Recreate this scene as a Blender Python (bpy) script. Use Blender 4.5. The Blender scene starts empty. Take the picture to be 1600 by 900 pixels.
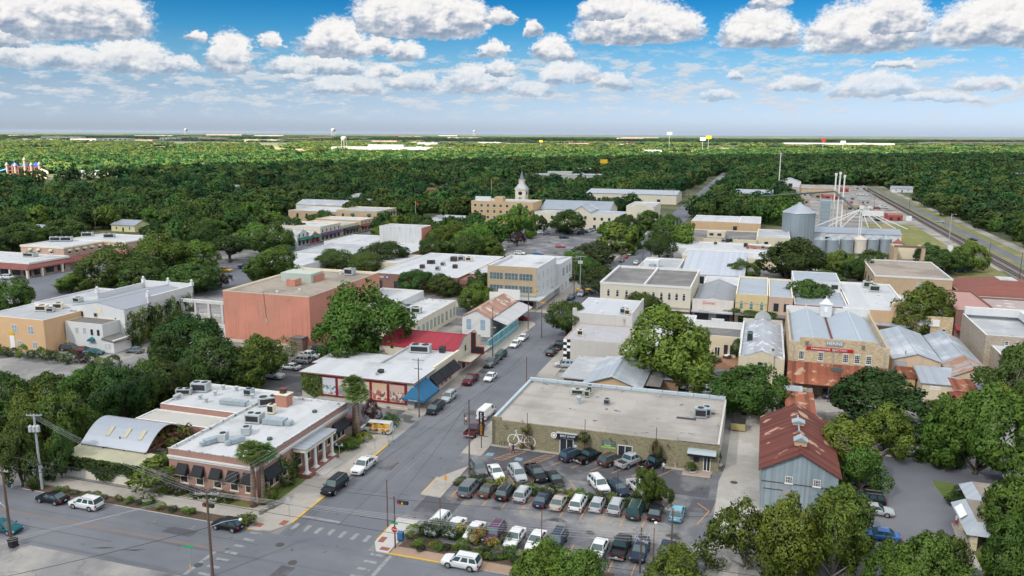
import bpy, bmesh, math, random
import numpy as np
from mathutils import Vector, Matrix
R = math.radians
SC = bpy.context.scene
COL = SC.collection
# camera
CAM_POS = (0.0,0.0,51.0)
HEAD = R(17.5); PITCH = math.atan(241/1244); ROLL = R(0.30)
cam_data = bpy.data.cameras.new('camera')
cam_data.sensor_width = 36.0; cam_data.lens = 36.0*1244/1600
cam_data.clip_start = 0.5; cam_data.clip_end = 120000
cam = bpy.data.objects.new('camera', cam_data); COL.objects.link(cam)
_fw = Vector((-math.sin(HEAD)*math.cos(PITCH), math.cos(HEAD)*math.cos(PITCH),-math.sin(PITCH)))
_rt = Vector((math.cos(HEAD), math.sin(HEAD),0)); _up = _rt.cross(_fw)
_r2 = _rt*math.cos(ROLL)+_up*math.sin(ROLL); _u2 = -_rt*math.sin(ROLL)+_up*math.cos(ROLL)
cam.matrix_world = Matrix(((_r2.x,_u2.x,-_fw.x,CAM_POS[0]),(_r2.y,_u2.y,-_fw.y,CAM_POS[1]),(_r2.z,_u2.z,-_fw.z,CAM_POS[2]),(0,0,0,1)))
SC.camera = cam
# exposure and sampling
SC.view_settings.view_transform = 'Standard'; SC.view_settings.look = 'None'
SC.view_settings.exposure = 1.72; SC.view_settings.gamma = 1.0
SC.render.engine = 'CYCLES'
cy = SC.cycles
cy.max_bounces = 6; cy.diffuse_bounces = 4; cy.glossy_bounces = 2; cy.transmission_bounces = 4
cy.transparent_max_bounces = 6; cy.volume_bounces = 0; cy.caustics_reflective = False; cy.caustics_refractive = False
cy.use_denoising = True; cy.sample_clamp_indirect = 6.0
# sun
SUN_AZ = R(208); SUN_EL = R(40)
SUN_DIR = Vector((math.sin(SUN_AZ)*math.cos(SUN_EL), math.cos(SUN_AZ)*math.cos(SUN_EL), math.sin(SUN_EL)))
sl = bpy.data.lights.new('sun', 'SUN'); sl.energy = 4.8; sl.angle = R(0.5); sl.color = (1.0,0.955,0.88)
sun = bpy.data.objects.new('sun', sl); COL.objects.link(sun)
sun.rotation_euler = (-SUN_DIR).to_track_quat('-Z', 'Y').to_euler()
# world: sky with cumulus
W = bpy.data.worlds.new('World'); SC.world = W; W.use_nodes = True
def build_world():
 nt = W.node_tree; N = nt.nodes; L = nt.links; N.clear()
 def math_(op, a, b=None, c=None, clamp=False):
  n = N.new('ShaderNodeMath'); n.operation = op; n.use_clamp = clamp
  for i, v in enumerate((a, b, c)):
   if v is None: continue
   if isinstance(v, (int, float)): n.inputs[i].default_value = v
   else: L.new(v, n.inputs[i])
  return n.outputs[0]
 def comb(x, y, z):
  n = N.new('ShaderNodeCombineXYZ')
  for i, v in enumerate((x, y, z)):
   if isinstance(v, (int, float)): n.inputs[i].default_value = v
   else: L.new(v, n.inputs[i])
  return n.outputs[0]
 def noise(vec, scale, detail, rough=.55):
  n = N.new('ShaderNodeTexNoise'); n.inputs['Scale'].default_value = scale; n.inputs['Detail'].default_value = detail
  n.inputs['Roughness'].default_value = rough; L.new(vec, n.inputs['Vector']); return n
 def mix(f, a, b):
  n = N.new('ShaderNodeMix'); n.data_type = 'RGBA'
  for i, v in ((0, f),(6, a),(7, b)):
   if isinstance(v, (int, float)): n.inputs[i].default_value = v
   elif isinstance(v, tuple): n.inputs[i].default_value = v
   else: L.new(v, n.inputs[i])
  return n.outputs[2]
 def smooth(v, a, b, lo=0., hi=1.):
  n = N.new('ShaderNodeMapRange'); n.interpolation_type = 'SMOOTHSTEP'
  L.new(v, n.inputs[0])
  for i, x in ((1, a),(2, b),(3, lo),(4, hi)): n.inputs[i].default_value = x
  return n.outputs[0]
 tc = N.new('ShaderNodeTexCoord')
 rot = N.new('ShaderNodeVectorRotate'); rot.rotation_type = 'Z_AXIS'; rot.inputs['Angle'].default_value = -HEAD
 L.new(tc.outputs['Generated'], rot.inputs['Vector'])
 sep = N.new('ShaderNodeSeparateXYZ'); L.new(rot.outputs[0], sep.inputs[0])
 u = math_('MULTIPLY', math_('ARCTAN2', sep.outputs[0], sep.outputs[1]),57.296)       # azimuth, degrees
 e = math_('MULTIPLY', math_('ARCSINE', sep.outputs[2]),57.296)                       # elevation, degrees
 sky = N.new('ShaderNodeTexSky'); sky.sky_type = 'NISHITA'; sky.sun_disc = False
 sky.sun_elevation = SUN_EL; sky.sun_rotation = SUN_AZ; sky.altitude = 200
 sky.air_density = 1.0; sky.dust_density = 0.6; sky.ozone_density = 4.0
 # deeper blue away from the horizon, as through a polarising filter
 tint = N.new('ShaderNodeValToRGB'); r = tint.color_ramp
 r.elements[0].position = 0.0; r.elements[0].color = (SKY0 + (1,)); r.elements[1].position = 1.0; r.elements[1].color = (1,1,1,1)
 for p, c in ((.033, SKY0),(.10, SKY1),(.167, SKY2),(.233, SKY2B),(.317, SKY3),(.55,(1., 1., 1.))):
  el = r.elements.new(p); el.color = c + (1,)
 L.new(math_('DIVIDE', e, 30.0, clamp=True), tint.inputs[0])
 mul = N.new('ShaderNodeMix'); mul.data_type = 'RGBA'; mul.blend_type = 'MULTIPLY'; mul.inputs[0].default_value = 1
 L.new(sky.outputs[0], mul.inputs[6]); L.new(tint.outputs[0], mul.inputs[7])
 # billowing coordinates
 uv = comb(u, math_('MULTIPLY', e, 1.35),0)
 n1 = noise(uv, .55,6, .6); n2 = noise(uv, 2.2,5, .62)
 def warp(src, k1, k2):
  s1 = N.new('ShaderNodeSeparateColor'); L.new(n1.outputs['Color'], s1.inputs[0])
  s2 = N.new('ShaderNodeSeparateColor'); L.new(n2.outputs['Color'], s2.inputs[0])
  return [math_('ADD', math_('MULTIPLY_ADD', s1.outputs[i], k1[i], -k1[i]*.5), math_('MULTIPLY_ADD', s2.outputs[i], k2[i], -k2[i]*.5)) for i in (0,1)]
 wu, we = warp(uv, (1.9, .95),(.75, .5))
 pu = math_('ADD', u, wu); pe = math_('ADD', e, we)
 D = None; T = None
 for (cx, cb, hw, ht) in CLOUDS:
  u0 = (cx-792)*.046; e0 = (209+(cx-800)*.005-cb)*.046; a = hw*.046*1.04; h = ht*.046*1.06
  dx = math_('MULTIPLY_ADD', pu, 1/a, -u0/a)
  dy = math_('MULTIPLY_ADD', pe, 1/h, -e0/h)
  dn = math_('MULTIPLY_ADD', pe, -6/h, 6*e0/h)       # flat base
  m = math_('MAXIMUM', dy, dn)
  d2 = math_('MULTIPLY_ADD', dx, dx, math_('MULTIPLY', m, m))
  val = math_('SUBTRACT', 1.0, d2)
  if D is None: D, T = val, dy
  else:
   g = math_('GREATER_THAN', val, D)
   T = math_('MULTIPLY_ADD', math_('SUBTRACT', dy, T), g, T)
   D = math_('MAXIMUM', D, val)
 er = N.new('ShaderNodeSeparateColor'); L.new(noise(uv, 4.2,4, .6).outputs['Color'], er.inputs[0])
 D = math_('ADD', D, math_('MULTIPLY_ADD', er.outputs[2], .62,-.31))
 cov = smooth(D, -.08, .44)
 # relief: billow noise compared with the same noise a step towards the light
 off = N.new('ShaderNodeVectorMath'); off.operation = 'ADD'; L.new(uv, off.inputs[0]); off.inputs[1].default_value = (-.10, .20,0)
 wv = N.new('ShaderNodeVectorMath'); wv.operation = 'ADD'; L.new(uv, wv.inputs[0])
 b1 = noise(uv, .85,6, .52); b2 = noise(off.outputs[0], .85,6, .52)
 rel = math_('SUBTRACT', b1.outputs[0], b2.outputs[0])
 tt = math_('ADD', T, math_('MULTIPLY_ADD', b1.outputs[0], 1.5,-.75))
 lit = math_('ADD', math_('MULTIPLY_ADD', rel, .9, .20), smooth(tt, -.12, .42,0, .74))
 lit = math_('ADD', lit, smooth(D, .10, .8, .12,-.04), clamp=True)
 ccol = N.new('ShaderNodeValToRGB'); r = ccol.color_ramp
 r.elements[0].position = .08; r.elements[0].color = CL0; r.elements[1].position = .98; r.elements[1].color = CL2
 m_ = r.elements.new(.55); m_.color = CL1
 L.new(lit, ccol.inputs[0])
 # small far clouds crowding towards the horizon
 fv = comb(math_('MULTIPLY', u, .75), math_('MULTIPLY', e, 2.3),3.7)
 f1 = noise(fv, .75,7, .62)
 band = math_('MULTIPLY', smooth(e, .4,2.2), smooth(e, 4.4,6.4,1,0))
 fc = math_('MULTIPLY', smooth(math_('ADD', f1.outputs[0], math_('MULTIPLY', band, .08)), .53, .69), band)
 fo = N.new('ShaderNodeVectorMath'); fo.operation = 'ADD'; L.new(fv, fo.inputs[0]); fo.inputs[1].default_value = (-.05, .3,0)
 f2 = noise(fo.outputs[0], .75,7, .62)
 flit = math_('MULTIPLY_ADD', math_('SUBTRACT', f1.outputs[0], f2.outputs[0]),2.2, .62, clamp=True)
 fcol = mix(flit, CLF0, CLF1)
 base = mix(math_('MULTIPLY', fc, .80), mul.outputs[2], fcol)
 # distance fades the low clouds into the horizon
 hz = smooth(e, .8,6.5, .38,1.0)
 out = mix(math_('MULTIPLY', cov, hz), base, ccol.outputs[0])
 # the cloud field goes on above the picture
 dv = N.new('ShaderNodeVectorMath'); dv.operation = 'SCALE'; L.new(rot.outputs[0], dv.inputs[0]); L.new(math_('DIVIDE', 1.0, math_('MAXIMUM', sep.outputs[2], .08)), dv.inputs['Scale'])
 oh = math_('MULTIPLY', smooth(noise(dv.outputs[0], 1.1,4).outputs[0], .40, .56), smooth(e, 11,16))
 out = mix(oh, out, CL1B)
 bg = N.new('ShaderNodeBackground'); L.new(out, bg.inputs[0]); bg.inputs[1].default_value = SKY_STRENGTH
 o = N.new('ShaderNodeOutputWorld'); L.new(bg.outputs[0], o.inputs[0])
SKY_STRENGTH = 0.05
SKY0 = (0.617,0.704,1.02); SKY1 = (0.528,0.589,0.757); SKY2 = (0.339,0.556,0.698); SKY2B = (0.123,0.455,0.641); SKY3 = (0.00917,0.298,0.522)
CL0 = (1.68,2.2,2.93,1); CL1 = (3.72,3.89,4.29,1); CL2 = (5.89,5.77,5.65,1); CL1B = (3.6,4.2,5.1,1)
CLF0 = (3.24,3.67,4.29,1); CLF1 = (4.66,4.84,5,1)
# centre x, base, half width, height of each cumulus as measured on the photograph's sky
CLOUDS = [(165,76,118,78),(70,96,75,52),(215,70,70,72),(100,118,110,30),(255,122,62,42),(165,120,80,26),(310,118,28,18),(380,116,34,54),(438,84,24,20),(338,80,14,14),
 (528,92,52,50),(590,88,28,22),(500,120,80,26),(630,96,30,24),(600,122,36,18),(648,60,104,70),(720,52,42,42),(772,46,24,22),(690,0,40,14),
 (760,92,24,22),(770,118,28,20),(640,140,44,24),(735,143,56,40),(820,150,40,22),(545,148,66,28),(470,130,26,14),(850,96,36,34),(878,130,52,32),(945,140,28,22),(822,62,18,18),
 (975,70,98,60),(935,40,48,40),(1035,66,40,36),(1150,80,62,52),(1165,30,34,28),(1290,90,90,62),(1320,70,60,50),(1460,90,104,62),(1590,72,48,46),(1575,122,62,36),(1500,25,120,34),(200,6,60,16),
 (1205,146,46,20),(1310,154,66,30),(1120,130,14,12),(1440,150,44,16),(1540,148,56,22),(1330,120,30,10),(1100,158,30,14),(1390,166,60,14)]
build_world()
# helpers
def link(o, parent=None):
 COL.objects.link(o)
 if parent is not None: o.parent = parent
 return o
def tag(o, label=None, cat=None, group=None, kind=None):
 if label: o['label'] = label
 if cat: o['category'] = cat
 if group: o['group'] = group
 if kind: o['kind'] = kind
 return o
def thing(name, label, cat, loc=(0,0,0), rz=0, group=None, kind=None):
 o = bpy.data.objects.new(name, None); o.empty_display_size = .2
 link(o); o.location = loc; o.rotation_euler = (0,0, rz)
 return tag(o, label, cat, group, kind)
def kids(o): return [c for c in o.children]
def dup(root, loc, rz=None, label=None, group=None, scale=None, mats=None, parent=None):
 """copy of a thing with copies of its parts and sub-parts; mats maps a part name to its paint"""
 r = root.copy(); link(r, parent)
 r.location = loc
 if rz is not None: r.rotation_euler = (0,0, rz)
 if scale is not None: r.scale = scale
 if label: r['label'] = label
 if group: r['group'] = group
 def rec(src, dst):
  st = src.name.split('.')[0]
  if mats and st in mats:
   for s in dst.material_slots[:1]:
    s.link = 'OBJECT'; s.material = mats[st]
  for ch in src.children:
   c = ch.copy(); link(c, dst); rec(ch, c)
 rec(root, r)
 return r
class MB:
 """collects faces for ONE mesh"""
 def __init__(s): s.v = []; s.f = []; s.m = []; s.mats = []
 def mi(s, mat):
  if mat not in s.mats: s.mats.append(mat)
  return s.mats.index(mat)
 def face(s, pts, mat):
  i = len(s.v); s.v += [tuple(p) for p in pts]; s.f.append(tuple(range(i, i+len(pts)))); s.m.append(s.mi(mat))
 def box(s, x0, y0, z0, x1, y1, z1, mat, top=None):
  s.prism([(x0, y0),(x1, y0),(x1, y1),(x0, y1)], z0, z1, mat, top)
 def prism(s, pts, z0, z1, mat, top=None):
  n = len(pts); i = len(s.v)
  s.v += [(p[0], p[1], z0) for p in pts]+[(p[0], p[1], z1) for p in pts]
  a = s.mi(mat); b = s.mi(top or mat)
  for k in range(n):
   j = (k+1) % n; s.f.append((i+k, i+j, i+n+j, i+n+k)); s.m.append(a)
  s.f.append(tuple(i+n+k for k in range(n))); s.m.append(b)
  s.f.append(tuple(i+n-1-k for k in range(n))); s.m.append(a)
 def hexa(s, p, mat):
  """eight corners: bottom ring 0-3 (counter-clockwise from above), top ring 4-7"""
  i = len(s.v); s.v += [tuple(q) for q in p]; a = s.mi(mat)
  for f in ((3,2,1,0),(4,5,6,7),(0,1,5,4),(1,2,6,5),(2,3,7,6),(3,0,4,7)):
   s.f.append(tuple(i+k for k in f)); s.m.append(a)
 def tube(s, p0, p1, r0, r1, n, mat, caps=True):
  s.path([p0, p1], [r0, r1], n, mat, caps)
 def path(s, pts, rad, n, mat, caps=True):
  a = s.mi(mat); i = len(s.v); P = [Vector(p) for p in pts]
  for k, p in enumerate(P):
   d = (P[min(k+1, len(P)-1)]-P[max(k-1,0)]).normalized()
   x = d.orthogonal().normalized() if abs(d.z) > .98 else Vector((0,0,1)).cross(d).normalized()
   y = d.cross(x)
   for q in range(n):
    t = 2*math.pi*q/n; s.v.append(tuple(p+(x*math.cos(t)+y*math.sin(t))*rad[k]))
  for k in range(len(P)-1):
   for q in range(n):
    w = (q+1) % n; b = i+k*n
    s.f.append((b+q, b+w, b+n+w, b+n+q)); s.m.append(a)
  if caps:
   s.f.append(tuple(i+n-1-q for q in range(n))); s.m.append(a)
   b = i+(len(P)-1)*n; s.f.append(tuple(b+q for q in range(n))); s.m.append(a)
 def lathe(s, prof, n, mat, c=(0,0)):
  a = s.mi(mat); i = len(s.v)
  for r, z in prof:
   for q in range(n):
    t = 2*math.pi*q/n; s.v.append((c[0]+r*math.cos(t), c[1]+r*math.sin(t), z))
  for k in range(len(prof)-1):
   for q in range(n):
    w = (q+1) % n; b = i+k*n
    s.f.append((b+q, b+w, b+n+w, b+n+q)); s.m.append(a)
  s.f.append(tuple(i+n-1-q for q in range(n))); s.m.append(a)
  b = i+(len(prof)-1)*n; s.f.append(tuple(b+q for q in range(n))); s.m.append(a)
 def mesh(s, name, smooth=False):
  me = bpy.data.meshes.new(name); me.from_pydata(s.v, [], s.f)
  for m in s.mats: me.materials.append(m)
  me.polygons.foreach_set('material_index', s.m)
  if smooth: me.polygons.foreach_set('use_smooth', [True]*len(s.f))
  me.update(); return me
 def build(s, name, parent=None, loc=(0,0,0), rz=0, smooth=False):
  o = bpy.data.objects.new(name, s.mesh(name, smooth)); link(o, parent); o.location = loc; o.rotation_euler = (0,0, rz)
  return o
def inst(name, me, parent=None, loc=(0,0,0), rz=0, scale=None):
 o = bpy.data.objects.new(name, me); link(o, parent); o.location = loc; o.rotation_euler = (0,0, rz)
 if scale: o.scale = scale
 return o
# materials
MATS = {}
def mat(name, col, rough=.8, var=None, metal=0., bump=0., stripes=None, col2=None, spots=None, spec=.3, brick=None, coat=0., streak=None, cracks=None):
 """procedural surface.  var=(scale, amount) mottles the colour, col2=(colour, scale, lo, hi) blends a second weathering colour,
 stripes=(axis, per metre, depth) gives seams or corrugation, brick=(w, h, mortar colour), streak=(amount) adds vertical run-off marks"""
 if name in MATS: return MATS[name]
 m = bpy.data.materials.new(name); m.use_nodes = True; MATS[name] = m
 nt = m.node_tree; N = nt.nodes; L = nt.links; b = N['Principled BSDF']
 b.inputs['Roughness'].default_value = rough; b.inputs['Metallic'].default_value = metal
 b.inputs['Specular IOR Level'].default_value = spec; b.inputs['Coat Weight'].default_value = coat
 b.inputs['Base Color'].default_value = tuple(col)+(1,)
 tc = N.new('ShaderNodeTexCoord'); ge = N.new('ShaderNodeNewGeometry'); pos = ge.outputs['Position']
 out = None
 def rgb(c):
  n = N.new('ShaderNodeRGB'); n.outputs[0].default_value = tuple(c)+(1,); return n.outputs[0]
 def noise(sc, det=4, vec=None, ro=.55):
  n = N.new('ShaderNodeTexNoise'); n.inputs['Scale'].default_value = sc; n.inputs['Detail'].default_value = det; n.inputs['Roughness'].default_value = ro
  L.new(vec or pos, n.inputs['Vector']); return n.outputs['Fac']
 def mixc(f, a, c, mode='MIX'):
  n = N.new('ShaderNodeMix'); n.data_type = 'RGBA'; n.blend_type = mode
  if isinstance(f, (int, float)): n.inputs[0].default_value = f
  else: L.new(f, n.inputs[0])
  L.new(a, n.inputs[6]); L.new(c, n.inputs[7]); return n.outputs[2]
 def rng(v, a, c, lo=0., hi=1.):
  n = N.new('ShaderNodeMapRange'); n.interpolation_type = 'SMOOTHSTEP'; L.new(v, n.inputs[0])
  for i, x in ((1, a),(2, c),(3, lo),(4, hi)): n.inputs[i].default_value = x
  return n.outputs[0]
 out = rgb(col)
 hgt = None
 if brick:
  cx = N.new('ShaderNodeSeparateXYZ'); L.new(pos, cx.inputs[0])
  ad = N.new('ShaderNodeMath'); ad.operation = 'ADD'; L.new(cx.outputs[0], ad.inputs[0]); L.new(cx.outputs[1], ad.inputs[1])
  cb = N.new('ShaderNodeCombineXYZ'); L.new(ad.outputs[0], cb.inputs[0]); L.new(cx.outputs[2], cb.inputs[1])
  bt = N.new('ShaderNodeTexBrick'); bt.inputs['Scale'].default_value = 1; bt.inputs['Brick Width'].default_value = brick[0]; bt.inputs['Row Height'].default_value = brick[1]
  bt.inputs['Mortar Size'].default_value = .012; bt.inputs['Bias'].default_value = -.2
  bt.inputs['Color1'].default_value = tuple(c*1.18 for c in col)+(1,); bt.inputs['Color2'].default_value = tuple(c*.74 for c in col)+(1,)
  bt.inputs['Mortar'].default_value = tuple(brick[2])+(1,)
  L.new(cb.outputs[0], bt.inputs['Vector']); out = bt.outputs['Color']
 if col2:
  c2, sc, lo, hi = col2
  out = mixc(rng(noise(sc, 6, None, .62), lo, hi), out, rgb(c2))
 if streak:
  mp = N.new('ShaderNodeMapping'); sa, sv = streak if isinstance(streak, tuple) else (streak, (2.2,2.2, .12)); mp.inputs['Scale'].default_value = sv; L.new(pos, mp.inputs[0])
  out = mixc(rng(noise(1.0,5, mp.outputs[0], .6), .50, .72,0, sa), out, rgb(tuple(c*.45 for c in col)))
 if stripes:
  ax, per, dep = stripes
  sp = N.new('ShaderNodeSeparateXYZ'); L.new(tc.outputs['Object'], sp.inputs[0])
  fr = N.new('ShaderNodeMath'); fr.operation = 'MULTIPLY'; fr.inputs[1].default_value = per; L.new(sp.outputs['XYZ'.index(ax)], fr.inputs[0])
  f2 = N.new('ShaderNodeMath'); f2.operation = 'FRACT'; L.new(fr.outputs[0], f2.inputs[0])
  pp = N.new('ShaderNodeMath'); pp.operation = 'PINGPONG'; pp.inputs[1].default_value = .5; L.new(f2.outputs[0], pp.inputs[0])
  hgt = rng(pp.outputs[0], .0, .16)
  # each sheet between two seams weathers a little differently
  fl = N.new('ShaderNodeMath'); fl.operation = 'FLOOR'; L.new(fr.outputs[0], fl.inputs[0])
  wn = N.new('ShaderNodeTexWhiteNoise'); wn.noise_dimensions = '1D'; L.new(fl.outputs[0], wn.inputs['W'])
  hv = N.new('ShaderNodeHueSaturation'); L.new(out, hv.inputs['Color']); L.new(rng(wn.outputs['Value'], 0,1,1-dep, 1+dep), hv.inputs['Value']); out = hv.outputs[0]
 if spots:
  c3, sc, lo, hi = spots
  out = mixc(rng(noise(sc, 3, None, .5), lo, hi), out, rgb(c3))
 if cracks:
  wp = N.new('ShaderNodeTexNoise'); wp.inputs['Scale'].default_value = .35; wp.inputs['Detail'].default_value = 4; L.new(pos, wp.inputs['Vector'])
  wa = N.new('ShaderNodeVectorMath'); L.new(pos, wa.inputs[0]); wb2 = N.new('ShaderNodeVectorMath'); wb2.operation = 'SCALE'; wb2.inputs['Scale'].default_value = 7; L.new(wp.outputs['Color'], wb2.inputs[0]); L.new(wb2.outputs[0], wa.inputs[1])
  vo = N.new('ShaderNodeTexVoronoi'); vo.feature = 'DISTANCE_TO_EDGE'; vo.inputs['Scale'].default_value = cracks; L.new(wa.outputs[0], vo.inputs['Vector'])
  out = mixc(rng(vo.outputs['Distance'], .004, .018, .3,0), out, rgb(tuple(c*.35 for c in col)))
 if var:
  n1 = noise(var[0], 5); n2 = noise(var[0]*.13,3)
  hv = N.new('ShaderNodeHueSaturation'); L.new(out, hv.inputs['Color'])
  a = N.new('ShaderNodeMath'); a.operation = 'MULTIPLY_ADD'; L.new(n1, a.inputs[0]); a.inputs[1].default_value = var[1]*2; 
  a2 = N.new('ShaderNodeMath'); a2.operation = 'MULTIPLY_ADD'; L.new(n2, a2.inputs[0]); a2.inputs[1].default_value = var[1]*1.6; a2.inputs[2].default_value = 1-var[1]*1.8
  L.new(a2.outputs[0], a.inputs[2]); L.new(a.outputs[0], hv.inputs['Value']); out = hv.outputs[0]
 L.new(out, b.inputs['Base Color'])
 if bump:
  bm = N.new('ShaderNodeBump'); bm.inputs['Strength'].default_value = min(1, bump*6); bm.inputs['Distance'].default_value = bump
  L.new(hgt if hgt is not None else noise(6,3), bm.inputs['Height']); L.new(bm.outputs[0], b.inputs['Normal'])
 return m
def leafmat(name, dark, light, hue=.03, ns=.55):
 """foliage: every tree has its own tint, every clump its own shade of green"""
 m = bpy.data.materials.new(name); m.use_nodes = True; MATS[name] = m
 nt = m.node_tree; N = nt.nodes; L = nt.links; b = N['Principled BSDF']; o = N['Material Output']
 oi = N.new('ShaderNodeObjectInfo'); tc = N.new('ShaderNodeTexCoord'); ge = N.new('ShaderNodeNewGeometry')
 n = N.new('ShaderNodeTexNoise'); n.inputs['Scale'].default_value = ns; n.inputs['Detail'].default_value = 5; n.inputs['Roughness'].default_value = .7; L.new(ge.outputs['Position'], n.inputs['Vector'])
 r = N.new('ShaderNodeValToRGB'); r.color_ramp.elements[0].position = .3; r.color_ramp.elements[1].position = .72
 r.color_ramp.elements[0].color = tuple(dark)+(1,); r.color_ramp.elements[1].color = tuple(light)+(1,); L.new(n.outputs['Fac'], r.inputs[0])
 hs = N.new('ShaderNodeHueSaturation'); L.new(r.outputs[0], hs.inputs['Color'])
 def lin(src, k, c):
  q = N.new('ShaderNodeMath'); q.operation = 'MULTIPLY_ADD'; L.new(src, q.inputs[0]); q.inputs[1].default_value = k; q.inputs[2].default_value = c; return q.outputs[0]
 L.new(lin(oi.outputs['Random'], hue*2, .5-hue), hs.inputs['Hue'])
 sn = N.new('ShaderNodeMath'); sn.operation = 'FRACT'; L.new(lin(oi.outputs['Random'], 17.31,0), sn.inputs[0])
 L.new(lin(sn.outputs[0], .7, .68), hs.inputs['Value'])
 L.new(hs.outputs[0], b.inputs['Base Color']); b.inputs['Roughness'].default_value = .55; b.inputs['Specular IOR Level'].default_value = .25
 tr = N.new('ShaderNodeBsdfTranslucent'); L.new(hs.outputs[0], tr.inputs['Color'])
 mx = N.new('ShaderNodeMixShader'); mx.inputs[0].default_value = .28; L.new(b.outputs[0], mx.inputs[1]); L.new(tr.outputs[0], mx.inputs[2]); L.new(mx.outputs[0], o.inputs[0])
 return m

# palette
asphalt = mat('asphalt', (.118,.125,.148), .85, var=(.35,.12), col2=((.148,.154,.175), .05, .42, .62), spots=((.075,.078,.092), .3, .66, .73))
street_asphalt = mat('street_asphalt', (.122,.130,.153), .85, var=(.35,.10), col2=((.150,.157,.178), .05, .42, .62), streak=(.42,(.75,.018,1)), spots=((.07,.073,.085), .5, .68, .73))
street_asphalt_across = mat('street_asphalt_across', (.122,.130,.153), .85, var=(.35,.10), col2=((.150,.157,.178), .05, .42, .62), streak=(.42,(.018,.75,1)), spots=((.07,.073,.085), .5, .68, .73))
asphalt_dark = mat('asphalt_dark', (.075,.076,.088), .85, var=(.5,.25), col2=((.14,.14,.15), .16, .48, .62), spots=((.045,.045,.052), .6, .66, .7))
lot_asphalt = mat('lot_asphalt', (.125,.13,.148), .88, var=(.6,.24), col2=((.235,.23,.23), .10, .44, .60), spots=((.05,.05,.058), .22, .58, .66), cracks=.2)
lot_grey = mat('lot_grey', (.19,.188,.19), .9, var=(.4,.2), col2=((.29,.28,.265), .07, .45, .60), spots=((.10,.10,.105), .13, .58, .64), cracks=.1)
gravel = mat('gravel', (.33,.315,.295), .95, var=(.9,.16), col2=((.40,.385,.365), .12, .45, .6), spots=((.25,.23,.20), .22, .64, .7))
concrete = mat('concrete', (.33,.31,.285), .9, var=(.8,.14), col2=((.29,.265,.24), .25, .52, .68))
concrete_new = mat('concrete_new', (.43,.42,.41), .9, var=(.8,.08))
paver_red = mat('paver_red', (.24,.09,.075), .9, var=(4,.15))
kerb_mat = mat('kerb', (.45,.42,.37), .9, var=(.7,.15))
yellow_kerb = mat('yellow_kerb', (.55,.36,.07), .8, var=(1.5,.2))
paint_white = mat('road_paint_white', (.235,.24,.25), .85, var=(1.2,.3), spots=((.15,.15,.16),1.1, .52, .62))
paint_orange = mat('road_paint_orange', (.46,.24,.085), .8, var=(1.2,.3))
paint_orange_worn = mat('road_paint_orange_worn', (.19,.148,.125), .85, var=(.9,.2))
paint_blue = mat('road_paint_blue', (.16,.27,.35), .8, var=(3,.3))
tar = mat('tar', (.05,.05,.055), .7, var=(2,.2))
dirt = mat('dirt', (.21,.165,.125), .95, var=(.6,.25), col2=((.12,.095,.07), .4, .5, .64))
mulch = mat('mulch', (.085,.06,.045), .95, var=(1.5,.3))
grass = mat('grass', (.085,.12,.03), .95, var=(.5,.3), col2=((.19,.17,.07), .12, .50, .68))
dry_grass = mat('dry_grass', (.16,.17,.055), .95, var=(.25,.25), col2=((.27,.22,.11), .07, .50, .64))
iron = mat('cast_iron', (.07,.065,.06), .7)
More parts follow.
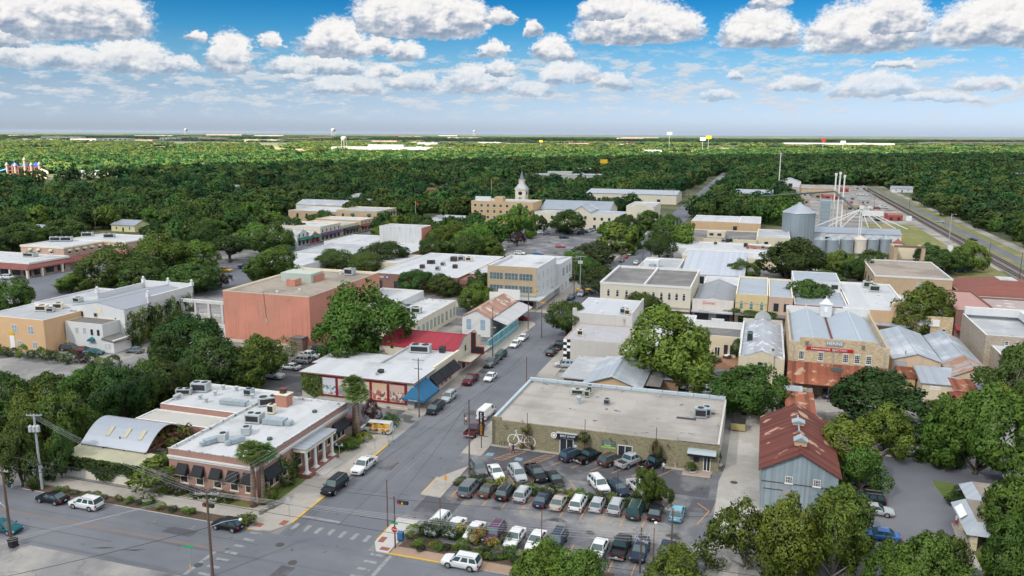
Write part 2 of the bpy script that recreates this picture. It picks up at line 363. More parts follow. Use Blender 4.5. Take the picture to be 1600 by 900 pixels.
# the ground out to the horizon
def ground_material():
 m = bpy.data.materials.new('ground'); m.use_nodes = True; nt = m.node_tree; N = nt.nodes; L = nt.links; b = N['Principled BSDF']; b.inputs['Roughness'].default_value = 1
 ge = N.new('ShaderNodeNewGeometry'); pos = ge.outputs['Position']
 def ramp(v, *st):
  r = N.new('ShaderNodeValToRGB'); L.new(v, r.inputs[0]); e = r.color_ramp.elements
  e[0].position, e[0].color = st[0][0], st[0][1]+(1,); e[1].position, e[1].color = st[-1][0], st[-1][1]+(1,)
  for p, c in st[1:-1]:
   q = e.new(p); q.color = c+(1,)
  return r.outputs[0]
 def noise(s, d=4):
  n = N.new('ShaderNodeTexNoise'); n.inputs['Scale'].default_value = s; n.inputs['Detail'].default_value = d; L.new(pos, n.inputs['Vector']); return n.outputs['Fac']
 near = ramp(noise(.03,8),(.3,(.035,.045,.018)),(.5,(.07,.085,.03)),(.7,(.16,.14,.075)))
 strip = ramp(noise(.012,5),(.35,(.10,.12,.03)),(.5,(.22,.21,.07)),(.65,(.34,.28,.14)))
 v = N.new('ShaderNodeTexVoronoi'); v.inputs['Scale'].default_value = .0016
 mp = N.new('ShaderNodeMapping'); mp.inputs['Scale'].default_value = (.55,1.0,1); mp.inputs['Rotation'].default_value = (0,0, .5); L.new(pos, mp.inputs[0]); L.new(mp.outputs[0], v.inputs['Vector'])
 sp = N.new('ShaderNodeSeparateColor'); L.new(v.outputs['Color'], sp.inputs[0])
 far = ramp(sp.outputs[0], (0,(.04,.055,.025)),(.35,(.065,.08,.03)),(.55,(.17,.165,.07)),(.75,(.09,.11,.04)),(1,(.30,.25,.15)))
 wood = ramp(noise(.0018,7),(.46,(0,0,0)),(.54,(1,1,1)))
 mx = N.new('ShaderNodeMix'); mx.data_type = 'RGBA'; L.new(wood, mx.inputs[0]); L.new(far, mx.inputs[6]); mx.inputs[7].default_value = (.035,.05,.024,1)
 ln = N.new('ShaderNodeVectorMath'); ln.operation = 'LENGTH'; L.new(pos, ln.inputs[0])
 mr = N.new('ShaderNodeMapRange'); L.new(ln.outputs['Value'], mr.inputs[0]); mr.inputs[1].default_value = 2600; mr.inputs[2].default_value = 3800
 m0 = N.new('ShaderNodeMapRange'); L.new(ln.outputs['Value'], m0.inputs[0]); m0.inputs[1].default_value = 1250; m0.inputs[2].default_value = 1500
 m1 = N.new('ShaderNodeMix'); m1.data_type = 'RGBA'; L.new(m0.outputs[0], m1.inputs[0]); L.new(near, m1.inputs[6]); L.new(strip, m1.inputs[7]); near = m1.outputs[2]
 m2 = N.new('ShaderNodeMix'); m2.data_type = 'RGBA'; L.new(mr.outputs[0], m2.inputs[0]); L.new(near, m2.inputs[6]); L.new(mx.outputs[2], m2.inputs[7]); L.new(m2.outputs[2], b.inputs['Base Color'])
 return m
def sheet(name, polys, m, z, kind='structure', label=None):
 mb = MB()
 for p in polys: mb.face([(x, y, z) for x, y in p], m)
 return tag(mb.build(name), label, None, None, kind)
def stripe(a, b, w):
 a = Vector(a); b = Vector(b); d = (b-a).normalized(); n = Vector((-d.y, d.x))*w/2
 return [tuple(a-n), tuple(b-n), tuple(b+n), tuple(a+n)]
def rc(x0, y0, x1, y1): return [(x0, y0),(x1, y0),(x1, y1),(x0, y1)]
def disc(cx, cy, r, n=40): return [(cx+r*math.cos(2*math.pi*k/n), cy+r*math.sin(2*math.pi*k/n)) for k in range(n)]
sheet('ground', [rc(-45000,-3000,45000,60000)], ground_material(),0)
sheet('town_pavement', [rc(-300,40,62,330)], lot_grey, .004)
sheet('north_lot', [rc(-128,331,12,432)], lot_asphalt, .004)
sheet('gravel_yard', [rc(18,345,116,900)], mat('yard_gravel', (.24,.225,.21), .95, var=(.25,.2), col2=((.33,.31,.285), .05, .42, .6), spots=((.13,.12,.115), .08, .56, .62)), .004)
sheet('grass_verge', [rc(56,392,84,512), rc(70,300,88,391)], dry_grass, .008)
sheet('cross_street', [rc(-420,69.5,240,81.5)], street_asphalt_across, .008)
sheet('side_lot', [rc(-320,40,-66,69.5)], lot_grey, .006)
sheet('main_street', [rc(-57.2,81.5,-44.4,900)], street_asphalt, .008)
sheet('second_street', [rc(-300,206,-57.2,217.5), rc(-44.4,206,110,217.5)], asphalt, .008)
sheet('plaza_ring', [disc(-205,224,41)], asphalt, .012)
sheet('plaza_street', [rc(-199,255,-183,520)], asphalt, .008)
sheet('far_street', [rc(-57.2,900,-44.4,1150)], lot_grey, .008)
sheet('track_road', [rc(101,230,106,900)], asphalt, .012); sheet('track_verge', [rc(98.5,230,101,900), rc(106,230,111,900)], dry_grass, .014)
sheet('alley', [[(-3.9,60),(-0.2,60),(-0.2,92),(2.0,108),(1.9,131),(6,150),(24,158),(24,163),(-3,158),(-3.2,122),(-3.9,116)]], gravel, .012)
sheet('yard_lot', [rc(12.0,80,60,134)], asphalt, .008)
sheet('restaurant_lot', [rc(-100,118,-84.8,170), rc(-84.8,114.3,-61.5,130)], asphalt_dark, .008)
sheet('west_lot', [rc(-175,118,-128,134)], lot_grey, .008)
sheet('white_building_lot', [rc(-160,134.5,-128,150)], lot_grey, .012)
# parking lot in front of the olive shop
sheet('parking_lot', [[(-44.4,90.3),(-41.5,84),(-4,84),(-3.6,118.8),(-44.4,118.8)]], lot_asphalt, .010)
sheet('parking_lot_dark', [[(-40.8,109.5),(-5,109.5),(-5,118.2),(-40.8,118.2)], [(-43.5,91),(-38,91),(-38,99),(-43.5,98)]], asphalt_dark, .014)
sheet('asphalt_patch', [[(-7.6,104.4),(-4.3,105),(-3.9,109.2),(-7.0,108.8)], [(-13.5,104.5),(-10.3,105),(-9.9,110.5),(-13.2,110)]], asphalt_dark, .018)
sheet('street_patch', [rc(-54.5,104,-52.2,108.5), rc(-50.5,131,-47,133.5), rc(-56.4,150,-54.6,158), rc(-72,77.4,-67.5,79.0), rc(-98,71.2,-92,73.0), rc(-52.5,72.2,-50.6,75.2), rc(-48,176,-46,186)], asphalt_dark, .0205)
sheet('street_seal', [stripe((-51.1,86),(-51.0,118),.09), stripe((-51.0,120),(-51.4,170),.09), stripe((-110,73.1),(-76,73.3),.09), stripe((-74,78.6),(-58,78.4),.08), stripe((-56,96.5),(-46,97.1),.08), stripe((-57,122.2),(-45,122.9),.08), stripe((-38,93.2),(-8,94.1),.08)], tar, .0215)
# raised pavements with kerbs
def pavement(name, polys, m=concrete, h=.13, kerb=True):
 mb = MB()
 for p in polys: mb.prism(p, 0.0, h, kerb_mat, m)
 return tag(mb.build(name), None, None, None, 'structure')
pavement('sidewalk', [rc(-100,83.6,-65.5,86.2), [(-65.5,83.6),(-65.5,86.2),(-62.5,90),(-62.5,117.2),(-59.4,117.2),(-57.2,113.4),(-57.2,84.3),(-58.6,81.8),(-60.3,81.5),(-61.8,81.5),(-62.6,83.6)],
 [(-61.5,129.3),(-57.2,127.8),(-57.2,203),(-59,205.9),(-61.5,205.9)], [(-61.5,217.6),(-57.2,217.6),(-57.2,420),(-61.5,420)]])
pavement('corner_pavement', [[(-44.4,83.5),(-43.2,81.5),(-41.6,81.5),(-41.4,90.4),(-44.4,90.4)]], concrete_new)
pavement('shop_sidewalk', [[(-44.4,97.8),(-41.3,97.8),(-41.3,109.4),(-44.4,103.5)], rc(-44.4,113.8,-40.9,146), rc(-44.4,160,-40.5,205.9), rc(-44.4,217.6,-41.5,420)])
pavement('shop_walk', [[(-40.8,118.2),(-5.0,118.2),(-5.0,118.78),(-40.8,118.78)]])
pavement('entry_walk', [rc(-9.4,116.6,-5.2,118.15)], mat('pink_concrete', (.36,.27,.23), .9, var=(1,.12)))
pavement('verge_kerb', [rc(-41.4,81.5,-14,83.3)], mat('dirt_walk', (.30,.21,.155), .95, var=(1.2,.15)), .1)
pavement('planting_bed', [rc(-100,81.6,-63,83.5)], mulch, .1)
pavement('shrub_bed', [[(-41.2,83.4),(-14,83.4),(-14,85.6),(-36,86.0),(-40,88.2)]], mulch, .1)
pavement('median_bed', [[(-40.4,101.9),(-38,101.3),(-11.8,103.0),(-11.4,105.6),(-16,105.2),(-37.5,104.8),(-39.9,106.3)]], mulch, .15)
pavement('garden_bed', [[(-65.4,86.5),(-62.7,90.2),(-62.7,97.2),(-64.9,97.2),(-64.9,88.2),(-67,88.2),(-80,88.2),(-80,86.5)], rc(-64.9,106.4,-62.7,117.0), rc(-66,114.4,-62.8,118.4)], grass, .1)
pavement('second_street_pavement', [rc(-41,203.5,24,205.9), rc(26,203.5,100,205.9), rc(-41.4,217.6,100,221), rc(-150,203.5,-62,205.9), rc(-150,217.6,-62,222)])
pavement('plaza_island', [disc(-205,224,24)], grass, .12)
pavement('plaza_path', [disc(-205,224,25.5)], mat('plaza_pavers', (.30,.22,.18), .9, var=(1,.15)), .10)
pavement('motel_walk', [[(26.0,100),(27.6,100),(27.6,112),(26.6,112)]], concrete, .12)
pavement('motel_verge', [[(27.6,96),(30,96),(30,112),(27.6,112)], [(27.2,119.5),(29.6,119.5),(29.6,126),(26.6,126)]], grass, .10)
pavement('lot_kerb', [rc(15,134.2,24.5,134.7)], kerb_mat, .14)
# road markings
def marks(name, polys, m, z=.022): return sheet(name, polys, m, z)
marks('centre_line', [rc(-130,75.55,-61.5,75.75), rc(-130,75.9,-61.5,76.1), rc(-40,75.55,40,75.75)], paint_orange_worn)
marks('stop_line', [rc(-62.4,69.8,-61.9,75.4), rc(-41.3,76.0,-40.8,81.2), [(-57.0,86.6),(-51.2,86.6),(-51.2,87.1),(-57.0,87.1)]], paint_white)
marks('zebra_crossing', [rc(-56.6+1.75*k,83.2,-56.0+1.75*k,84.9) for k in range(7)]+[rc(-60.9,80.6-1.7*k,-59.2,81.1-1.7*k) for k in range(7)]+[rc(-43.6,80.6-1.7*k,-41.9,81.1-1.7*k) for k in range(7)], paint_white)
marks('parking_tick', [[(x,79.3),(x+.1,79.3),(x+.1,80.2),(x,80.2)] for x in (-93,-87,-81,-75,-69,-33,-27)]+[[(x-.5,79.2),(x+.6,79.2),(x+.6,79.3),(x-.5,79.3)] for x in (-93,-87,-81,-75,-69,-33,-27)]+[rc(-49.9,104+1.1*k,-49.78,104.6+1.1*k) for k in range(7)], paint_white)
marks('stall_line', [stripe((-37.6+2.76*k,97.3),(-37.4+2.76*k,102.0),.12) for k in range(0,10)]+[stripe((-34.2+2.75*k,85.9),(-34.0+2.75*k,90.8),.12) for k in range(0,10)]
 +[stripe((-29.2+3.15*k,113.6),(-26.6+3.15*k,118.1),.12) for k in range(0,6)]+[stripe((-38.5+3.3*k,109.2),(-35.9+3.3*k,105.2),.12) for k in range(1,9)], paint_orange)
hat = []
for (x, y) in ((-40.2,98.6),):
 hat += [stripe((x,y),(x+2.7,y),.12), stripe((x+2.7,y),(x+2.9,y+3.2),.12), stripe((x,y),(x+.2,y+2.9),.12)]+[stripe((x+.2+.7*k,y+.05),(x-.1+.45*k+.4,y+2.9),.1) for k in range(4)]
for (x, y) in ((-38.6,113.2),(-33.6,113.2)):
 hat += [stripe((x,y),(x+2.5,y+4.4),.12), stripe((x+1.5,y),(x+4.0,y+4.4),.12), stripe((x,y),(x+1.5,y),.1)]+[stripe((x+.45*k,y+.8*k),(x+1.5+.5*k-.0,y+.88*k),.1) for k in range(1,6)]
hat += [stripe((-5.9,101),(-4.6,105.5),.12), stripe((-4.6,105.5),(-6.3,107.5),.12)]
marks('hatched_bay', hat, paint_orange)
marks('disabled_bay', [rc(-35.4,113.8,-34.2,115.0), rc(-40.4,114.2,-39.2,115.4)], paint_blue)
marks('tar_streak', [[(-77.5,71.2),(-76.2,71.9),(-74.6,72.4),(-75.6,71.7)], [(-73.9,72.0),(-72.4,72.5),(-70.6,73.2),(-71.6,72.4)]], tar)
marks('pavement_ramp', [rc(-61.6,82.2,-60.4,83.2), rc(-58.6,83.6,-57.7,84.9), rc(-44.1,83.6,-43.3,85.0), rc(-43.0,81.9,-41.8,82.7)], paver_red, .136)
sk = MB()
for p in (rc(-57.35,84.6,-57.05,99), rc(-57.35,104,-57.05,113), rc(-62.0,81.42,-61.2,81.58), rc(-41.6,81.42,-31,81.6), rc(-44.5,84,-44.34,90), rc(-44.5,98,-44.34,104), rc(-94.5,81.42,-91.5,81.6)): sk.prism(p, 0, .142, yellow_kerb)
tag(sk.build('kerb_paint'), kind='structure')
def manhole(x, y, r=.5, z=.026):
 mb = MB(); mb.lathe([(r, z-.02),(r, z),(r*.9, z+.008),(r*.8, z+.004)], 18, iron)
 return tag(mb.build('manhole_cover', None, (x, y, 0)), 'round dark iron manhole cover set in the street asphalt', 'manhole cover', 'manhole covers in the streets')
for p in ((-51.6,76.1),(-62.0,72.1),(-55.5,79.3),(-1.7,116.2),(1.9,164.1)): manhole(p[0], p[1], .55)

# building materials
white_roof = mat('white_roof', (.45,.465,.49), .75, stripes=('X',.37,.05), var=(.5,.08), col2=((.32,.33,.35), .13, .52, .72), spots=((.16,.16,.17), .5, .69, .75))
grey_roof = mat('grey_roof', (.33,.345,.37), .85, var=(.4,.10), col2=((.44,.45,.47), .12, .45, .65), spots=((.18,.18,.19), .45, .68, .74))
dark_roof = mat('dark_roof', (.145,.14,.14), .9, var=(.3,.2), col2=((.20,.195,.19), .1, .45, .6))
tan_roof = mat('tan_roof', (.34,.32,.30), .92, stripes=('X',.33,.035), streak=(.35,(.03,.35,1)), var=(.35,.12), col2=((.27,.25,.235), .08, .46, .62), spots=((.09,.08,.072), .55, .66, .72))
gravel_roof = mat('gravel_roof', (.30,.26,.22), .95, var=(.5,.14), col2=((.22,.19,.165), .1, .45, .62))
brick_red = mat('brick_red', (.30,.135,.10), .9, brick=(.21,.075,(.36,.28,.24)), var=(.6,.12))
brick_salmon = mat('brick_salmon', (.50,.195,.135), .9, brick=(.21,.075,(.46,.27,.20)), streak=.3, var=(.25,.16), col2=((.56,.235,.17), .12, .45, .62))
brick_tan = mat('brick_tan', (.42,.30,.18), .9, brick=(.21,.075,(.42,.35,.26)), var=(.5,.12))
stone_tan = mat('stone_tan', (.50,.39,.25), .92, brick=(.45,.2,(.42,.35,.26)), var=(.4,.14), col2=((.30,.24,.17), .35, .58, .72))
stone_grey = mat('stone_grey', (.34,.28,.22), .92, brick=(.4,.2,(.40,.36,.31)), var=(.5,.18))
brick_dark = mat('brick_dark', (.19,.085,.065), .9, brick=(.21,.075,(.24,.17,.14)), var=(.6,.12))
olive_wall = mat('olive_wall', (.225,.20,.125), .9, var=(1.2,.06), brick=(.4,.2,(.20,.18,.112)), streak=.12)
white_wall = mat('white_wall', (.60,.605,.605), .85, var=(.4,.06), streak=.12)
stained_white = mat('stained_white', (.55,.55,.55), .85, var=(.3,.07), streak=.75)
cream_wall = mat('cream_wall', (.58,.51,.38), .88, var=(.4,.06), streak=.22)
pale_cream = mat('pale_cream', (.60,.55,.45), .88, var=(.4,.06), streak=.2)
peach_wall = mat('peach_wall', (.62,.40,.23), .88, var=(.3,.06), streak=.10)
tan_wall = mat('tan_wall', (.52,.36,.22), .88, var=(.4,.08), streak=.15)
grey_wall = mat('grey_wall', (.50,.48,.45), .9, var=(.4,.06), streak=.18)
pink_brick = mat('pink_brick', (.46,.29,.22), .9, brick=(.3,.1,(.45,.36,.30)), var=(.4,.08))
sage_wall = mat('sage_wall', (.36,.40,.34), .88, var=(.5,.07), streak=.2)
blue_siding = mat('blue_siding', (.31,.375,.415), .55, stripes=('X',3.2,.12), var=(.35,.14), col2=((.22,.31,.37), .18, .48, .62), bump=.02, metal=.25, streak=.3)
turquoise = mat('turquoise', (.09,.31,.37), .6, stripes=('Y',.45,.08), var=(.5,.08))
trim_white = mat('trim_white', (.66,.655,.64), .7, var=(1.5,.05))
trim_cream = mat('trim_cream', (.68,.60,.46), .75, var=(1.5,.06))
coping = mat('coping', (.55,.55,.56), .75, var=(1.1,.35), spots=((.16,.15,.15),1.6, .56, .62))
trim_dark = mat('trim_dark', (.05,.05,.055), .6)
trim_maroon = mat('trim_maroon', (.20,.018,.022), .6, var=(1.2,.1))
wood_dark = mat('wood_dark', (.09,.065,.05), .85, var=(2,.2))
metal_grey = mat('metal_grey', (.34,.38,.43), .5, stripes=('X',1.7,.07), var=(.3,.10), metal=.3, bump=.02, col2=((.52,.55,.60), .12, .5, .68))
metal_greyY = mat('metal_grey_seam', (.34,.38,.43), .5, stripes=('Y',1.7,.07), var=(.3,.10), metal=.3, bump=.02, col2=((.30,.33,.37), .15, .52, .68))
metal_white = mat('metal_white', (.43,.46,.52), .5, stripes=('X',1.0,.06), var=(.25,.07), metal=.2, bump=.03)
metal_silver = mat('metal_silver', (.36,.39,.44), .4, stripes=('Y',1.0,.04), var=(.2,.05), metal=.4, bump=.01)
metal_blotch = mat('metal_blotched', (.36,.38,.43), .5, stripes=('X',1.4,.1), var=(.5,.16), metal=.3, bump=.02, spots=((.66,.66,.67), .55, .56, .66))
rust_roof = mat('rust_roof', (.12,.036,.028), .85, stripes=('Y',1.25,.22), bump=.02, var=(.4,.15), spots=((.40,.26,.18), .3, .60, .66))
rust_roof_x = mat('rust_roof_tin', (.22,.075,.045), .85, stripes=('X',1.3,.3), bump=.02, var=(.9,.22), spots=((.40,.28,.20), .55, .56, .66))
rust_pale = mat('rust_pale', (.33,.195,.145), .85, stripes=('Y',1.4,.16), bump=.02, var=(.5,.15), spots=((.52,.47,.43), .3, .54, .64))
red_metal = mat('red_metal', (.27,.028,.042), .5, stripes=('X',1.2,.06), bump=.01, var=(.3,.08))
red_tile = mat('red_tile', (.20,.075,.06), .9, stripes=('Y',3,.1), var=(.5,.14))
shingle = mat('shingle', (.24,.205,.175), .95, var=(1.2,.14))
glass = mat('glass', (.025,.032,.04), .12, spec=.6, var=(.9,.4))
glass_pale = mat('glass_pale', (.30,.34,.36), .3, spec=.5, var=(1.3,.2))
glass_teal = mat('glass_teal', (.12,.22,.23), .25, spec=.5, var=(1.3,.2))
black_canvas = mat('black_canvas', (.018,.02,.024), .75, var=(1,.15))
blue_canvas = mat('blue_canvas', (.02,.115,.23), .75, var=(.8,.12))
green_canvas = mat('green_canvas', (.02,.10,.07), .75)
cream_canvas = mat('cream_canvas', (.50,.44,.32), .8)
ac_metal = mat('ac_metal', (.42,.46,.47), .55, var=(1.2,.10), metal=.2)
ac_green = mat('ac_sage', (.40,.45,.40), .6, var=(1.2,.08))
galv = mat('galvanised', (.36,.42,.45), .4, var=(.9,.12), metal=.45)
fan_dark = mat('fan_dark', (.03,.03,.033), .7)
steel_dark = mat('steel_dark', (.06,.055,.055), .6)
rust_pipe = mat('rust_pipe', (.13,.045,.035), .8)
wood_pole = mat('wood_pole', (.12,.085,.065), .9, var=(2,.2))
sign_white = mat('sign_white', (.78,.78,.77), .6)
sign_black = mat('sign_black', (.015,.015,.018), .5)
sign_red = mat('sign_red', (.42,.02,.025), .55)
sign_green = mat('sign_green', (.015,.30,.13), .5)
sign_yellow = mat('sign_yellow', (.70,.42,.02), .5)
sign_orange = mat('sign_orange', (.75,.30,.02), .5)
lime = mat('lime_paint', (.30,.52,.05), .6)
# parts of buildings
ROT = {'S': 0, 'E': math.pi/2, 'N': math.pi, 'W': -math.pi/2}
WIN = {}
def window_meshes(w, h, style):
 k = (round(w, 2), round(h, 2), style)
 if k in WIN: return WIN[k]
 frm = {'white': trim_white, 'multi': trim_white, 'cream': trim_cream, 'dark': trim_dark, 'teal': glass_teal, 'plain': trim_white, 'blue': mat('shutter_blue', (.20,.30,.40), .7), 'arch': trim_white, 'archteal': trim_cream, 'door': trim_white, 'bank': sage_wall}[style]
 gl = {'white': glass, 'multi': glass, 'cream': glass, 'dark': glass, 'teal': glass_pale, 'plain': glass_pale, 'blue': mat('shutter_slat', (.26,.37,.47), .7, stripes=('Z',6,.12)), 'arch': glass, 'archteal': glass_teal, 'door': glass, 'bank': mat('glass_grey', (.11,.14,.16), .2, spec=.5, var=(.8,.4))}[style]
 f = MB(); t = .09 if style != 'door' else .11; d = .07
 f.box(-w/2,-d, 0,-w/2+t, .0, h, frm); f.box(w/2-t, -d, 0, w/2, .0, h, frm); f.box(-w/2+t, -d, h-t, w/2-t, 0, h, frm); f.box(-w/2+t, -d, 0, w/2-t, 0, t, frm)
 if style in ('multi', 'white', 'cream', 'plain', 'arch', 'archteal'): f.box(-w/2+t, -d+.01, h*.5-.03, w/2-t, -.03, h*.5+.03, frm)
 if style == 'multi':
  for q in (-w/6, w/6): f.box(q-.025,-d+.015, t, q+.025,-.035, h-t, frm)
  for q in (.27, .75): f.box(-w/2+t, -d+.02, h*q-.02, w/2-t, -.034, h*q+.02, frm)
 if style in ('door', 'plain'): f.box(-.05,-d+.01, t, .05,-.03, h-t, frm)
 if style == 'bank':
  for q in (-.5,0, .5): f.box(q*w/2-.06,-d+.01, t, q*w/2+.06,-.03, h-t, frm)
  f.box(-w/2+t, -d+.015, h*.45, w/2-t, -.035, h*.45+.06, frm)
 if style in ('arch', 'archteal'):
  pts = [(w/2*math.cos(a), h+w/2*math.sin(a)) for a in [math.pi*k/10 for k in range(11)]]
  for a, b in zip(pts, pts[1:]): f.hexa([(a[0]*.8,-d,h+(a[1]-h)*.8),(a[0],-d,a[1]),(a[0],0,a[1]),(a[0]*.8,0,h+(a[1]-h)*.8),(b[0]*.8,-d,h+(b[1]-h)*.8),(b[0],-d,b[1]),(b[0],0,b[1]),(b[0]*.8,0,h+(b[1]-h)*.8)], frm)
 if style in ('cream', 'white', 'multi'): f.box(-w/2-.1,-.14,-.12, w/2+.1,0,0, frm)
 p = MB(); p.face([(-w/2+t, -.028, t),(w/2-t, -.028, t),(w/2-t, -.028, h-t),(-w/2+t, -.028, h-t)], gl)
 if style in ('arch', 'archteal'): p.face([(-w/2*.82,-.027, h-t)]+[(w/2*.82,-.027, h-t)]+[(w/2*.82*math.cos(a),-.027, h+w/2*.82*math.sin(a)) for a in [math.pi*k/10 for k in range(0,11)]], gl)
 WIN[k] = (f.mesh('window'), p.mesh('pane')); return WIN[k]
AWN = {}
def awning_mesh(w, h, d, m, trim=None):
 k = (w, h, d, m.name)
 if k not in AWN:
  b = MB(); b.hexa([(-w/2,-d,-h),(w/2,-d,-h),(w/2,0,-h),(-w/2,0,-h),(-w/2,-d*.98,-h+.3),(w/2,-d*.98,-h+.3),(w/2,-.12,0),(-w/2,-.12,0)], m)
  if trim: b.box(-w/2,-d-.012,-h-.01,w/2,-d-.002,-h+.10,trim)
  AWN[k] = b.mesh('awning')
 return AWN[k]
FOOT = []
class Bd:
 def __init__(s, name, label, cat, x0, y0, x1, y1, group=None):
  s.x0, s.y0, s.x1, s.y1 = x0, y0, x1, y1; s.w = x1-x0; s.d = y1-y0
  s.root = thing(name, label, cat, (x0, y0,0),0, group); FOOT.append((x0, y0, x1, y1))
 def loc(s, p): return (p[0]-s.x0, p[1]-s.y0, p[2])
 def flat(s, h, wall, roof, par=.45, th=.3, cop=None, rect=None, z0=0., names=('wall', 'roof'), front=None):
  """flat roof behind a parapet; front = other material for the wall facing south"""
  x0, y0, x1, y1 = rect or (s.x0, s.y0, s.x1, s.y1); x0 -= s.x0; x1 -= s.x0; y0 -= s.y0; y1 -= s.y0
  b = MB(); o = [(x0,y0),(x1,y0),(x1,y1),(x0,y1)]; i = [(x0+th,y0+th),(x1-th,y0+th),(x1-th,y1-th),(x0+th,y1-th)]; zr = h-par
  for k in range(4):
   j = (k+1) % 4
   b.face([o[k]+(z0,), o[j]+(z0,), o[j]+(h,), o[k]+(h,)], front if (front and k == 0) else wall)
   b.face([o[k]+(h,), o[j]+(h,), i[j]+(h,), i[k]+(h,)], cop or wall)
   b.face([i[j]+(zr,), i[k]+(zr,), i[k]+(h,), i[j]+(h,)], cop or wall)
  wl = b.build(names[0], s.root)
  r = MB(); r.prism(i, zr-.25, zr, roof); r.build(names[1], s.root)
  return wl
 def gable(s, he, hr, axis, wall, roof, over=.4, rect=None, th=.12, ridge=None, gwall=None, names=('wall', 'roof'), z0=0):
  x0, y0, x1, y1 = rect or (s.x0, s.y0, s.x1, s.y1); x0 -= s.x0; x1 -= s.x0; y0 -= s.y0; y1 -= s.y0
  b = MB(); r = MB(); g = gwall or wall
  if axis == 'Y':
   m = ridge-s.x0 if ridge is not None else (x0+x1)/2
   for y, rev in ((y0,0),(y1,1)):
    p = [(x0,y,z0),(x1,y,z0),(x1,y,he),(m,y,hr),(x0,y,he)]; b.face(p[::-1] if rev else p, g)
   b.face([(x0,y1,z0),(x0,y0,z0),(x0,y0,he),(x0,y1,he)], wall); b.face([(x1,y0,z0),(x1,y1,z0),(x1,y1,he),(x1,y0,he)], wall)
   k1 = (hr-he)/(m-x0); k2 = (hr-he)/(x1-m)
   for (xa, za, xb, zb) in ((x0-over, he-over*k1, m, hr),(m, hr, x1+over, he-over*k2)):
    r.hexa([(xa,y0-over,za+.02),(xb,y0-over,zb+.02),(xb,y1+over,zb+.02),(xa,y1+over,za+.02),(xa,y0-over,za+th),(xb,y0-over,zb+th),(xb,y1+over,zb+th),(xa,y1+over,za+th)], roof)
   r.box(m-.15,y0-over,hr+th*.8,m+.15,y1+over,hr+th+.05,roof)
  else:
   m = ridge-s.y0 if ridge is not None else (y0+y1)/2
   for x, rev in ((x1,0),(x0,1)):
    p = [(x,y0,z0),(x,y1,z0),(x,y1,he),(x,m,hr),(x,y0,he)]; b.face(p[::-1] if rev else p, g)
   b.face([(x0,y0,z0),(x1,y0,z0),(x1,y0,he),(x0,y0,he)], wall); b.face([(x1,y1,z0),(x0,y1,z0),(x0,y1,he),(x1,y1,he)], wall)
   k1 = (hr-he)/(m-y0); k2 = (hr-he)/(y1-m)
   for (ya, za, yb, zb) in ((y0-over, he-over*k1, m, hr),(m, hr, y1+over, he-over*k2)):
    r.hexa([(x0-over,ya,za+.02),(x1+over,ya,za+.02),(x1+over,yb,zb+.02),(x0-over,yb,zb+.02),(x0-over,ya,za+th),(x1+over,ya,za+th),(x1+over,yb,zb+th),(x0-over,yb,zb+th)], roof)
   r.box(x0-over,m-.15,hr+th*.8,x1+over,m+.15,hr+th+.05,roof)
  b.build(names[0], s.root); return r.build(names[1], s.root)
 def hip(s, he, hr, wall, roof, over=.5, rect=None, inset=None, th=.12):
  x0, y0, x1, y1 = rect or (s.x0, s.y0, s.x1, s.y1); x0 -= s.x0; x1 -= s.x0; y0 -= s.y0; y1 -= s.y0
  b = MB(); b.box(x0,y0,0,x1,y1,he,wall); b.build('wall', s.root)
  o = over; i = inset if inset is not None else min(x1-x0, y1-y0)/2-.1; r = MB()
  r.hexa([(x0-o,y0-o,he+.01),(x1+o,y0-o,he+.01),(x1+o,y1+o,he+.01),(x0-o,y1+o,he+.01),(x0+i,y0+i,hr),(x1-i,y0+i,hr),(x1-i,y1-i,hr),(x0+i,y1-i,hr)], roof)
  r.box(x0-o-.04,y0-o-.04,he-.14,x1+o+.04,y1+o+.04,he+.005,trim_white); return r.build('roof', s.root)
 def face_pos(s, face, u, z, off=0., line=None):
  """world coordinate u along the face; line = another wall plane than the main one"""
  if face == 'S': return (u-s.x0,(line if line is not None else s.y0)-s.y0-off, z)
  if face == 'N': return (u-s.x0,(line if line is not None else s.y1)-s.y0+off, z)
  if face == 'E': return ((line if line is not None else s.x1)-s.x0+off, u-s.y0, z)
  return ((line if line is not None else s.x0)-s.x0-off, u-s.y0, z)
 def win(s, face, us, z, w, h, style='white', line=None, name='window'):
  f, p = window_meshes(w, h, style)
  for u in (us if isinstance(us, (list, tuple)) else [us]):
   o = inst(name, f, s.root, s.face_pos(face, u, z, .004, line), ROT[face]); inst('pane', p, o)
 def awning(s, face, us, z, w, h, d, m, line=None, trim=None):
  a = awning_mesh(w, h, d, m, trim)
  for u in (us if isinstance(us, (list, tuple)) else [us]): inst('awning', a, s.root, s.face_pos(face, u, z, .01, line), ROT[face])
 def band(s, z0, z1, m, pr=.12, rect=None, name='cornice', sides='SENW'):
  x0, y0, x1, y1 = rect or (s.x0, s.y0, s.x1, s.y1); x0 -= s.x0; x1 -= s.x0; y0 -= s.y0; y1 -= s.y0; b = MB()
  if 'S' in sides: b.box(x0-pr,y0-pr,z0,x1+pr,y0-.002,z1,m)
  if 'N' in sides: b.box(x0-pr,y1+.002,z0,x1+pr,y1+pr,z1,m)
  if 'E' in sides: b.box(x1+.002,y0-.001,z0,x1+pr,y1+.001,z1,m)
  if 'W' in sides: b.box(x0-pr,y0-.001,z0,x0-.002,y1+.001,z1,m)
  b.build(name, s.root)
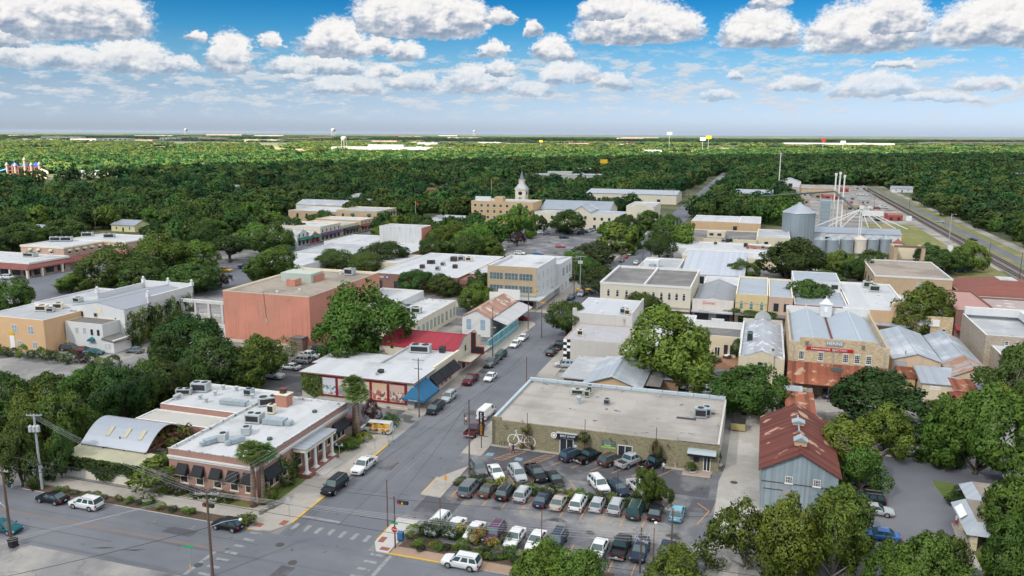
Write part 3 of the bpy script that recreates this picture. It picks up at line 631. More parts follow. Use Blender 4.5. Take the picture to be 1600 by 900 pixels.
 def canopy(s, x0, y0, x1, y1, z, m, th=.25, posts=(), name='canopy', fascia=None):
  b = MB(); b.box(x0-s.x0,y0-s.y0,z-th,x1-s.x0,y1-s.y0,z,fascia or m,m); c = b.build(name, s.root)
  if posts:
   for px, py in posts:
    q = MB(); q.box(-.09,-.09,.0,.09,.09,z-th,trim_cream); q.build('post', s.root, (px-s.x0, py-s.y0,0))
  return c
 def boxpart(s, name, x0, y0, z0, x1, y1, z1, m, top=None):
  b = MB(); b.box(x0-s.x0,y0-s.y0,z0,x1-s.x0,y1-s.y0,z1,m,top); return b.build(name, s.root)
def lettering(txt, size, m, parent, loc, rz=0, depth=.02, name='lettering', slant=0., sx=1., spacing=1., vertical=False, flatrot=True):
 c = bpy.data.curves.new('lettering', 'FONT'); c.body = txt; c.size = size; c.extrude = depth; c.align_x = 'CENTER'; c.align_y = 'CENTER'; c.shear = slant
 c.space_character = spacing; c.resolution_u = 2
 if vertical: c.space_line = .8
 o = bpy.data.objects.new('lettering', c); COL.objects.link(o)
 me = bpy.data.meshes.new_from_object(o.evaluated_get(bpy.context.evaluated_depsgraph_get()))
 bpy.data.objects.remove(o); bpy.data.curves.remove(c)
 me.materials.clear(); me.materials.append(m)
 q = inst(name, me, parent, loc); q.rotation_euler = (math.pi/2,0, rz) if flatrot else (0,0, rz); q.scale = (sx, 1,1); return q
# rooftop plant
def ac(p, z, size, label, group=None, rz=0, m=None, fans=1):
 w, d, h = size; b = MB(); m = m or ac_metal
 b.box(-w/2,-d/2,.12,w/2,d/2,h,m); b.box(-w/2+.05,-d/2+.05,0,w/2-.05,d/2-.05,.12,steel_dark); b.box(-w*.42,-d/2-.012,h*.25,w*.42,-d/2-.002,h*.85,fan_dark)
 o = b.build('air_conditioner', None, (p[0], p[1], z), rz); tag(o, label, 'air conditioner', group)
 for k in range(fans):
  f = MB(); r = min(w/max(1, fans), d)*.38; f.lathe([(r, h+.002),(r, h+.06),(r*.85, h+.07),(r*.8, h+.03)], 14, fan_dark)
  f.build('fan', o, ((k-(fans-1)/2)*w/fans, 0,0))
 return o
def duct(p, z, size, label, group=None, rz=0):
 w, d, h = size; b = MB(); b.box(-w/2,-d/2,.1,w/2,d/2,h,galv); b.box(w/2,-d*.35,.1,w/2+w*.3,d*.35,h*.8,galv)
 for q in range(1,4): b.box(-w/2+w*q/4-.03,-d/2-.03,.1,-w/2+w*q/4+.03,d/2+.03,h+.03,galv)
 o = b.build('air_duct', None, (p[0], p[1], z), rz); return tag(o, label, 'air duct', group)
def vent(p, z, label, group=None, r=.22, h=.8, m=None):
 b = MB(); b.lathe([(r*.7,0),(r*.7, h*.65),(r*1.15, h*.7),(r*1.2, h*.88),(r*.6, h),(.02, h)], 12, m or galv)
 return tag(b.build('roof_vent', None, (p[0], p[1], z)), label, 'roof vent', group)
# == brick restaurant on the corner
B = Bd('brick_restaurant', 'brick corner building with long white flat roof, black awnings and a columned portico', 'building', -79.7,88.3,-65.0,114.0)
B.flat(6.3, brick_red, white_roof, .42, .32, coping)
B.band(5.05,5.32, trim_white, .16, sides='SE'); B.band(4.78,4.92, trim_white, .08, name='string_course', sides='SE')
B.band(6.3,6.42, coping, .05, name='coping', sides='SE')
B.win('S', [-77.2,-74.5,-71.5,-68.7,-66.2], 1.35,1.35,2.0, 'cream')
B.awning('S', [-77.2,-74.5,-71.5,-68.7,-66.2], 4.35,1.75,1.5, .95, black_canvas, trim=mat('awning_trim', (.30,.26,.15), .7))
B.win('E', [90.2,91.6,93.0,109.4,110.8,112.2], 1.1,1.1,2.1, 'cream'); B.awning('E', [91.6,110.8], 4.3,4.2,1.5,1.1, black_canvas)
B.win('E', [95.0,98.9,101.4,104.9,107.6], 1.3,1.2,2.3, 'cream')
B.flat(5.5, brick_red, white_roof, .3, .3, trim_white, (-96.2,105.6,-79.72,117.6), names=('rear_wing_wall', 'rear_wing_roof'))
B.flat(4.5, brick_red, mat('pale_roof', (.42,.415,.40), .85, var=(.3,.08), col2=((.32,.31,.30), .2, .5, .66)), .2, .25, trim_white, (-97.0,100.6,-79.72,105.58), names=('link_wall', 'link_roof'))
q = (-75.0,110.5)
ch = B.boxpart('chimney', q[0]-1.1, q[1]-.9,5.88, q[0]+1.1, q[1]+.9,7.9, mat('chimney_brick', (.40,.13,.08), .9, brick=(.21,.075,(.4,.3,.24))), trim_cream)
c2 = MB(); c2.box(-1.25,-1.05,2.02,1.25,1.05,2.16,trim_cream); c2.box(-.5,-.4,2.16,.4,.4,2.9,steel_dark); c2.box(-.65,-.55,2.9,.55,.55,3.0,mat('rust_cap', (.16,.06,.05), .8)); c2.build('chimney_cap', B.root, (q[0]-B.x0, q[1]-B.y0,5.88))
# portico
p = MB(); p.box(-66.3+79.7,97.2-88.3,4.55,-62.6+79.7,106.2-88.3,4.72, metal_greyY); p.build('portico_roof', B.root)
p = MB(); p.box(-64.9+79.7,97.3-88.3,4.1,-62.7+79.7,106.1-88.3,4.54, trim_cream); p.build('portico_beam', B.root)
for y in (98.0,100.5,103.0,105.4):
 c = MB(); c.lathe([(.42,.55),(.42,.75),(.27,.82),(.23,3.85),(.34,3.95),(.34,4.09)], 14, trim_white); c.box(-.5,-.5,0,.5,.5,.55,trim_white); c.build('column', B.root, (-63.15+79.7, y-88.3, .12))
p = MB(); p.box(-64.95+79.7,97.4-88.3,0,-62.2+79.7,106-88.3, .62, mat('portico_floor', (.22,.10,.08), .8))
for k in range(4): p.box(-62.2+79.7+.35*k, 98.8-88.3,0,-62.2+79.7+.35*(k+1),104.6-88.3, .62-.13*k, concrete_new)
p.build('portico_steps', B.root)
AL = 'air conditioners on the white restaurant roof'
ac((-74.7,94.1),5.88,(1.9,1.2,1.2), 'grey rooftop air conditioner feeding the left of two ducts on the white restaurant roof', AL, R(-68), fans=1)
ac((-73.0,97.4),5.88,(1.9,1.2,1.2), 'grey rooftop air conditioner feeding the right of two ducts on the white restaurant roof', AL, R(-68), fans=1)
duct((-75.6,92.7),5.88,(2.2,1.1,.8), 'galvanised duct lying on the white restaurant roof, leftmost of the pair near its front edge', None, R(-112))
duct((-72.3,94.1),5.88,(2.2,1.1,.8), 'galvanised duct lying on the white restaurant roof, closest to the fan palms', None, R(-112))
ac((-74.9,102.2),5.88,(2.5,2.0,1.5), 'wide grey rooftop air conditioner with two fans in the middle of the restaurant roof', AL, R(8), fans=2)
duct((-71.4,102.5),5.88,(3.6,1.7,.9), 'long grey duct beside the two-fan air conditioner on the restaurant roof', None, R(5))
ac((-77.6,110.0),5.88,(3.6,1.9,1.5), 'long grey air conditioner behind the brick chimney on the restaurant roof', AL, R(40), fans=2)
ac((-74.6,106.4),5.88,(1.2,1.0,1.6), 'tall cream condenser in front of the brick chimney on the restaurant roof', AL, 0, trim_cream)
for pp, la in (((-68.3,96.5), 'dark round vent near the front corner of the white restaurant roof'),((-68.3,109.1), 'dark round vent near the street edge of the white restaurant roof')):
 b = MB(); b.lathe([(.42,0),(.42,.28),(.3,.4),(.02,.42)], 16, mat('green_vent', (.05,.09,.075), .5)); tag(b.build('roof_vent', None, (pp[0],pp[1],5.88)), la, 'roof vent')
RW = 'plant on the rear wing of the brick restaurant'
ac((-94.6,114.1),5.2,(3.0,2.0,1.7), 'largest grey air conditioner on the rear wing roof of the brick restaurant', RW, R(10), fans=2)
ac((-96.2,111.6),5.2,(2.6,1.2,1.1), 'low grey air conditioner at the left end of the rear wing roof', RW, R(20), ac_metal, 2)
ac((-85.1,115.0),5.2,(1.5,1.3,1.2), 'bluish condenser beside a brown vent on the rear wing roof', RW, 0, galv)
duct((-84.4,109.8),5.2,(5.0,1.3,.8), 'long bluish duct along the front of the rear wing roof', None, R(3))
for k, pp in enumerate(((-95.6,109.6),(-91.7,110.2),(-89.6,109.1),(-90.6,112.8),(-88.6,116.1),(-91.3,116.0),(-83.3,113.4),(-95.5,108.6))): vent(pp, 5.2, 'stubby metal exhaust vent on the rear wing roof of the brick restaurant', 'exhaust vents on the rear wing', .38, .95, ac_metal)
# vaulted patio hall with ivy wall
B = Bd('patio_hall', 'low patio hall with white barrel-vault roof and ivy covered front wall', 'building', -98.0,87.2,-84.0,99.8)
b = MB(); n = 14; x0, x1 = 0.4,12.6
arc = [(2.9+9.2*k/n, 4.1+2.7*math.sin(math.pi*k/n)) for k in range(n+1)]
for (ya, za),(yb, zb) in zip(arc, arc[1:]): b.hexa([(x0,ya,za-.1),(x1,ya,za-.1),(x1,yb,zb-.1),(x0,yb,zb-.1),(x0,ya,za),(x1,ya,za),(x1,yb,zb),(x0,yb,zb)], metal_silver)
v = b.build('vault_roof', B.root)
for k, x in enumerate((4.0,7.2,10.0)):
 f = MB(); i = 3; (ya, za),(yb, zb) = arc[2], arc[4]
 f.hexa([(x,ya,za+.01),(x+.7,ya,za+.01),(x+.7,yb,zb+.12),(x,yb,zb+.12),(x,ya,za+.12),(x+.7,ya,za+.12),(x+.7,yb,zb+.18),(x,yb,zb+.18)], mat('skylight', (.40,.37,.27), .5)); f.build('skylight', v)
t = MB()
for k in range(0, n, 1): t.tube((12.5,)+arc[k][:1]+(arc[k][1]-.12,),(12.5,)+arc[k+1][:1]+(arc[k+1][1]-.12,), .08, .08,6, steel_dark)
for k in range(1, n): t.tube((12.5, arc[k][0], arc[k][1]-.12),(12.5, arc[k][0]+(.4 if k % 2 else -.4),4.1), .05, .05,5, rust_pipe)
t.tube((12.5,2.9,4.1),(12.5,12.1,4.1), .09, .09,6, rust_pipe); t.build('truss', B.root)
t = MB()
for x in (.5,4.5,8.5,12.4):
 for y in (2.95,12.0): t.box(x-.08,y-.08,0,x+.08,y+.08,4.05,steel_dark)
t.build('steel_frame', B.root)
b = MB(); b.hexa([(.0,-.3,3.35),(14.0,-.3,3.35),(14.0,3.4,3.75),(0,3.4,3.75),(.0,-.3,3.47),(14.0,-.3,3.47),(14.0,3.4,3.87),(0,3.4,3.87)], mat('lean_to_roof', (.34,.33,.235), .8, stripes=('X',1.0,.05), var=(.3,.1))); b.build('lean_to_roof', B.root)
b = MB(); b.box(.05,.0,0,14.6,.25,3.3,mat('plaster_wall', (.62,.57,.48), .9, var=(.7,.12), streak=.3)); b.box(.05,.25,0,.3,12.4,3.3,white_wall); b.build('front_wall', B.root)
# == corner shop with the murals
B = Bd('mural_shop', 'long low shop with painted wall panels, ivy on its end and a blue corner awning', 'building', -84.3,130.5,-60.3,154.0)
b = MB(); b.box(0,0,0,24.0,9.8,5.0,mat('shop_wall', (.42,.43,.39), .88, var=(.5,.08), streak=.15)); b.box(0.004+12.2,9.8,0,24.0,23.5,4.75,pale_cream); b.build('wall', B.root)
b = MB(); b.prism([(-.3,-.4),(24.3,-.4),(24.3,9.9),(.4,9.9)], 5.0,5.25, mat('shop_fascia', (.24,.12,.10), .8), white_roof); b.build('front_roof', B.root)
b = MB(); b.box(12.3,9.95,4.76,23.6,23.5,4.9,white_roof); b.box(23.6,9.95,4.752,24.05,23.5,5.5,trim_cream); b.box(12.0,9.95,4.752,12.3,23.5,5.3,white_roof); b.build('rear_roof', B.root)
b = MB(); b.box(-3.5,9.95,0,9.5,20.0,3.6,wood_dark); b.box(-3.8,9.96,3.6,9.9,20.3,3.85,trim_maroon,white_roof); b.build('annex', B.root)
mural_fr = MB(); px0 = 24.0-19.9; pw = 3.65
for k in range(6): mural_fr.box(px0+pw*k-.26,-.10,.7,px0+pw*k+.26,-.004,4.85,trim_maroon)
mural_fr.box(px0-.16,-.09,4.5,px0+pw*5+.16,-.005,4.86,trim_maroon); mural_fr.box(px0-.16,-.09,.7,px0+pw*5+.16,-.005,1.05,trim_maroon)
fr = mural_fr.build('mural_frame', B.root)
def mural_mat(name, sky, mid, ground_, sc):
 m = bpy.data.materials.new(name); m.use_nodes = True; nt = m.node_tree; N = nt.nodes; L = nt.links; bs = N['Principled BSDF']; bs.inputs['Roughness'].default_value = .8
 tc = N.new('ShaderNodeTexCoord'); v = N.new('ShaderNodeTexVoronoi'); v.inputs['Scale'].default_value = sc; L.new(tc.outputs['Object'], v.inputs['Vector'])
 r = N.new('ShaderNodeValToRGB'); r.color_ramp.interpolation = 'CONSTANT'; e = r.color_ramp.elements
 s = N.new('ShaderNodeSeparateColor'); L.new(v.outputs['Color'], s.inputs[0]); L.new(s.outputs[0], r.inputs[0])
 e[0].color = mid[0]+(1,); e[1].position = .8; e[1].color = mid[-1]+(1,)
 for i, c in enumerate(mid[1:-1]):
  q = e.new(.2+.2*i); q.color = c+(1,)
 sp = N.new('ShaderNodeSeparateXYZ'); L.new(tc.outputs['Object'], sp.inputs[0])
 n = N.new('ShaderNodeTexNoise'); n.inputs['Scale'].default_value = 1.6; L.new(tc.outputs['Object'], n.inputs['Vector'])
 zz_ = N.new('ShaderNodeMath'); zz_.operation = 'MULTIPLY_ADD'; L.new(n.outputs['Fac'], zz_.inputs[0]); zz_.inputs[1].default_value = 1.2; L.new(sp.outputs[2], zz_.inputs[2])
 def gate(t):
  q = N.new('ShaderNodeMath'); q.operation = 'GREATER_THAN'; L.new(zz_.outputs[0], q.inputs[0]); q.inputs[1].default_value = t; return q.outputs[0]
 a = N.new('ShaderNodeMix'); a.data_type = 'RGBA'; L.new(gate(1.75), a.inputs[0]); a.inputs[6].default_value = ground_+(1,); L.new(r.outputs[0], a.inputs[7])
 c = N.new('ShaderNodeMix'); c.data_type = 'RGBA'; L.new(gate(3.6), c.inputs[0]); L.new(a.outputs[2], c.inputs[6]); c.inputs[7].default_value = sky+(1,); L.new(c.outputs[2], bs.inputs['Base Color']); return m
MU = [((.55,.58,.62), [(.35,.42,.48),(.62,.66,.68),(.16,.22,.30),(.50,.56,.60),(.28,.24,.20)], (.48,.30,.20),2.4),((.60,.52,.50), [(.50,.45,.45),(.18,.2,.3),(.6,.56,.5),(.4,.3,.25),(.22,.25,.35)], (.55,.36,.24),1.9),
 ((.58,.50,.42), [(.5,.4,.3),(.3,.2,.15),(.6,.5,.4),(.42,.3,.2),(.25,.2,.2)], (.55,.38,.25),1.4),((.60,.40,.26), [(.10,.08,.08),(.45,.10,.06),(.55,.45,.38),(.20,.12,.10),(.60,.52,.46)], (.60,.20,.11),2.0),
 ((.52,.36,.30), [(.14,.09,.09),(.55,.42,.36),(.24,.16,.15),(.60,.50,.44),(.32,.20,.16)], (.58,.28,.13),2.6)]
for k, (s_, m_, g_, sc_) in enumerate(MU):
 q = MB(); q.face([(px0+pw*k+.16,-.03,.95),(px0+pw*(k+1)-.16,-.03,.95),(px0+pw*(k+1)-.16,-.03,4.62),(px0+pw*k+.16,-.03,4.62)], mural_mat('mural_paint_%s' % 'abcde'[k], s_, m_, g_, sc_)); q.build('mural_panel', fr)
b = MB(); b.hexa([(22.1,-1.2,2.35),(26.6,-.9,2.35),(26.6,6.0,2.35),(24.0,6.0,2.35),(23.9,.2,4.6),(24.02,.2,4.6),(24.02,6.0,4.6),(24.0,6.0,4.6)], blue_canvas); b.box(22.1,-1.22,2.0,26.62,-1.18,2.4,blue_canvas); b.box(26.6,-1.2,2.0,26.64,6.0,2.4,blue_canvas); aw = b.build('blue_awning', B.root)
lettering('Advantage', .42, sign_white, aw, (24.3,-1.235,2.2),0, .005)
for y in (138.7,143.1,147.5):
 inst('black_awning', awning_mesh(4.2,1.9,1.6, black_canvas, mat('magenta_trim', (.45,.03,.16), .6)), B.root, (24.05, y-130.5+1.0,4.4), math.pi/2)
B.win('E', [138.0,139.6,142.0,144.0,146.2,148.4], .5,1.3,2.2, 'door', line=-60.28, name='shop_window')
for k, x in enumerate((-69.0,-66.4,-63.8,-62.0)): 
 b = MB(); b.box(-.9,-.18,0,.9,.18,.45,mat('stone_block', (.50,.42,.33), .9, var=(3,.15))); tag(b.build('stone_block', None, (x, 129.6, .01)), 'rough limestone block at the foot of the painted panels', 'stone block', 'limestone blocks below the murals')
ac((-69.0,134.3),4.9,(1.0,1.0,1.0), 'lone dark condenser on the white roof behind the mural wall', None, 0, steel_dark); vent((-69.0,132.7),5.25, 'small square vent on the front white roof above the murals', None, .3, .5)
ac((-68.3,151.6),4.9,(4.4,2.2,1.7), 'large weathered grey air conditioner beside the red metal roof', None, R(8), fans=2); ac((-63.7,152.7),4.9,(1.2,1.0,1.4), 'slim dark condenser by the street parapet near the red metal roof', None, 0, steel_dark)
# red-roofed saloon
B = Bd('red_roof_saloon', 'cream saloon with crimson metal roof and stepped parapet facing the street', 'building', -79.5,154.3,-60.6,168.2)
B.gable(4.9,6.9, 'X', pale_cream, red_metal, .2, rect=(-79.5,154.4,-61.0,168.0))
b = MB(); pr = [(0,0),(13.9,0),(13.9,5.4),(12.6,5.4),(10.4,7.3),(6.8,7.3),(3.5,7.3),(1.5,6.0),(0,5.7)]
b.face([(18.95,y,z) for y, z in pr], pale_cream); b.face([(18.6,y,z) for y, z in pr][::-1], pale_cream)
for (ya, za),(yb, zb) in zip(pr, pr[1:]+pr[:1]): b.face([(18.6,ya,za),(18.6,yb,zb),(18.95,yb,zb),(18.95,ya,za)], mat('parapet_cap', (.10,.08,.10), .7))
b.build('parapet', B.root)
B.canopy(-60.6,153.0,-57.3,166.8,3.3, mat('canopy_roof', (.36,.34,.29), .85, var=(.6,.12)), .3, fascia=trim_maroon)
B.win('E', [157,160.5,164], .6,1.5,2.2, 'dark', line=-60.55, name='shop_window'); B.win('E', [158.2,163.6], 4.2, .8,1.3, 'dark', line=-60.55)
s_ = MB(); s_.box(-.12,-.5,0,.12,.5,4.6,sign_black); s_.box(-.1,.5,0,.1,2.4,1.5,sign_black)
for (y0_, y1_, z0_, z1_) in ((-.58,-.5,-.08,4.68),(.5,.58,1.5,4.68),(-.58,.58,4.6,4.68),(-.58,2.48,-.08,0),(2.4,2.48,-.08,1.58),(.5,2.48,1.5,1.58)): s_.box(-.14,y0_,z0_,.14,y1_,z1_,sign_red)
sg = s_.build('blade_sign', B.root, (20.6,4.6,3.6),-math.pi/2)
for k, chh in enumerate('MTEOM'):
 q = lettering(chh, .85, sign_white, sg, (-.135,0,4.05-.88*k),-math.pi/2, .01)
lettering('Hof', .8, sign_yellow, sg, (-.115,1.4, .7),-math.pi/2, .01)
# white flat-roofed block behind the saloon
B = Bd('white_annex', 'grey-white two-level flat-roofed block with tall blue shutters along its alley', 'building', -96.0,170.0,-80.4,203.0)
B.flat(5.2, pale_cream, white_roof, .4, .3, coping, rect=(-91.0,176,-80.4,203)); B.flat(7.0, white_wall, white_roof, .6, .3, white_wall, rect=(-104.0,184,-91.05,205), names=('high_wall','high_roof'))
B.win('E', [177.5,180.5,183,185.5,188,190.5,193,196,199,201.5], 1.2,1.0,2.3, 'teal', line=-80.4)
ac((-87.3,185.7),4.8,(3.0,2.2,1.9), 'big sage green air conditioner on the white block behind the saloon', None, R(5), ac_green); ac((-85.0,186.5),4.8,(2.6,2.0,1.6), 'sage air conditioner, nearer the blue shutters on the white block', None, R(5), ac_green)
b = MB()
for k in range(3): b.hexa([(k*1.3,0,.2),(k*1.3+1.2,0,.2),(k*1.3+1.2,1.6,1.0),(k*1.3,1.6,1.0),(k*1.3,0,.26),(k*1.3+1.2,0,.26),(k*1.3+1.2,1.6,1.06),(k*1.3,1.6,1.06)], mat('solar_glass', (.02,.045,.10), .15, spec=.6))
q = (-91.6,190.0); tag(b.build('solar_panel', None, (q[0]-1, q[1], 4.8)), 'row of dark blue solar panels tilted on the white block roof', 'solar panel')
# rusty barn-roofed hall with turquoise wall
B = Bd('rusty_roof_hall', 'white street hall with rusty tin gable roof and blue shuttered end windows', 'building', -72.0,186.0,-64.4,210.0)
B.gable(5.0,6.8, 'Y', white_wall, rust_pale, .25); B.win('S', [-70.2,-66.4], 1.8,1.2,2.6, 'blue')
b = MB(); b.box(2,23.0,5.2,8.4,23.5,8.0,white_wall); b.box(-.6,23.02,4.9,2.0,23.48,7.0,white_wall); b.build('false_front', B.root)
b = MB(); b.hexa([(7.75,1,4.6),(11.9,1,3.2),(11.9,24,3.2),(7.75,24,4.6),(7.75,1,4.7),(11.9,1,3.3),(11.9,24,3.3),(7.75,24,4.7)], mat('lean_to_grey', (.42,.42,.44), .8, stripes=('Y',.8,.05), var=(.4,.08))); b.build('side_roof', B.root)
f = thing('turquoise_fence', 'turquoise board wall with white framed panels along the pavement', 'wall', (-60.2,172.0,0))
b = MB(); b.box(-.1,0,0,.1,24,3.1,turquoise); b.build('boards', f)
b = MB(); b.box(.102,0,1.15,.16,24,1.25,trim_white); b.box(.102,0,3.0,.16,24,3.1,trim_white); b.box(.102,0,0,.16,24,.1,trim_white)
for k in range(0,25): b.box(.104,k-.04,.1,.15,k+.04,1.15,trim_white)
for k in range(0,25,4): b.box(.103,k-.05,1.25,.155,k+.05,3.0,trim_white)
b.build('trim', f)
# == olive bicycle shop
B = Bd('olive_shop', 'long low olive shop with tan flat roof and a white bicycle painted on its wall', 'building', -40.8,118.8,-4.2,141.2)
b = MB(); b.box(0,0,0,36.6,.3,4.45,olive_wall); b.box(0,.3,0,.3,22.1,4.3,grey_wall); b.box(36.3,.3,0,36.6,22.1,4.6,grey_wall); b.box(0,22.1,0,36.6,22.4,4.6,grey_wall); b.box(0,-.002,4.44,1.6,.302,4.95,olive_wall); b.build('wall', B.root)
b = MB(); b.box(.3,.3,4.05,36.3,22.1,4.25,tan_roof); b.build('roof', B.root)
b = MB()
for k in range(13): b.box(.1+2.8*k,21.9,4.6,.1+2.8*k+2.72,22.45,5.15,mat('blue_flashing', (.40,.46,.50), .6, var=(.7,.12)))
for k in range(8): b.box(-.05,.5+2.7*k,4.3,.42,.5+2.7*k+2.62,4.75,MATS['blue_flashing'])
b.build('parapet_flashing', B.root)
b = MB()                                           # bicycle painted on the wall
def ring(cx, cz, r, w, n=28):
 for k in range(n):
  a0, a1 = 2*math.pi*k/n, 2*math.pi*(k+1)/n
  b.face([(cx+r*math.cos(a0),-.02,cz+r*math.sin(a0)),(cx+(r-w)*math.cos(a0),-.02,cz+(r-w)*math.sin(a0)),(cx+(r-w)*math.cos(a1),-.02,cz+(r-w)*math.sin(a1)),(cx+r*math.cos(a1),-.02,cz+r*math.sin(a1))], sign_white)
def bar(x0, z0, x1, z1, w=.11, dy=0):
 d = Vector((x1-x0, z1-z0)).normalized(); n_ = Vector((-d.y, d.x))*w/2
 b.face([(x0-n_.x,-.022-dy,z0-n_.y),(x1-n_.x,-.022-dy,z1-n_.y),(x1+n_.x,-.022-dy,z1+n_.y),(x0+n_.x,-.022-dy,z0+n_.y)], sign_white)
ring(3.7,1.35, .98, .12); ring(6.55,1.30, .98, .12); ring(4.95,1.05, .30, .10)
for sgm in ((3.7,1.35,4.25,2.65),(4.25,2.5,4.95,1.1),(4.3,2.35,5.45,2.42),(4.95,1.05,5.55,2.75),(5.5,2.4,6.55,1.3),(4.95,1.05,6.55,1.3),(4.25,2.65,4.1,2.95),(3.95,2.93,4.35,3.0),(5.35,2.78,5.85,2.85)): bar(*sgm)
b.build('bicycle_painting', B.root)
B.win('S', [-28.05], .12,2.3,2.55, 'door', name='door'); B.win('S', [-18.55], .12,2.35,2.6, 'door', name='door'); B.win('S', [-5.9], .12,1.1,2.3, 'door', name='door'); B.win('S', [-7.5], 1.4, .8, .8, 'dark')
b = MB(); b.box(-1.75,-.55,-.35,1.75,-.1,.35,sign_black); b.box(-1.7,-.6,.36,1.8,.0,.46,ac_metal); b.box(-1.2,-.5,-.8,-1.12,-.1,-.35,steel_dark); b.box(1.3,-.5,-.8,1.38,-.1,-.35,steel_dark); sg = b.build('shop_sign', B.root, (-28.0+40.8,0,3.25))
lettering('BIKE SHOP', .52, sign_white, sg, (.18,-.57,0),0, .01, slant=.15)
b = MB(); n = 20
b.face([(-2.05+.5*math.cos(2*math.pi*k/n),-.63,.5*math.sin(2*math.pi*k/n)) for k in range(n)], sign_white); b.face([(-2.05+.36*math.cos(2*math.pi*k/n),-.64,.36*math.sin(2*math.pi*k/n)) for k in range(n)], mat('chainring', (.35,.22,.18), .6)); b.face([(-2.05+.22*math.cos(2*math.pi*k/n),-.65,.22*math.sin(2*math.pi*k/n)) for k in range(n)], sign_white); b.build('round_emblem', sg)
b = MB(); b.box(-1.15,-.06,-.62,1.15,-.005,.62,mat('sign_slate', (.10,.13,.15), .6)); b.box(-1.15,-.07,-.62,1.15,-.061,-.36,lime); sg = b.build('shop_sign', B.root, (-21.2+40.8,0,2.55))
lettering('LUCKY', .5, lime, sg, (0,-.075,.32),0, .008); lettering('Ducks', .42, sign_white, sg, (-.15,-.075,-.12),0, .008, slant=.3)
for x in (-38.3,-35.6,-20.9,-18.6,-11.9,-13.9): 
 b = MB(); b.tube((0,0,.3),(0,-.45,.35),.03,.03,6,steel_dark); b.lathe([(.05,.36),(.09,.3),(.24,.12),(.22,.10)], 10, steel_dark, (0,-.5)); b.build('wall_lamp', B.root, (x+40.8,0,3.5))
b = MB(); b.box(-2.3,-1.1,3.0,1.9,.0,3.35,sign_black); b.hexa([(-2.35,-1.15,3.36),(1.95,-1.15,3.36),(1.95,-.002,3.85),(-2.35,-.002,3.85),(-2.35,-1.15,3.42),(1.95,-1.15,3.42),(1.95,-.002,3.95),(-2.35,-.002,3.95)], galv); b.box(-4.0,-.05,4.5,2.5,.3,4.75,olive_wall); b.build('entrance_canopy', B.root, (-6.5+40.8,0,-.3))
for x in (-26.6,-17.0): 
 b = MB(); b.box(-.2,-.015,-.25,.2,-.004,.25,mat('notice_blue', (.2,.35,.55), .6)); b.box(-.2,-.02,0,.2,-.016,.25,sign_white); b.build('notice', B.root, (x+40.8,0,1.5))
# trellises with vines are added with the plants; their pipes stand here
OL = 'air conditioners on the olive shop roof'
for p_, s_, r_, la in (((-28.4,135.7),(.9,.9,1.3),0, 'left of two slim sage condensers on the tan shop roof'),((-28.4,138.0),(.9,.9,1.5),0, 'rear slim sage condenser on the tan shop roof'),((-30.4,136.6),(2.2,1.0,1.0), .1, 'low pale air conditioner beside the sage condensers on the tan roof'),((-24.2,132.7),(1.0,.9,1.1),0, 'small bluish box alone in the middle of the tan shop roof'),((-8.0,131.3),(2.0,1.4,1.7), .1, 'grey air conditioner with ducts at the right end of the tan roof'),((-7.1,132.9),(1.2,2.6,1.5), .1, 'tall bluish air conditioner behind the ducts at the right end of the tan roof')):
 ac(p_, 4.25, s_, la, OL, r_, ac_green if 'sage' in la else galv)
vent((-29.0,131.5),4.25, 'pale turbine vent standing on a black stain of the tan shop roof', None, .45,1.5, ac_metal)
b = MB(); b.box(-1.6,-.45,0,1.6,.45,.05,tar); q = (-10.2,129.9); tag(b.build('roof_patch', None, (q[0],q[1],4.252)), 'black tar patch on the tan roof beside the ducts', 'roof patch')
# tall blade sign at the street corner of the olive shop
t = thing('blade_sign', 'tall black blade sign reading POST ANNEX in white and orange', 'sign', (-41.9,116.6, .1))
b = MB(); b.box(-.06,-.06,0,.06,.06,2.4,steel_dark); b.box(.06,-.04,4.9,1.2,.04,5.0,steel_dark); b.box(.06,-.04,2.1,1.2,.04,2.2,steel_dark); b.build('post', t)
b = MB(); b.box(-.42,-.15,2.2,.42,.15,6.3,sign_black); sg = b.build('panel', t)
for k, ch_ in enumerate('POST'): lettering(ch_, .55, sign_white, sg, (0,-.16,5.95-.43*k),0, .008)
for k, ch_ in enumerate('ANNEX'): lettering(ch_, .55, sign_orange, sg, (0,-.16,4.15-.42*k),0, .008)
# == corrugated barn with rusty roof
B = Bd('tin_barn', 'blue-grey corrugated tin barn with rusty red gable roof and ridge vents', 'barn', 2.0,109.0,11.9,130.3)
B.gable(5.8,8.5, 'Y', blue_siding, rust_roof, .45)
B.win('S', [5.6,9.2], 4.1, .95,1.0, 'multi'); b = MB(); b.box(.1,-.06,3.95,9.8,-.004,4.07,wood_dark); b.box(.3,-.07,2.9,4.2,-.004,3.0,wood_dark); b.box(2.9,-.08,2.3,3.9,-.005,3.05,mat('board_patch', (.34,.31,.28), .9)); b.box(-.05,-.09,0,.05,-.003,5.8,galv); b.build('wall_boards', B.root)
for y, hh_ in ((112.6,1.0),(121, .6)):
 b = MB(); b.box(-.8,-.7,0,.8,.7,hh_*.7,tan_wall); b.hexa([(-.95,-.85,hh_*.7),(.95,-.85,hh_*.7),(.95,.85,hh_*.7),(-.95,.85,hh_*.7),(-.03,-.85,hh_*1.3),(.03,-.85,hh_*1.3),(.03,.85,hh_*1.3),(-.03,.85,hh_*1.3)], galv); b.build('ridge_vent', B.root, (4.95, y-109,8.5))
b = MB(); b.tube((4.95,8,8.75),(4.95,15,8.8),.13,.13,8,galv); b.build('ridge_pipe', B.root)
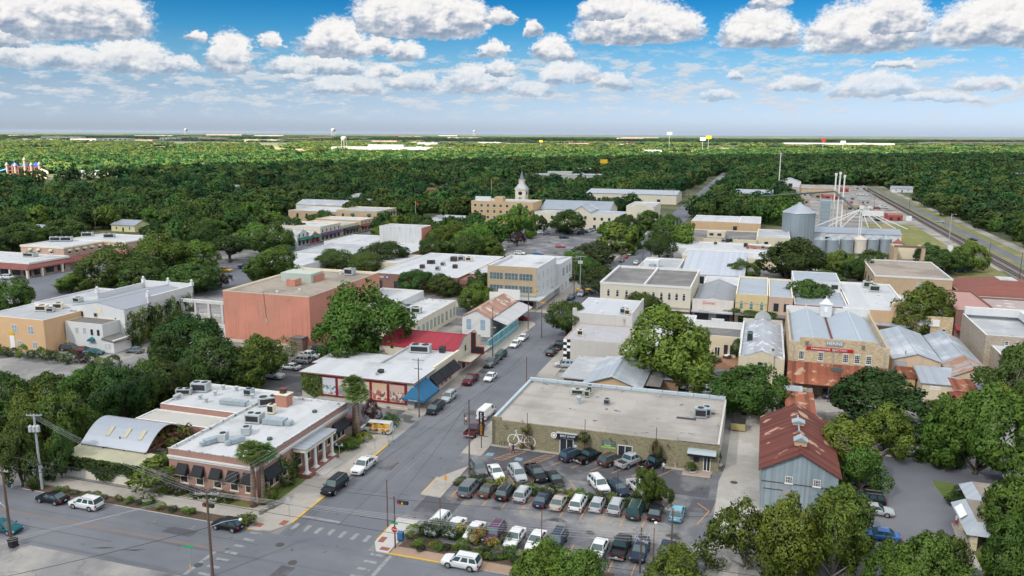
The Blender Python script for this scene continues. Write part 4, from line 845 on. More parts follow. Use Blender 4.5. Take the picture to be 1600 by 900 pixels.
b = MB(); b.hexa([(9.9,12,4.2),(14.2,12,2.8),(14.2,21,2.8),(9.9,21,4.2),(9.9,12,4.3),(14.2,12,2.9),(14.2,21,2.9),(9.9,21,4.3)], rust_roof); b.box(9.95,12.2,0,13.9,20.8,2.7,blue_siding); b.build('lean_to', B.root)
B = Bd('rusty_shed', 'narrow shed with flat rusty tin roof behind the corrugated barn', 'shed', 6.0,133.5,10.4,148.5)
b = MB(); b.box(0,0,0,4.4,15,4.2,brick_dark); b.build('wall', B.root)
b = MB(); b.hexa([(-.3,-.3,4.3),(4.7,-.3,4.3),(4.7,15.2,4.9),(-.3,15.2,4.9),(-.3,-.3,4.42),(4.7,-.3,4.42),(4.7,15.2,5.02),(-.3,15.2,5.02)], rust_roof_x); b.build('roof', B.root)
b = MB(); b.box(4.45,6,0,7.2,9,2.4,wood_dark); b.build('lean_to', B.root)
# == hardware store
B = Bd('hardware_store', 'tan stone hardware store with stepped back wall, twin grey roofs and rusty tin skirt', 'store', 6.6,164.0,25.0,197.0)
b = MB(); b.box(0,0,0,18.4,.4,10.6,stone_tan); b.prism([(1.9,.001),(16.3,.001),(16.3,.399),(1.9,.399)], 10.601,11.6, stone_tan); b.box(0,.4,0,.4,33,10.4,stone_tan); b.box(18.0,.4,0,18.4,33,10.4,stone_tan); b.box(0,32.6,0,18.4,33,11.2,white_wall); b.build('wall', B.root)
r_ = MB()
for xa, xb in ((.4,8.6),(8.9,18.0)):
 m_ = (xa+xb)/2
 for (p0, z0_, p1, z1_) in ((xa, 9.0, m_, 10.9),(m_, 10.9, xb, 9.0)): r_.hexa([(p0,.42,z0_-.2),(p1,.42,z1_-.2),(p1,32.5,z1_-.2),(p0,32.5,z0_-.2),(p0,.42,z0_),(p1,.42,z1_),(p1,32.5,z1_),(p0,32.5,z0_)], mat('hardware_roof', (.32,.37,.43), .6, var=(.5,.06), stripes=('Y',.5,.02)))
 r_.box(m_-.15,.42,10.86,m_+.15,32.5,10.95,metal_white)
r_.box(8.6,.42,8.8,8.9,32.5,9.3,rust_pipe); r_.build('roof', B.root)
b = MB(); b.face([(0,32.55,10.4),(3.6,32.55,10.6),(4.4,32.55,11.7),(5.2,32.55,10.6),(8,32.55,10.6),(8,32.55,9),(0,32.55,9)], white_wall); b.box(7.5,31.2,9.2,10.0,32.5,12.2,white_wall); b.box(7.3,31,12.2,10.2,32.7,12.4,trim_white); b.hexa([(7.5,31.2,12.4),(10,31.2,12.4),(10,32.5,12.4),(7.5,32.5,12.4),(8.5,31.7,13.6),(9,31.7,13.6),(9,32.1,13.6),(8.5,32.1,13.6)], trim_white); b.lathe([(.12,13.6),(.15,13.9),(.02,14.3)], 8, trim_white, (8.75,31.9)); b.box(8.4,31.15,10.6,9.1,31.19,11.7,sign_white); b.build('cupola', B.root)
b = MB(); b.face([(12.5,32.9,10.0),(18,32.9,10.0),(18,32.9,11.6),(15.6,32.9,12.6),(14.8,32.9,13.3),(14,32.9,12.4),(12.5,32.9,11.6)][::-1], white_wall); b.box(12.5,32.5,9.5,18,32.89,11.5,white_wall); b.build('front_parapet', B.root)
B.win('S', [9.0,12.6,17.2,19.3,21.4], 7.05,1.0,1.7, 'multi')
b = MB()
for x in (9.0,12.6,17.2,19.3,21.4): b.box(x-6.6-.55,-.05,8.8,x-6.6+.55,-.003,9.0,trim_cream)
b.build('lintels', B.root)
b = MB(); b.box(-1.6,-.12,-.5,1.6,-.005,.5,mat('sign_grey', (.26,.27,.29), .7)); sg = b.build('name_board', B.root, (8.4,0,10.75)); lettering('HENNE', .98, sign_white, sg, (0,-.13,0),0, .02, sx=.92)
b = MB(); b.box(-4.35,-.12,-.34,4.35,-.005,.34,sign_red); sg = b.build('name_board', B.root, (7.55,0,9.45)); lettering('HARDWARE  ELECTRIC', .56, sign_white, sg, (-.1,-.13,0),0, .02, sx=1.13); 
b = MB(); b.box(-.9,-.1,0,-.5,-.004,.6,stone_grey); b.build('vent_panel', B.root, (4.6,0,9.9)); b = MB(); b.box(-.3,-.1,0,.3,-.004,.9,mat('shutter_brown', (.20,.16,.13), .8)); b.build('shutter', B.root, (3.3,0,9.95)); b = MB(); b.box(-.3,-.1,0,.3,-.004,.9,MATS['shutter_brown']); b.build('shutter', B.root, (13.6,0,9.95))
b = MB(); b.tube((8.3,-.12,6.2),(8.3,-.12,9.4),.07,.07,6,ac_metal); b.tube((.9,-.12,6.4),(.9,-.12,9.9),.06,.06,6,ac_metal); b.tube((17.6,-.12,6.4),(17.6,-.12,9.9),.06,.06,6,ac_metal); b.box(8.05,-.3,9.2,8.55,-.05,9.5,ac_metal); b.build('downpipe', B.root)
b = MB(); b.hexa([(-.1,-1.2,4.4),(18.2,-1.2,4.4),(18.2,0,6.5),(-.1,0,6.5),(-.1,-1.25,4.5),(18.2,-1.25,4.5),(18.2,-.05,6.6),(-.1,-.05,6.6)], rust_roof_x); b.hexa([(-.1,-4.6,3.3),(14.5,-4.6,3.3),(14.5,-1.2,4.4),(-.1,-1.2,4.4),(-.1,-4.6,3.4),(14.5,-4.6,3.4),(14.5,-1.25,4.5),(-.1,-1.25,4.5)], rust_roof_x); b.build('tin_skirt', B.root)
b = MB()
for x in (.1,3.8,7.6,11,14.3): b.box(x-.08,-4.4,0,x+.08,-4.24,3.25,wood_dark)
b.build('shed_posts', B.root)
b = MB(); b.box(8.0,-.9,5.3,10.2,-.55,6.05,mat('louvre', (.10,.12,.12), .6)); b.build('louvre', B.root)
b = MB(); 
for k in range(7): b.box(-1.5,-.8,.35*k,1.5,.8,.35*k+.3,mat('lumber', (.38,.33,.27), .9, var=(2,.2)))
tag(b.build('lumber_stack', None, (9.8,160.3,0)), 'stack of pale weathered lumber under the rusty tin skirt', 'lumber')
b = MB(); b.hexa([(-1.7,-2,2.6),(1.7,-2,2.6),(1.7,2,3.1),(-1.7,2,3.1),(-1.7,-2,2.7),(1.7,-2,2.7),(1.7,2,3.2),(-1.7,2,3.2)], metal_grey); 
for x, y in ((-1.5,-1.8),(1.5,-1.8),(-1.5,1.8),(1.5,1.8)): b.box(x-.07,y-.07,0,x+.07,y+.07,2.8,wood_dark)
tag(b.build('carport', None, (7.6,156.2,0)), 'small bluish tin carport roof between the shed and the hardware store', 'carport')
# barrel-fronted cream building left of the hardware store
B = Bd('cream_workshop', 'narrow cream workshop with blotched grey gable roof and round-topped front', 'building', -3.0,163.2,5.9,194.0)
B.gable(6.6,8.2, 'Y', cream_wall, metal_blotch, .05, rect=(-2.6,163.3,5.5,193.5)); b = MB(); b.box(-.0,.0,0,8.9,.3,6.9,cream_wall); b.box(0,.3,0,.35,30.5,7.3,white_wall); b.box(8.55,.3,0,8.9,30.5,7.3,white_wall); b.box(0,30.5,0,8.9,30.8,8.0,grey_wall); b.build('parapet', B.root)
b = MB(); n = 12; pts = [(4.45+1.9*math.cos(math.pi*k/n),8.0+1.9*math.sin(math.pi*k/n)) for k in range(n+1)]
b.face([(x,30.4,z) for x, z in pts], grey_roof); b.face([(x,30.85,z) for x, z in pts][::-1], grey_roof)
for (xa, za),(xb, zb) in zip(pts, pts[1:]): b.face([(xa,30.4,za),(xa,30.85,za),(xb,30.85,zb),(xb,30.4,zb)], grey_roof)
b.build('round_pediment', B.root)
B.win('S', [1.2], 5.0, .8, .9, 'dark'); b = MB(); b.box(6.3,-.5,0,6.8,.5,8.6,cream_wall); b.box(6.3,-.55,8.6,6.8,.55,8.8,wood_dark); b.build('chimney', B.root); b = MB(); b.box(.4,-.3,0,2.9,-.01,3.2,ac_metal); b.box(.2,-1.6,3.2,3.1,-.01,3.35,galv); b.build('loading_door', B.root); B.win('S', [4.4], 1.0,1.2,1.6, 'dark')
ac((-1.1,174.9),6.9,(1.2,1.2,2.4), 'tall green condenser on the blotched grey gable roof', None, 0, mat('green_paint', (.10,.20,.16), .6))
# patio building and white parapet row
B = Bd('patio_cafe', 'low cream cafe with grey roof opening on a brown patio', 'building', -14.0,186.0,-3.1,198.0)
B.flat(5.0, cream_wall, dark_roof, .25, .3, white_wall, rect=(-14,186.2,-3.1,195.4)); b = MB(); b.box(-.5,9.6,0,10.9,10.1,6.3,white_wall); b.box(3.5,9.58,6.3,6.5,10.12,6.9,white_wall); b.build('street_parapet', B.root)
B.win('S', [-5.0,-6.4], .8, .9,2.2, 'dark', line=186.2); B.win('S', [-8.3], .1,1.3,2.3, 'door', line=186.2, name='door'); B.win('S', [-11], .6,1.6,2.3, 'dark', line=186.2)
sheet('patio', [rc(-15,176,-3.1,186.1)], mat('patio_brown', (.30,.16,.10), .95, var=(1.5,.2)), .03)
# beige house with grey tin roofs behind the olive shop
B = Bd('beige_house', 'beige single-storey house with grey tin gable and flat side roofs behind the olive shop', 'house', -36.5,145.5,-18.5,166.0)
B.gable(3.3,5.2, 'Y', tan_wall, metal_grey, .6, rect=(-31.2,146.5,-20.6,161.5)); b = MB(); b.box(.4,4.0,0,5.4,19.5,3.1,mat('brown_wall', (.24,.17,.12), .9)); b.build('side_wall', B.root); b = MB(); b.box(-.2,3.4,3.1,5.9,20,3.3,grey_roof); b.box(5.8,15.5,3.2,14,21,3.5,grey_roof); b.build('side_roof', B.root); b = MB(); b.box(5.9,15.3,0,13.8,20.6,3.1,tan_wall); b.build('rear_wall', B.root)
B = Bd('tin_roof_shed', 'low shed with dark tin roof beside the courtyard tree', 'shed', -19.6,152.5,-14.0,166.5)
b = MB(); b.box(0,3.0,0,5.5,14,2.9,mat('shed_brown', (.26,.17,.115), .9, var=(1,.12))); b.build('wall', B.root); b = MB(); b.hexa([(-.3,-2.2,2.7),(2.6,-2.2,2.7),(2.6,14.2,3.1),(-.3,14.2,3.1),(-.3,-2.2,2.8),(2.6,-2.2,2.8),(2.6,14.2,3.2),(-.3,14.2,3.2)], dark_roof); b.hexa([(2.7,2.2,3.0),(5.9,2.2,3.0),(5.9,14.2,3.3),(2.7,14.2,3.3),(2.7,2.2,3.1),(5.9,2.2,3.1),(5.9,14.2,3.4),(2.7,14.2,3.4)], metal_grey); b.build('roof', B.root)
sheet('courtyard', [rc(-19,158,-9,176)], dirt, .03)
# grey two-storey block and lower checkered-corner block on the street
B = Bd('grey_block', 'plain grey two-storey block with pale ribbed flat roof by the street', 'building', -43.4,187.5,-28.6,206.5)
B.flat(7.9, grey_wall, mat('ribbed_roof', (.42,.44,.48), .8, stripes=('X',.9,.03), var=(.3,.06)), .15, .25, trim_white); b = MB(); b.box(14.4,0,7.9,14.8,19,8.6,grey_wall); b.box(0,-.02,7.9,.9,.9,8.8,grey_wall); b.build('parapet_step', B.root); b = MB(); b.box(.5,-.2,6.4,1.0,-.01,6.9,galv); b.tube((.75,-.1,3),(.75,-.1,6.4),.05,.05,6,galv); b.build('downpipe', B.root); b = MB(); b.box(12.6,-.2,6.6,13.1,-.01,7.1,galv); b.tube((12.85,-.1,3),(12.85,-.1,6.6),.05,.05,6,galv); b.build('downpipe', B.root)
for p_, la in (((-30.1,189.0), 'grey box condenser at the right corner of the pale ribbed roof'),((-31.4,190.1), 'brown edged condenser beside the corner one on the ribbed roof')): ac(p_, 7.75,(1.2,1.0,1.5), la, None, 0, trim_cream if 'grey' in la else ac_metal)
for p_ in ((-39.9,199.8),(-36.3,188.4),(-31.8,196.9)): vent(p_, 7.75, 'white mushroom vent on the pale ribbed roof', 'mushroom vents on the ribbed roof', .3, .8, trim_white)
B = Bd('checkered_shop', 'lower grey shop with black and white checkered corner on the street', 'building', -41.6,171.2,-28.0,187.4)
B.flat(5.3, grey_wall, mat('speckled_roof', (.36,.36,.38), .85, var=(.6,.12), stripes=('X',.9,.03)), .15, .25, mat('pink_flash', (.45,.33,.30), .8)); b = MB()
for k in range(7):
 for j in range(2):
  b.box(j*.8,-.03,.3+k*.7,j*.8+.8,-.003,1.0+k*.7,sign_black if (k+j) % 2 or k < 3 and j == 1 else sign_white)
for k in range(7): b.box(-.03,.0,.3+k*.7,-.003,1.6,1.0+k*.7,sign_black if k % 2 else sign_white)
b.build('checkered_panel', B.root); lettering('Grand Antique', .55, mat('faded_letters', (.40,.42,.40), .9), B.root, (5.2,-.01,3.9),0, .004, slant=.2)
ac((-38.7,175.6),5.15,(1.3,1.0,1.4), 'cream condenser on the roof of the checkered shop', None, 0, trim_cream)
for p_ in ((-37.6,173.5),(-32.7,173.3),(-35.4,178.0),(-30.1,173.0)): vent(p_, 5.15, 'thin vent pipe on the roof of the checkered shop', 'vent pipes on the checkered shop', .12, .7, trim_white)
B = Bd('cream_annex', 'small cream annex with white roof squeezed behind the courtyard tree', 'building', -27.9,168.0,-20.0,182.0)
B.flat(4.4, cream_wall, white_roof, .2, .3, trim_cream); B.win('S', [-26.3], 1.8,1.0, .8, 'dark')
B = Bd('white_row', 'white painted row building with stepped street parapet behind the courtyard tree', 'building', -28.0,183.0,-14.6,204.0)
B.flat(5.6, white_wall, white_roof, .5, .3, white_wall)
# metal sheds right of the hardware store
B = Bd('peach_shed', 'peach metal warehouse with wide pale grey gable roof right of the hardware store', 'warehouse', 28.0,178.5,37.0,204.0)
B.gable(4.9,6.3, 'Y', mat('peach_metal', (.58,.44,.33), .7, stripes=('X',2.2,.05), var=(.3,.06)), metal_grey, .3); b = MB(); b.box(4.0,-.08,.2,8.3,-.004,3.6,trim_cream); b.box(6.2,-.1,.2,8.2,-.081,3.5,trim_white); b.box(.2,-.1,2.2,2.6,-.004,4.6,ac_metal); b.build('sliding_door', B.root)
B = Bd('tin_store', 'cream tin store with low dark corrugated roof in front of the peach warehouse', 'store', 32.0,168.0,39.0,177.0)
b = MB(); b.box(0,0,0,7,9,3.3,cream_wall); b.build('wall', B.root); b = MB(); b.hexa([(-.4,-.4,3.2),(7.2,-.4,3.2),(7.2,9.2,4.2),(-.4,9.2,4.2),(-.4,-.4,3.32),(7.2,-.4,3.32),(7.2,9.2,4.32),(-.4,9.2,4.32)], metal_grey); b.build('roof', B.root)
b = MB(); b.box(-.95,-.05,-.35,.95,-.005,.35,sign_white); sg = b.build('sign_panel', B.root, (2.3,0,2.4)); lettering('Kosten K', .45, sign_red, sg, (0,-.055,0),0, .004)
b = MB(); b.box(28.6,173,0,31.6,177.5,2.6,tan_wall); b.hexa([(28.4,172.6,2.6),(31.9,172.6,2.6),(31.9,178.2,3.4),(28.4,178.2,3.4),(28.4,172.6,2.7),(31.9,172.6,2.7),(31.9,178.2,3.5),(28.4,178.2,3.5)], rust_roof_x); tag(b.build('rusty_lean_to', None, (0,0,0)), 'small tan lean-to with rusty roof between the store and peach warehouse', 'lean-to')
B = Bd('long_tin_shed', 'long shed with blue-grey tin gable roof, its near part weathered brown', 'shed', 37.4,172.5,46.0,206.0)
B.gable(4.0,5.6, 'Y', cream_wall, metal_grey, .2, rect=(38.4,183.0,45.6,206)); B.gable(3.8,5.7, 'Y', cream_wall, mat('brown_tin', (.31,.255,.24), .75, stripes=('Y',1.4,.16), var=(.4,.2), spots=((.30,.17,.11), .3, .55, .66)), .3, rect=(38.0,172.5,46,182.9), names=('front_wall', 'front_roof'))
B = Bd('porch_house', 'cream house with rusty porch roof and striped tin lean-to', 'house', 36.8,160.5,47.0,171.5)
b = MB(); b.box(3.5,1.5,0,10,10.5,2.9,cream_wall); b.box(.4,4,0,3.4,10.5,2.7,white_wall); b.build('wall', B.root); b = MB(); b.hexa([(4.6,1,2.8),(10.4,1,2.8),(10.4,11,3.7),(4.6,11,3.7),(4.6,1,2.9),(10.4,1,2.9),(10.4,11,3.8),(4.6,11,3.8)], metal_grey); b.hexa([(.2,4.5,2.9),(4.55,4.5,2.9),(4.55,11,3.7),(.2,11,3.7),(.2,4.5,3.0),(4.55,4.5,3.0),(4.55,11,3.8),(.2,11,3.8)], rust_roof_x); b.build('roof', B.root); b = MB(); b.hexa([(-.9,.2,2.3),(5.6,.2,2.3),(5.6,4.4,2.8),(-.9,4.4,2.8),(-.9,.2,2.4),(5.6,.2,2.4),(5.6,4.4,2.9),(-.9,4.4,2.9)], mat('rust_red', (.20,.045,.035), .8, stripes=('X',2,.2))); b.build('porch_roof', B.root)
B.win('S', [38.9], .3,1.4,1.7, 'white', line=164.5)
# stone buildings at the right edge
B = Bd('stone_hall', 'tan stone hall with white stepped parapet and grey flat roof near the right edge', 'building', 46.6,178.0,58.5,213.0)
B.flat(8.8, stone_grey, grey_roof, .8, .35, white_wall, rect=(47.6,190.5,60.5,213)); b = MB(); b.box(1.2,33.5,8.8,13.6,34.6,10.6,white_wall); b.box(12.6,24,8.6,13.8,34.6,10.4,white_wall); b.build('parapet', B.root)
B.flat(6.6, stone_grey, grey_roof, .5, .35, white_wall, rect=(48.8,176,60.5,190.45), names=('front_wall', 'front_roof')); B.win('W', [179,183], 1.6, .9,2.8, 'white', line=48.8)
b = MB(); b.hexa([(3.4,12.5,6.6),(13.6,12.5,6.6),(13.6,14.3,6.6),(3.4,14.3,6.6),(3.4,13.6,8.2),(13.6,13.6,8.2),(13.6,14.3,8.2),(3.4,14.3,8.2)], metal_white); b.build('dormer', B.root, (0,-1.9+2,0)); B.win('S', [51.6,53.7,56.9,59.0], 6.9, .8, .9, 'white', line=190.2)

# == big windowless brick block
B = Bd('brick_block', 'big windowless salmon brick block with tan gravel roof', 'building', -125.6,161.7,-101.4,198.0)
B.flat(12.7, brick_salmon, gravel_roof, .5, .35, trim_cream); B.band(12.72,12.85, trim_cream, .06, name='coping')
b = MB(); b.box(-.25,-.12,4.9,.25,-.004,5.9,ac_metal); b.tube((0,-.06,5.9),(-.5,-.06,12.4),.05,.05,5,brick_dark); b.build('conduit', B.root, (12.2,0,.8)); b = MB(); b.box(-.1,-.05,.0,24.3,-.003,.75,mat('plinth', (.55,.48,.38), .9)); b.build('plinth', B.root)
b = MB(); b.box(20.3,-2.2,0,23.2,-.01,3.0,mat('hut_wall', (.20,.15,.12), .9)); b.box(20.1,-2.4,3.0,23.4,-.01,3.15,dark_roof); b.build('door_hut', B.root)
q = (-118.0,179.9)
b = MB(); b.box(q[0]+125.6-3,q[1]-161.7,12.21,q[0]+125.6+6,q[1]-161.7+6,14.6,ac_green); b.build('roof_house', B.root)
for nm_, (px_, py_), w_, d_ in (('penthouse', (-114.0,181.3),4.5,5),('penthouse', (-114.6,174.4),2.6,3)):
 b = MB(); b.box(px_+125.6-w_/2,py_-161.7,12.21,px_+125.6+w_/2,py_-161.7+d_,14.0,brick_salmon,gravel_roof); b.build(nm_, B.root)
ac((-108.6,194.5),12.22,(2.6,2.2,1.9), 'pale air conditioner at the far end of the big brick block roof', None, 0, ac_metal, 2); vent((-111.6,194.6),12.22, 'white vent near the far edge of the big brick block roof', None, .4,1.2, trim_white)
for p_ in ((-112.6,165.4),(-108.8,169.3)): vent(p_, 12.22, 'white stub vent near the front parapet of the big brick block', 'front vents on the brick block', .3, .7, trim_white)
# white theatre, ivy side, with peach neighbour
B = Bd('white_theatre', 'white gabled hall with grey roof, ball finials and an ivy hedge along its side', 'building', -160.4,149.6,-144.6,174.0)
B.gable(9.0,10.3, 'Y', white_wall, mat('theatre_roof', (.27,.29,.33), .85, var=(.3,.06)), .05); b = MB()
b.box(15.5,8,8.8,15.9,24.4,10.6,white_wall); b.box(15.45,7.9,10.6,15.95,24.5,10.75,trim_white); b.box(-.3,8,8.6,.1,24.4,10.6,white_wall); b.box(0,24.1,0,15.8,24.5,11.2,white_wall)
for x, y in ((15.7,8.2),(15.7,24.2),(8,24.3),(-.1,8.2),(-.1,24.2)): b.box(x-.4,y-.4,10.6,x+.4,y+.4,11.6,trim_white); b.lathe([(.1,11.6),(.34,11.9),(.3,12.2),(.02,12.4)], 10, trim_white, (x, y))
b.build('parapet', B.root); B.win('E', [160,164,168], 6.6, .7,1.0, 'dark'); b = MB(); b.box(7.1,-.06,7.6,9.0,-.003,9.0,trim_cream); b.box(6.0,-.05,4.4,6.8,-.003,6.4,trim_cream); b.box(12.8,-.05,6,13.2,-.003,6.9,glass); b.build('louvre', B.root)
B.flat(6.6, white_wall, dark_roof, .12, .2, trim_cream, (-157.3,144.2,-146.2,149.55), names=('annex_wall', 'annex_roof')); B.win('S', [-153.8,-151.6], 3.9, .9,1.5, 'plain', line=144.2); B.win('S', [-149.4,-147.5], 3.8, .7,1.4, 'dark', line=144.2)
b = MB(); n = 10; P_ = [(.95*math.cos(math.pi*k/n), .95*math.sin(math.pi*k/n)) for k in range(n+1)]
for (xa, za),(xb, zb) in zip(P_, P_[1:]): b.face([(xa,0,za),(xa,-.8,za*.6),(xb,-.8,zb*.6),(xb,0,zb)], mat('teal_canvas', (.02,.12,.14), .7))
b.face([(x,-.79,z*.6) for x, z in P_], MATS['teal_canvas']); b.build('door_awning', B.root, (10.9,-5.4,2.4)); b = MB(); b.box(14.3,-5.8,0,17.5,-.5,3.0,white_wall); b.hexa([(14.2,-6,3.0),(18,-6,2.6),(18,-.3,2.6),(14.2,-.3,3.0),(14.2,-6,3.5),(18,-6,2.8),(18,-.3,2.8),(14.2,-.3,3.5)], dark_roof); b.build('side_porch', B.root); B.win('S', [-145.2,-144.2], .9, .6,1.3, 'plain', line=143.8)
for k, q_ in enumerate(((-160.1,149.1),(-159.2,149.4),(-157.6,150.0),(-156.6,150.4),(-154.9,150.2),(-153.3,150.0))): ac(q_, 6.5,(1.0,1.0,1.3), 'sage condenser in the row on the low annex of the white gabled hall' if k != 2 else 'dark condenser in the row on the low annex of the white gabled hall', 'condensers on the white annex' if k != 2 else None, 0, ac_green if k != 2 else steel_dark)
B = Bd('peach_block', 'peach two-storey block with blue-grey flat roof left of the white gabled hall', 'building', -176.0,138.6,-157.6,152.4)
B.flat(8.0, peach_wall, grey_roof, .25, .3, trim_white); B.win('S', [-166.6,-161.6], 4.3,1.7,2.0, 'plain'); B.win('S', [-165.4,-160.8], .9,1.5,1.6, 'plain'); B.win('E', [149], 1.0,2.0,2.2, 'plain')
b = MB(); b.box(-.7,-.1,0,.7,-.004,3.2,sign_white); b.box(-.75,-.12,3.3,.7,-.004,4.3,sign_yellow); b.build('notice_board', B.root, (8.4,0,.4)); b = MB(); b.box(18.42,5,0,19.6,7.5,1.7,mat('bin_yellow', (.50,.42,.12), .7)); b.build('skip', B.root)
for p_, s_, la in (((-167.4,147.3),(2.6,1.8,1.4), 'tan air conditioner toward the front of the peach block roof'),((-165.4,150.3),(2.2,1.6,1.5), 'cream air conditioner in the middle of the peach block roof'),((-164.2,146.9),(1.6,1.4,1.1), 'grey air conditioner between two others on the peach block roof')): ac(p_, 7.76, s_, la, None, R(20), trim_cream if 'grey' not in la else ac_metal)
B = Bd('white_gallery', 'narrow white block with blue-grey roof behind the peach block', 'building', -176.0,152.8,-160.8,173.5)
B.flat(8.2, white_wall, grey_roof, .4, .3, white_wall); ac((-167.1,157.9),7.8,(2.0,1.6,1.3), 'pale green air conditioner behind the peach block', None, 0, ac_green)
# white concrete frame of a roofless facade
t = thing('concrete_frame', 'weathered white concrete frame of a roofless facade beside the brick block', 'ruin', (-143.4,168.0,0))
b = MB()
b.box(-.2,-.4,7.6,17.2,.4,8.4,stained_white); b.box(0,.3,4.2,17,.6,4.8,stained_white); b.build('beam', t)
for k in range(5):
 b = MB(); b.box(k*4.1-.02,-.35,0,k*4.1+.6,.35,7.58,stained_white); b.build('pillar', t)
b = MB()
for k in range(4): b.box(k*4.1+.65,.32,0,k*4.1+4.05,.58,4.15,mat('ruin_wall', (.40,.38,.34), .95, var=(1.2,.3), col2=((.10,.14,.05), .8, .5, .62)))
b.build('infill_wall', t)
b = MB(); b.box(0,-4,0,9,-.6,3.0,white_wall,grey_roof); tag(b.build('lean_to_block', None, (-135,167.0,0)), 'small flat-roofed white block in front of the concrete frame', 'shed')
# == pinkish L-shaped bank by the plaza
B = Bd('pink_brick_offices', 'pinkish brick offices wrapped by a maroon canopy at the plaza', 'building', -310,214,-247,232)
B.flat(5.2, pink_brick, white_roof, .3, .3, trim_white, rect=(-310,214.6,-247.6,231.9)); B.flat(8.2, pink_brick, white_roof, .3, .3, trim_white, rect=(-271,232,-250,251), names=('upper_wall','upper_roof')); B.flat(8.4, pink_brick, white_roof, .3, .3, trim_white, rect=(-268,251.05,-239,270), names=('wing_wall','wing_roof'))
B.band(7.6,8.2, trim_cream, .15, rect=(-271,232,-250,251)); B.band(7.8,8.4, trim_cream, .15, rect=(-268,251.05,-239,270)); B.band(4.5,5.2, trim_white, .12, rect=(-310,214.6,-247.6,231.9))
mar = mat('maroon_tile', (.20,.075,.065), .85, stripes=('X',2,.08))
b = MB(); b.hexa([(-1,-2.6,3.0),(64.9,-2.6,3.0),(62.9,.5,3.0),(-1,.5,3.0),(-1,-2.2,3.5),(64.5,-2.2,3.5),(62.9,.5,4.6),(-1,.5,4.6)], mar); b.hexa([(62.9,.5,3.0),(64.9,-2.6,3.0),(63.2,37,3.0),(61.0,37,3.0),(62.5,.5,4.6),(64.5,-2.2,3.5),(62.8,37,3.5),(61.0,37,4.6)], mar); b.hexa([(61,34,3.0),(73,34,3.0),(73,37.2,3.0),(61,37.2,3.0),(61,34.4,3.5),(73,34.4,3.5),(73,37.1,4.6),(61,37.1,4.6)], mar); b.build('canopy', B.root)
for k in range(9):
 b = MB(); b.box(-.35,-.35,0,.35,.35,3.0,trim_cream); b.build('pillar', B.root, (1+k*7.9,-2.0,0))
for k in range(4):
 b = MB(); b.box(-.35,-.35,0,.35,.35,3.0,trim_cream); b.build('pillar', B.root, (64.2-k*.3,4+k*9,0))
B.win('S', [-306+5.2*k for k in range(12)], .4,3.6,2.2, 'dark', line=214.6); B.win('E', [218,223,228], .4,3.4,2.2, 'dark', line=-247.6)
B.win('E', [234.5,238,241.5,245,249], 5.6,1.5,1.5, 'white', line=-250); B.awning('E', [234.5,238,241.5,245,249], 7.3,1.8, .8, .7, cream_canvas, line=-250); B.win('S', [-266,-262,-256], 5.6,1.5,1.5, 'white', line=232); B.awning('S', [-266,-262,-256], 7.3,1.8, .8, .7, cream_canvas, line=232); B.win('S', [-247,-244,-241], 5.6,1.5,1.5, 'white', line=251.05); B.awning('S', [-247,-244,-241], 7.3,1.8, .8, .7, cream_canvas, line=251.05)
for p_, la in (((-268.3,246.0), 'pale air conditioner at the left of the pink offices upper roof'),((-264.5,247.3), 'wide pale air conditioner right of another on the pink offices upper roof'),((-267.9,261.2), 'tall pale air conditioner at the bend of the pink offices roof'),((-256.3,260.9), 'air conditioner at the right end of the pink offices roof')): ac(p_, 8.0,(4.2,2.4,1.9), la, None, R(30), ac_metal, 2)
ac((-260.6,226.9),4.9,(5,2.5,1.6), 'low grey air conditioner on the lower front roof of the pink offices', None, 0, ac_green, 2)
# == tan three-storey corner block
B = Bd('tan_block', 'three-storey tan brick corner block with wide banded windows and a white side wall', 'building', -77.6,222.0,-62.4,245.0)
B.flat(12.3, white_wall, white_roof, .9, .4, white_wall, front=brick_tan); b = MB(); b.box(0,-.35,0,15.2,-.004,12.45,brick_tan); b.build('brick_front', B.root)
B.win('S', [-74.8,-70.1,-65.6], 8.4,4.2,2.1, 'bank', line=221.65); B.win('S', [-74.8,-70.1,-65.6], 4.7,4.2,2.1, 'bank', line=221.65); B.win('E', [224.5,229.5,234.5,239.5,243], 8.2,1.0,2.2, 'plain'); B.win('E', [224.5,229.5,234.5,239.5,243], 4.6,1.0,2.2, 'plain'); B.win('S', [-75,-71.5,-68.2,-64.8], .3,3.0,2.6, 'dark', line=221.65)
B.flat(10.0, white_wall, white_roof, .4, .3, white_wall, rect=(-77,245.1,-61.2,262), names=('rear_wall','rear_roof')); B.win('E', [250,255,259], 5.6,1.6,2.4, 'teal', line=-61.2); B.win('E', [249,254,259], .6,1.8,2.4, 'plain', line=-61.2)
b = MB(); b.box(-.4,-4.0,3.2,17.4,-.4,3.55,ac_metal,grey_roof); b.box(15.22,-.4,3.2,17.4,23,3.55,ac_metal,grey_roof); b.box(3,-.5,3.9,15.2,-.37,4.5,sage_wall); b.build('canopy', B.root)
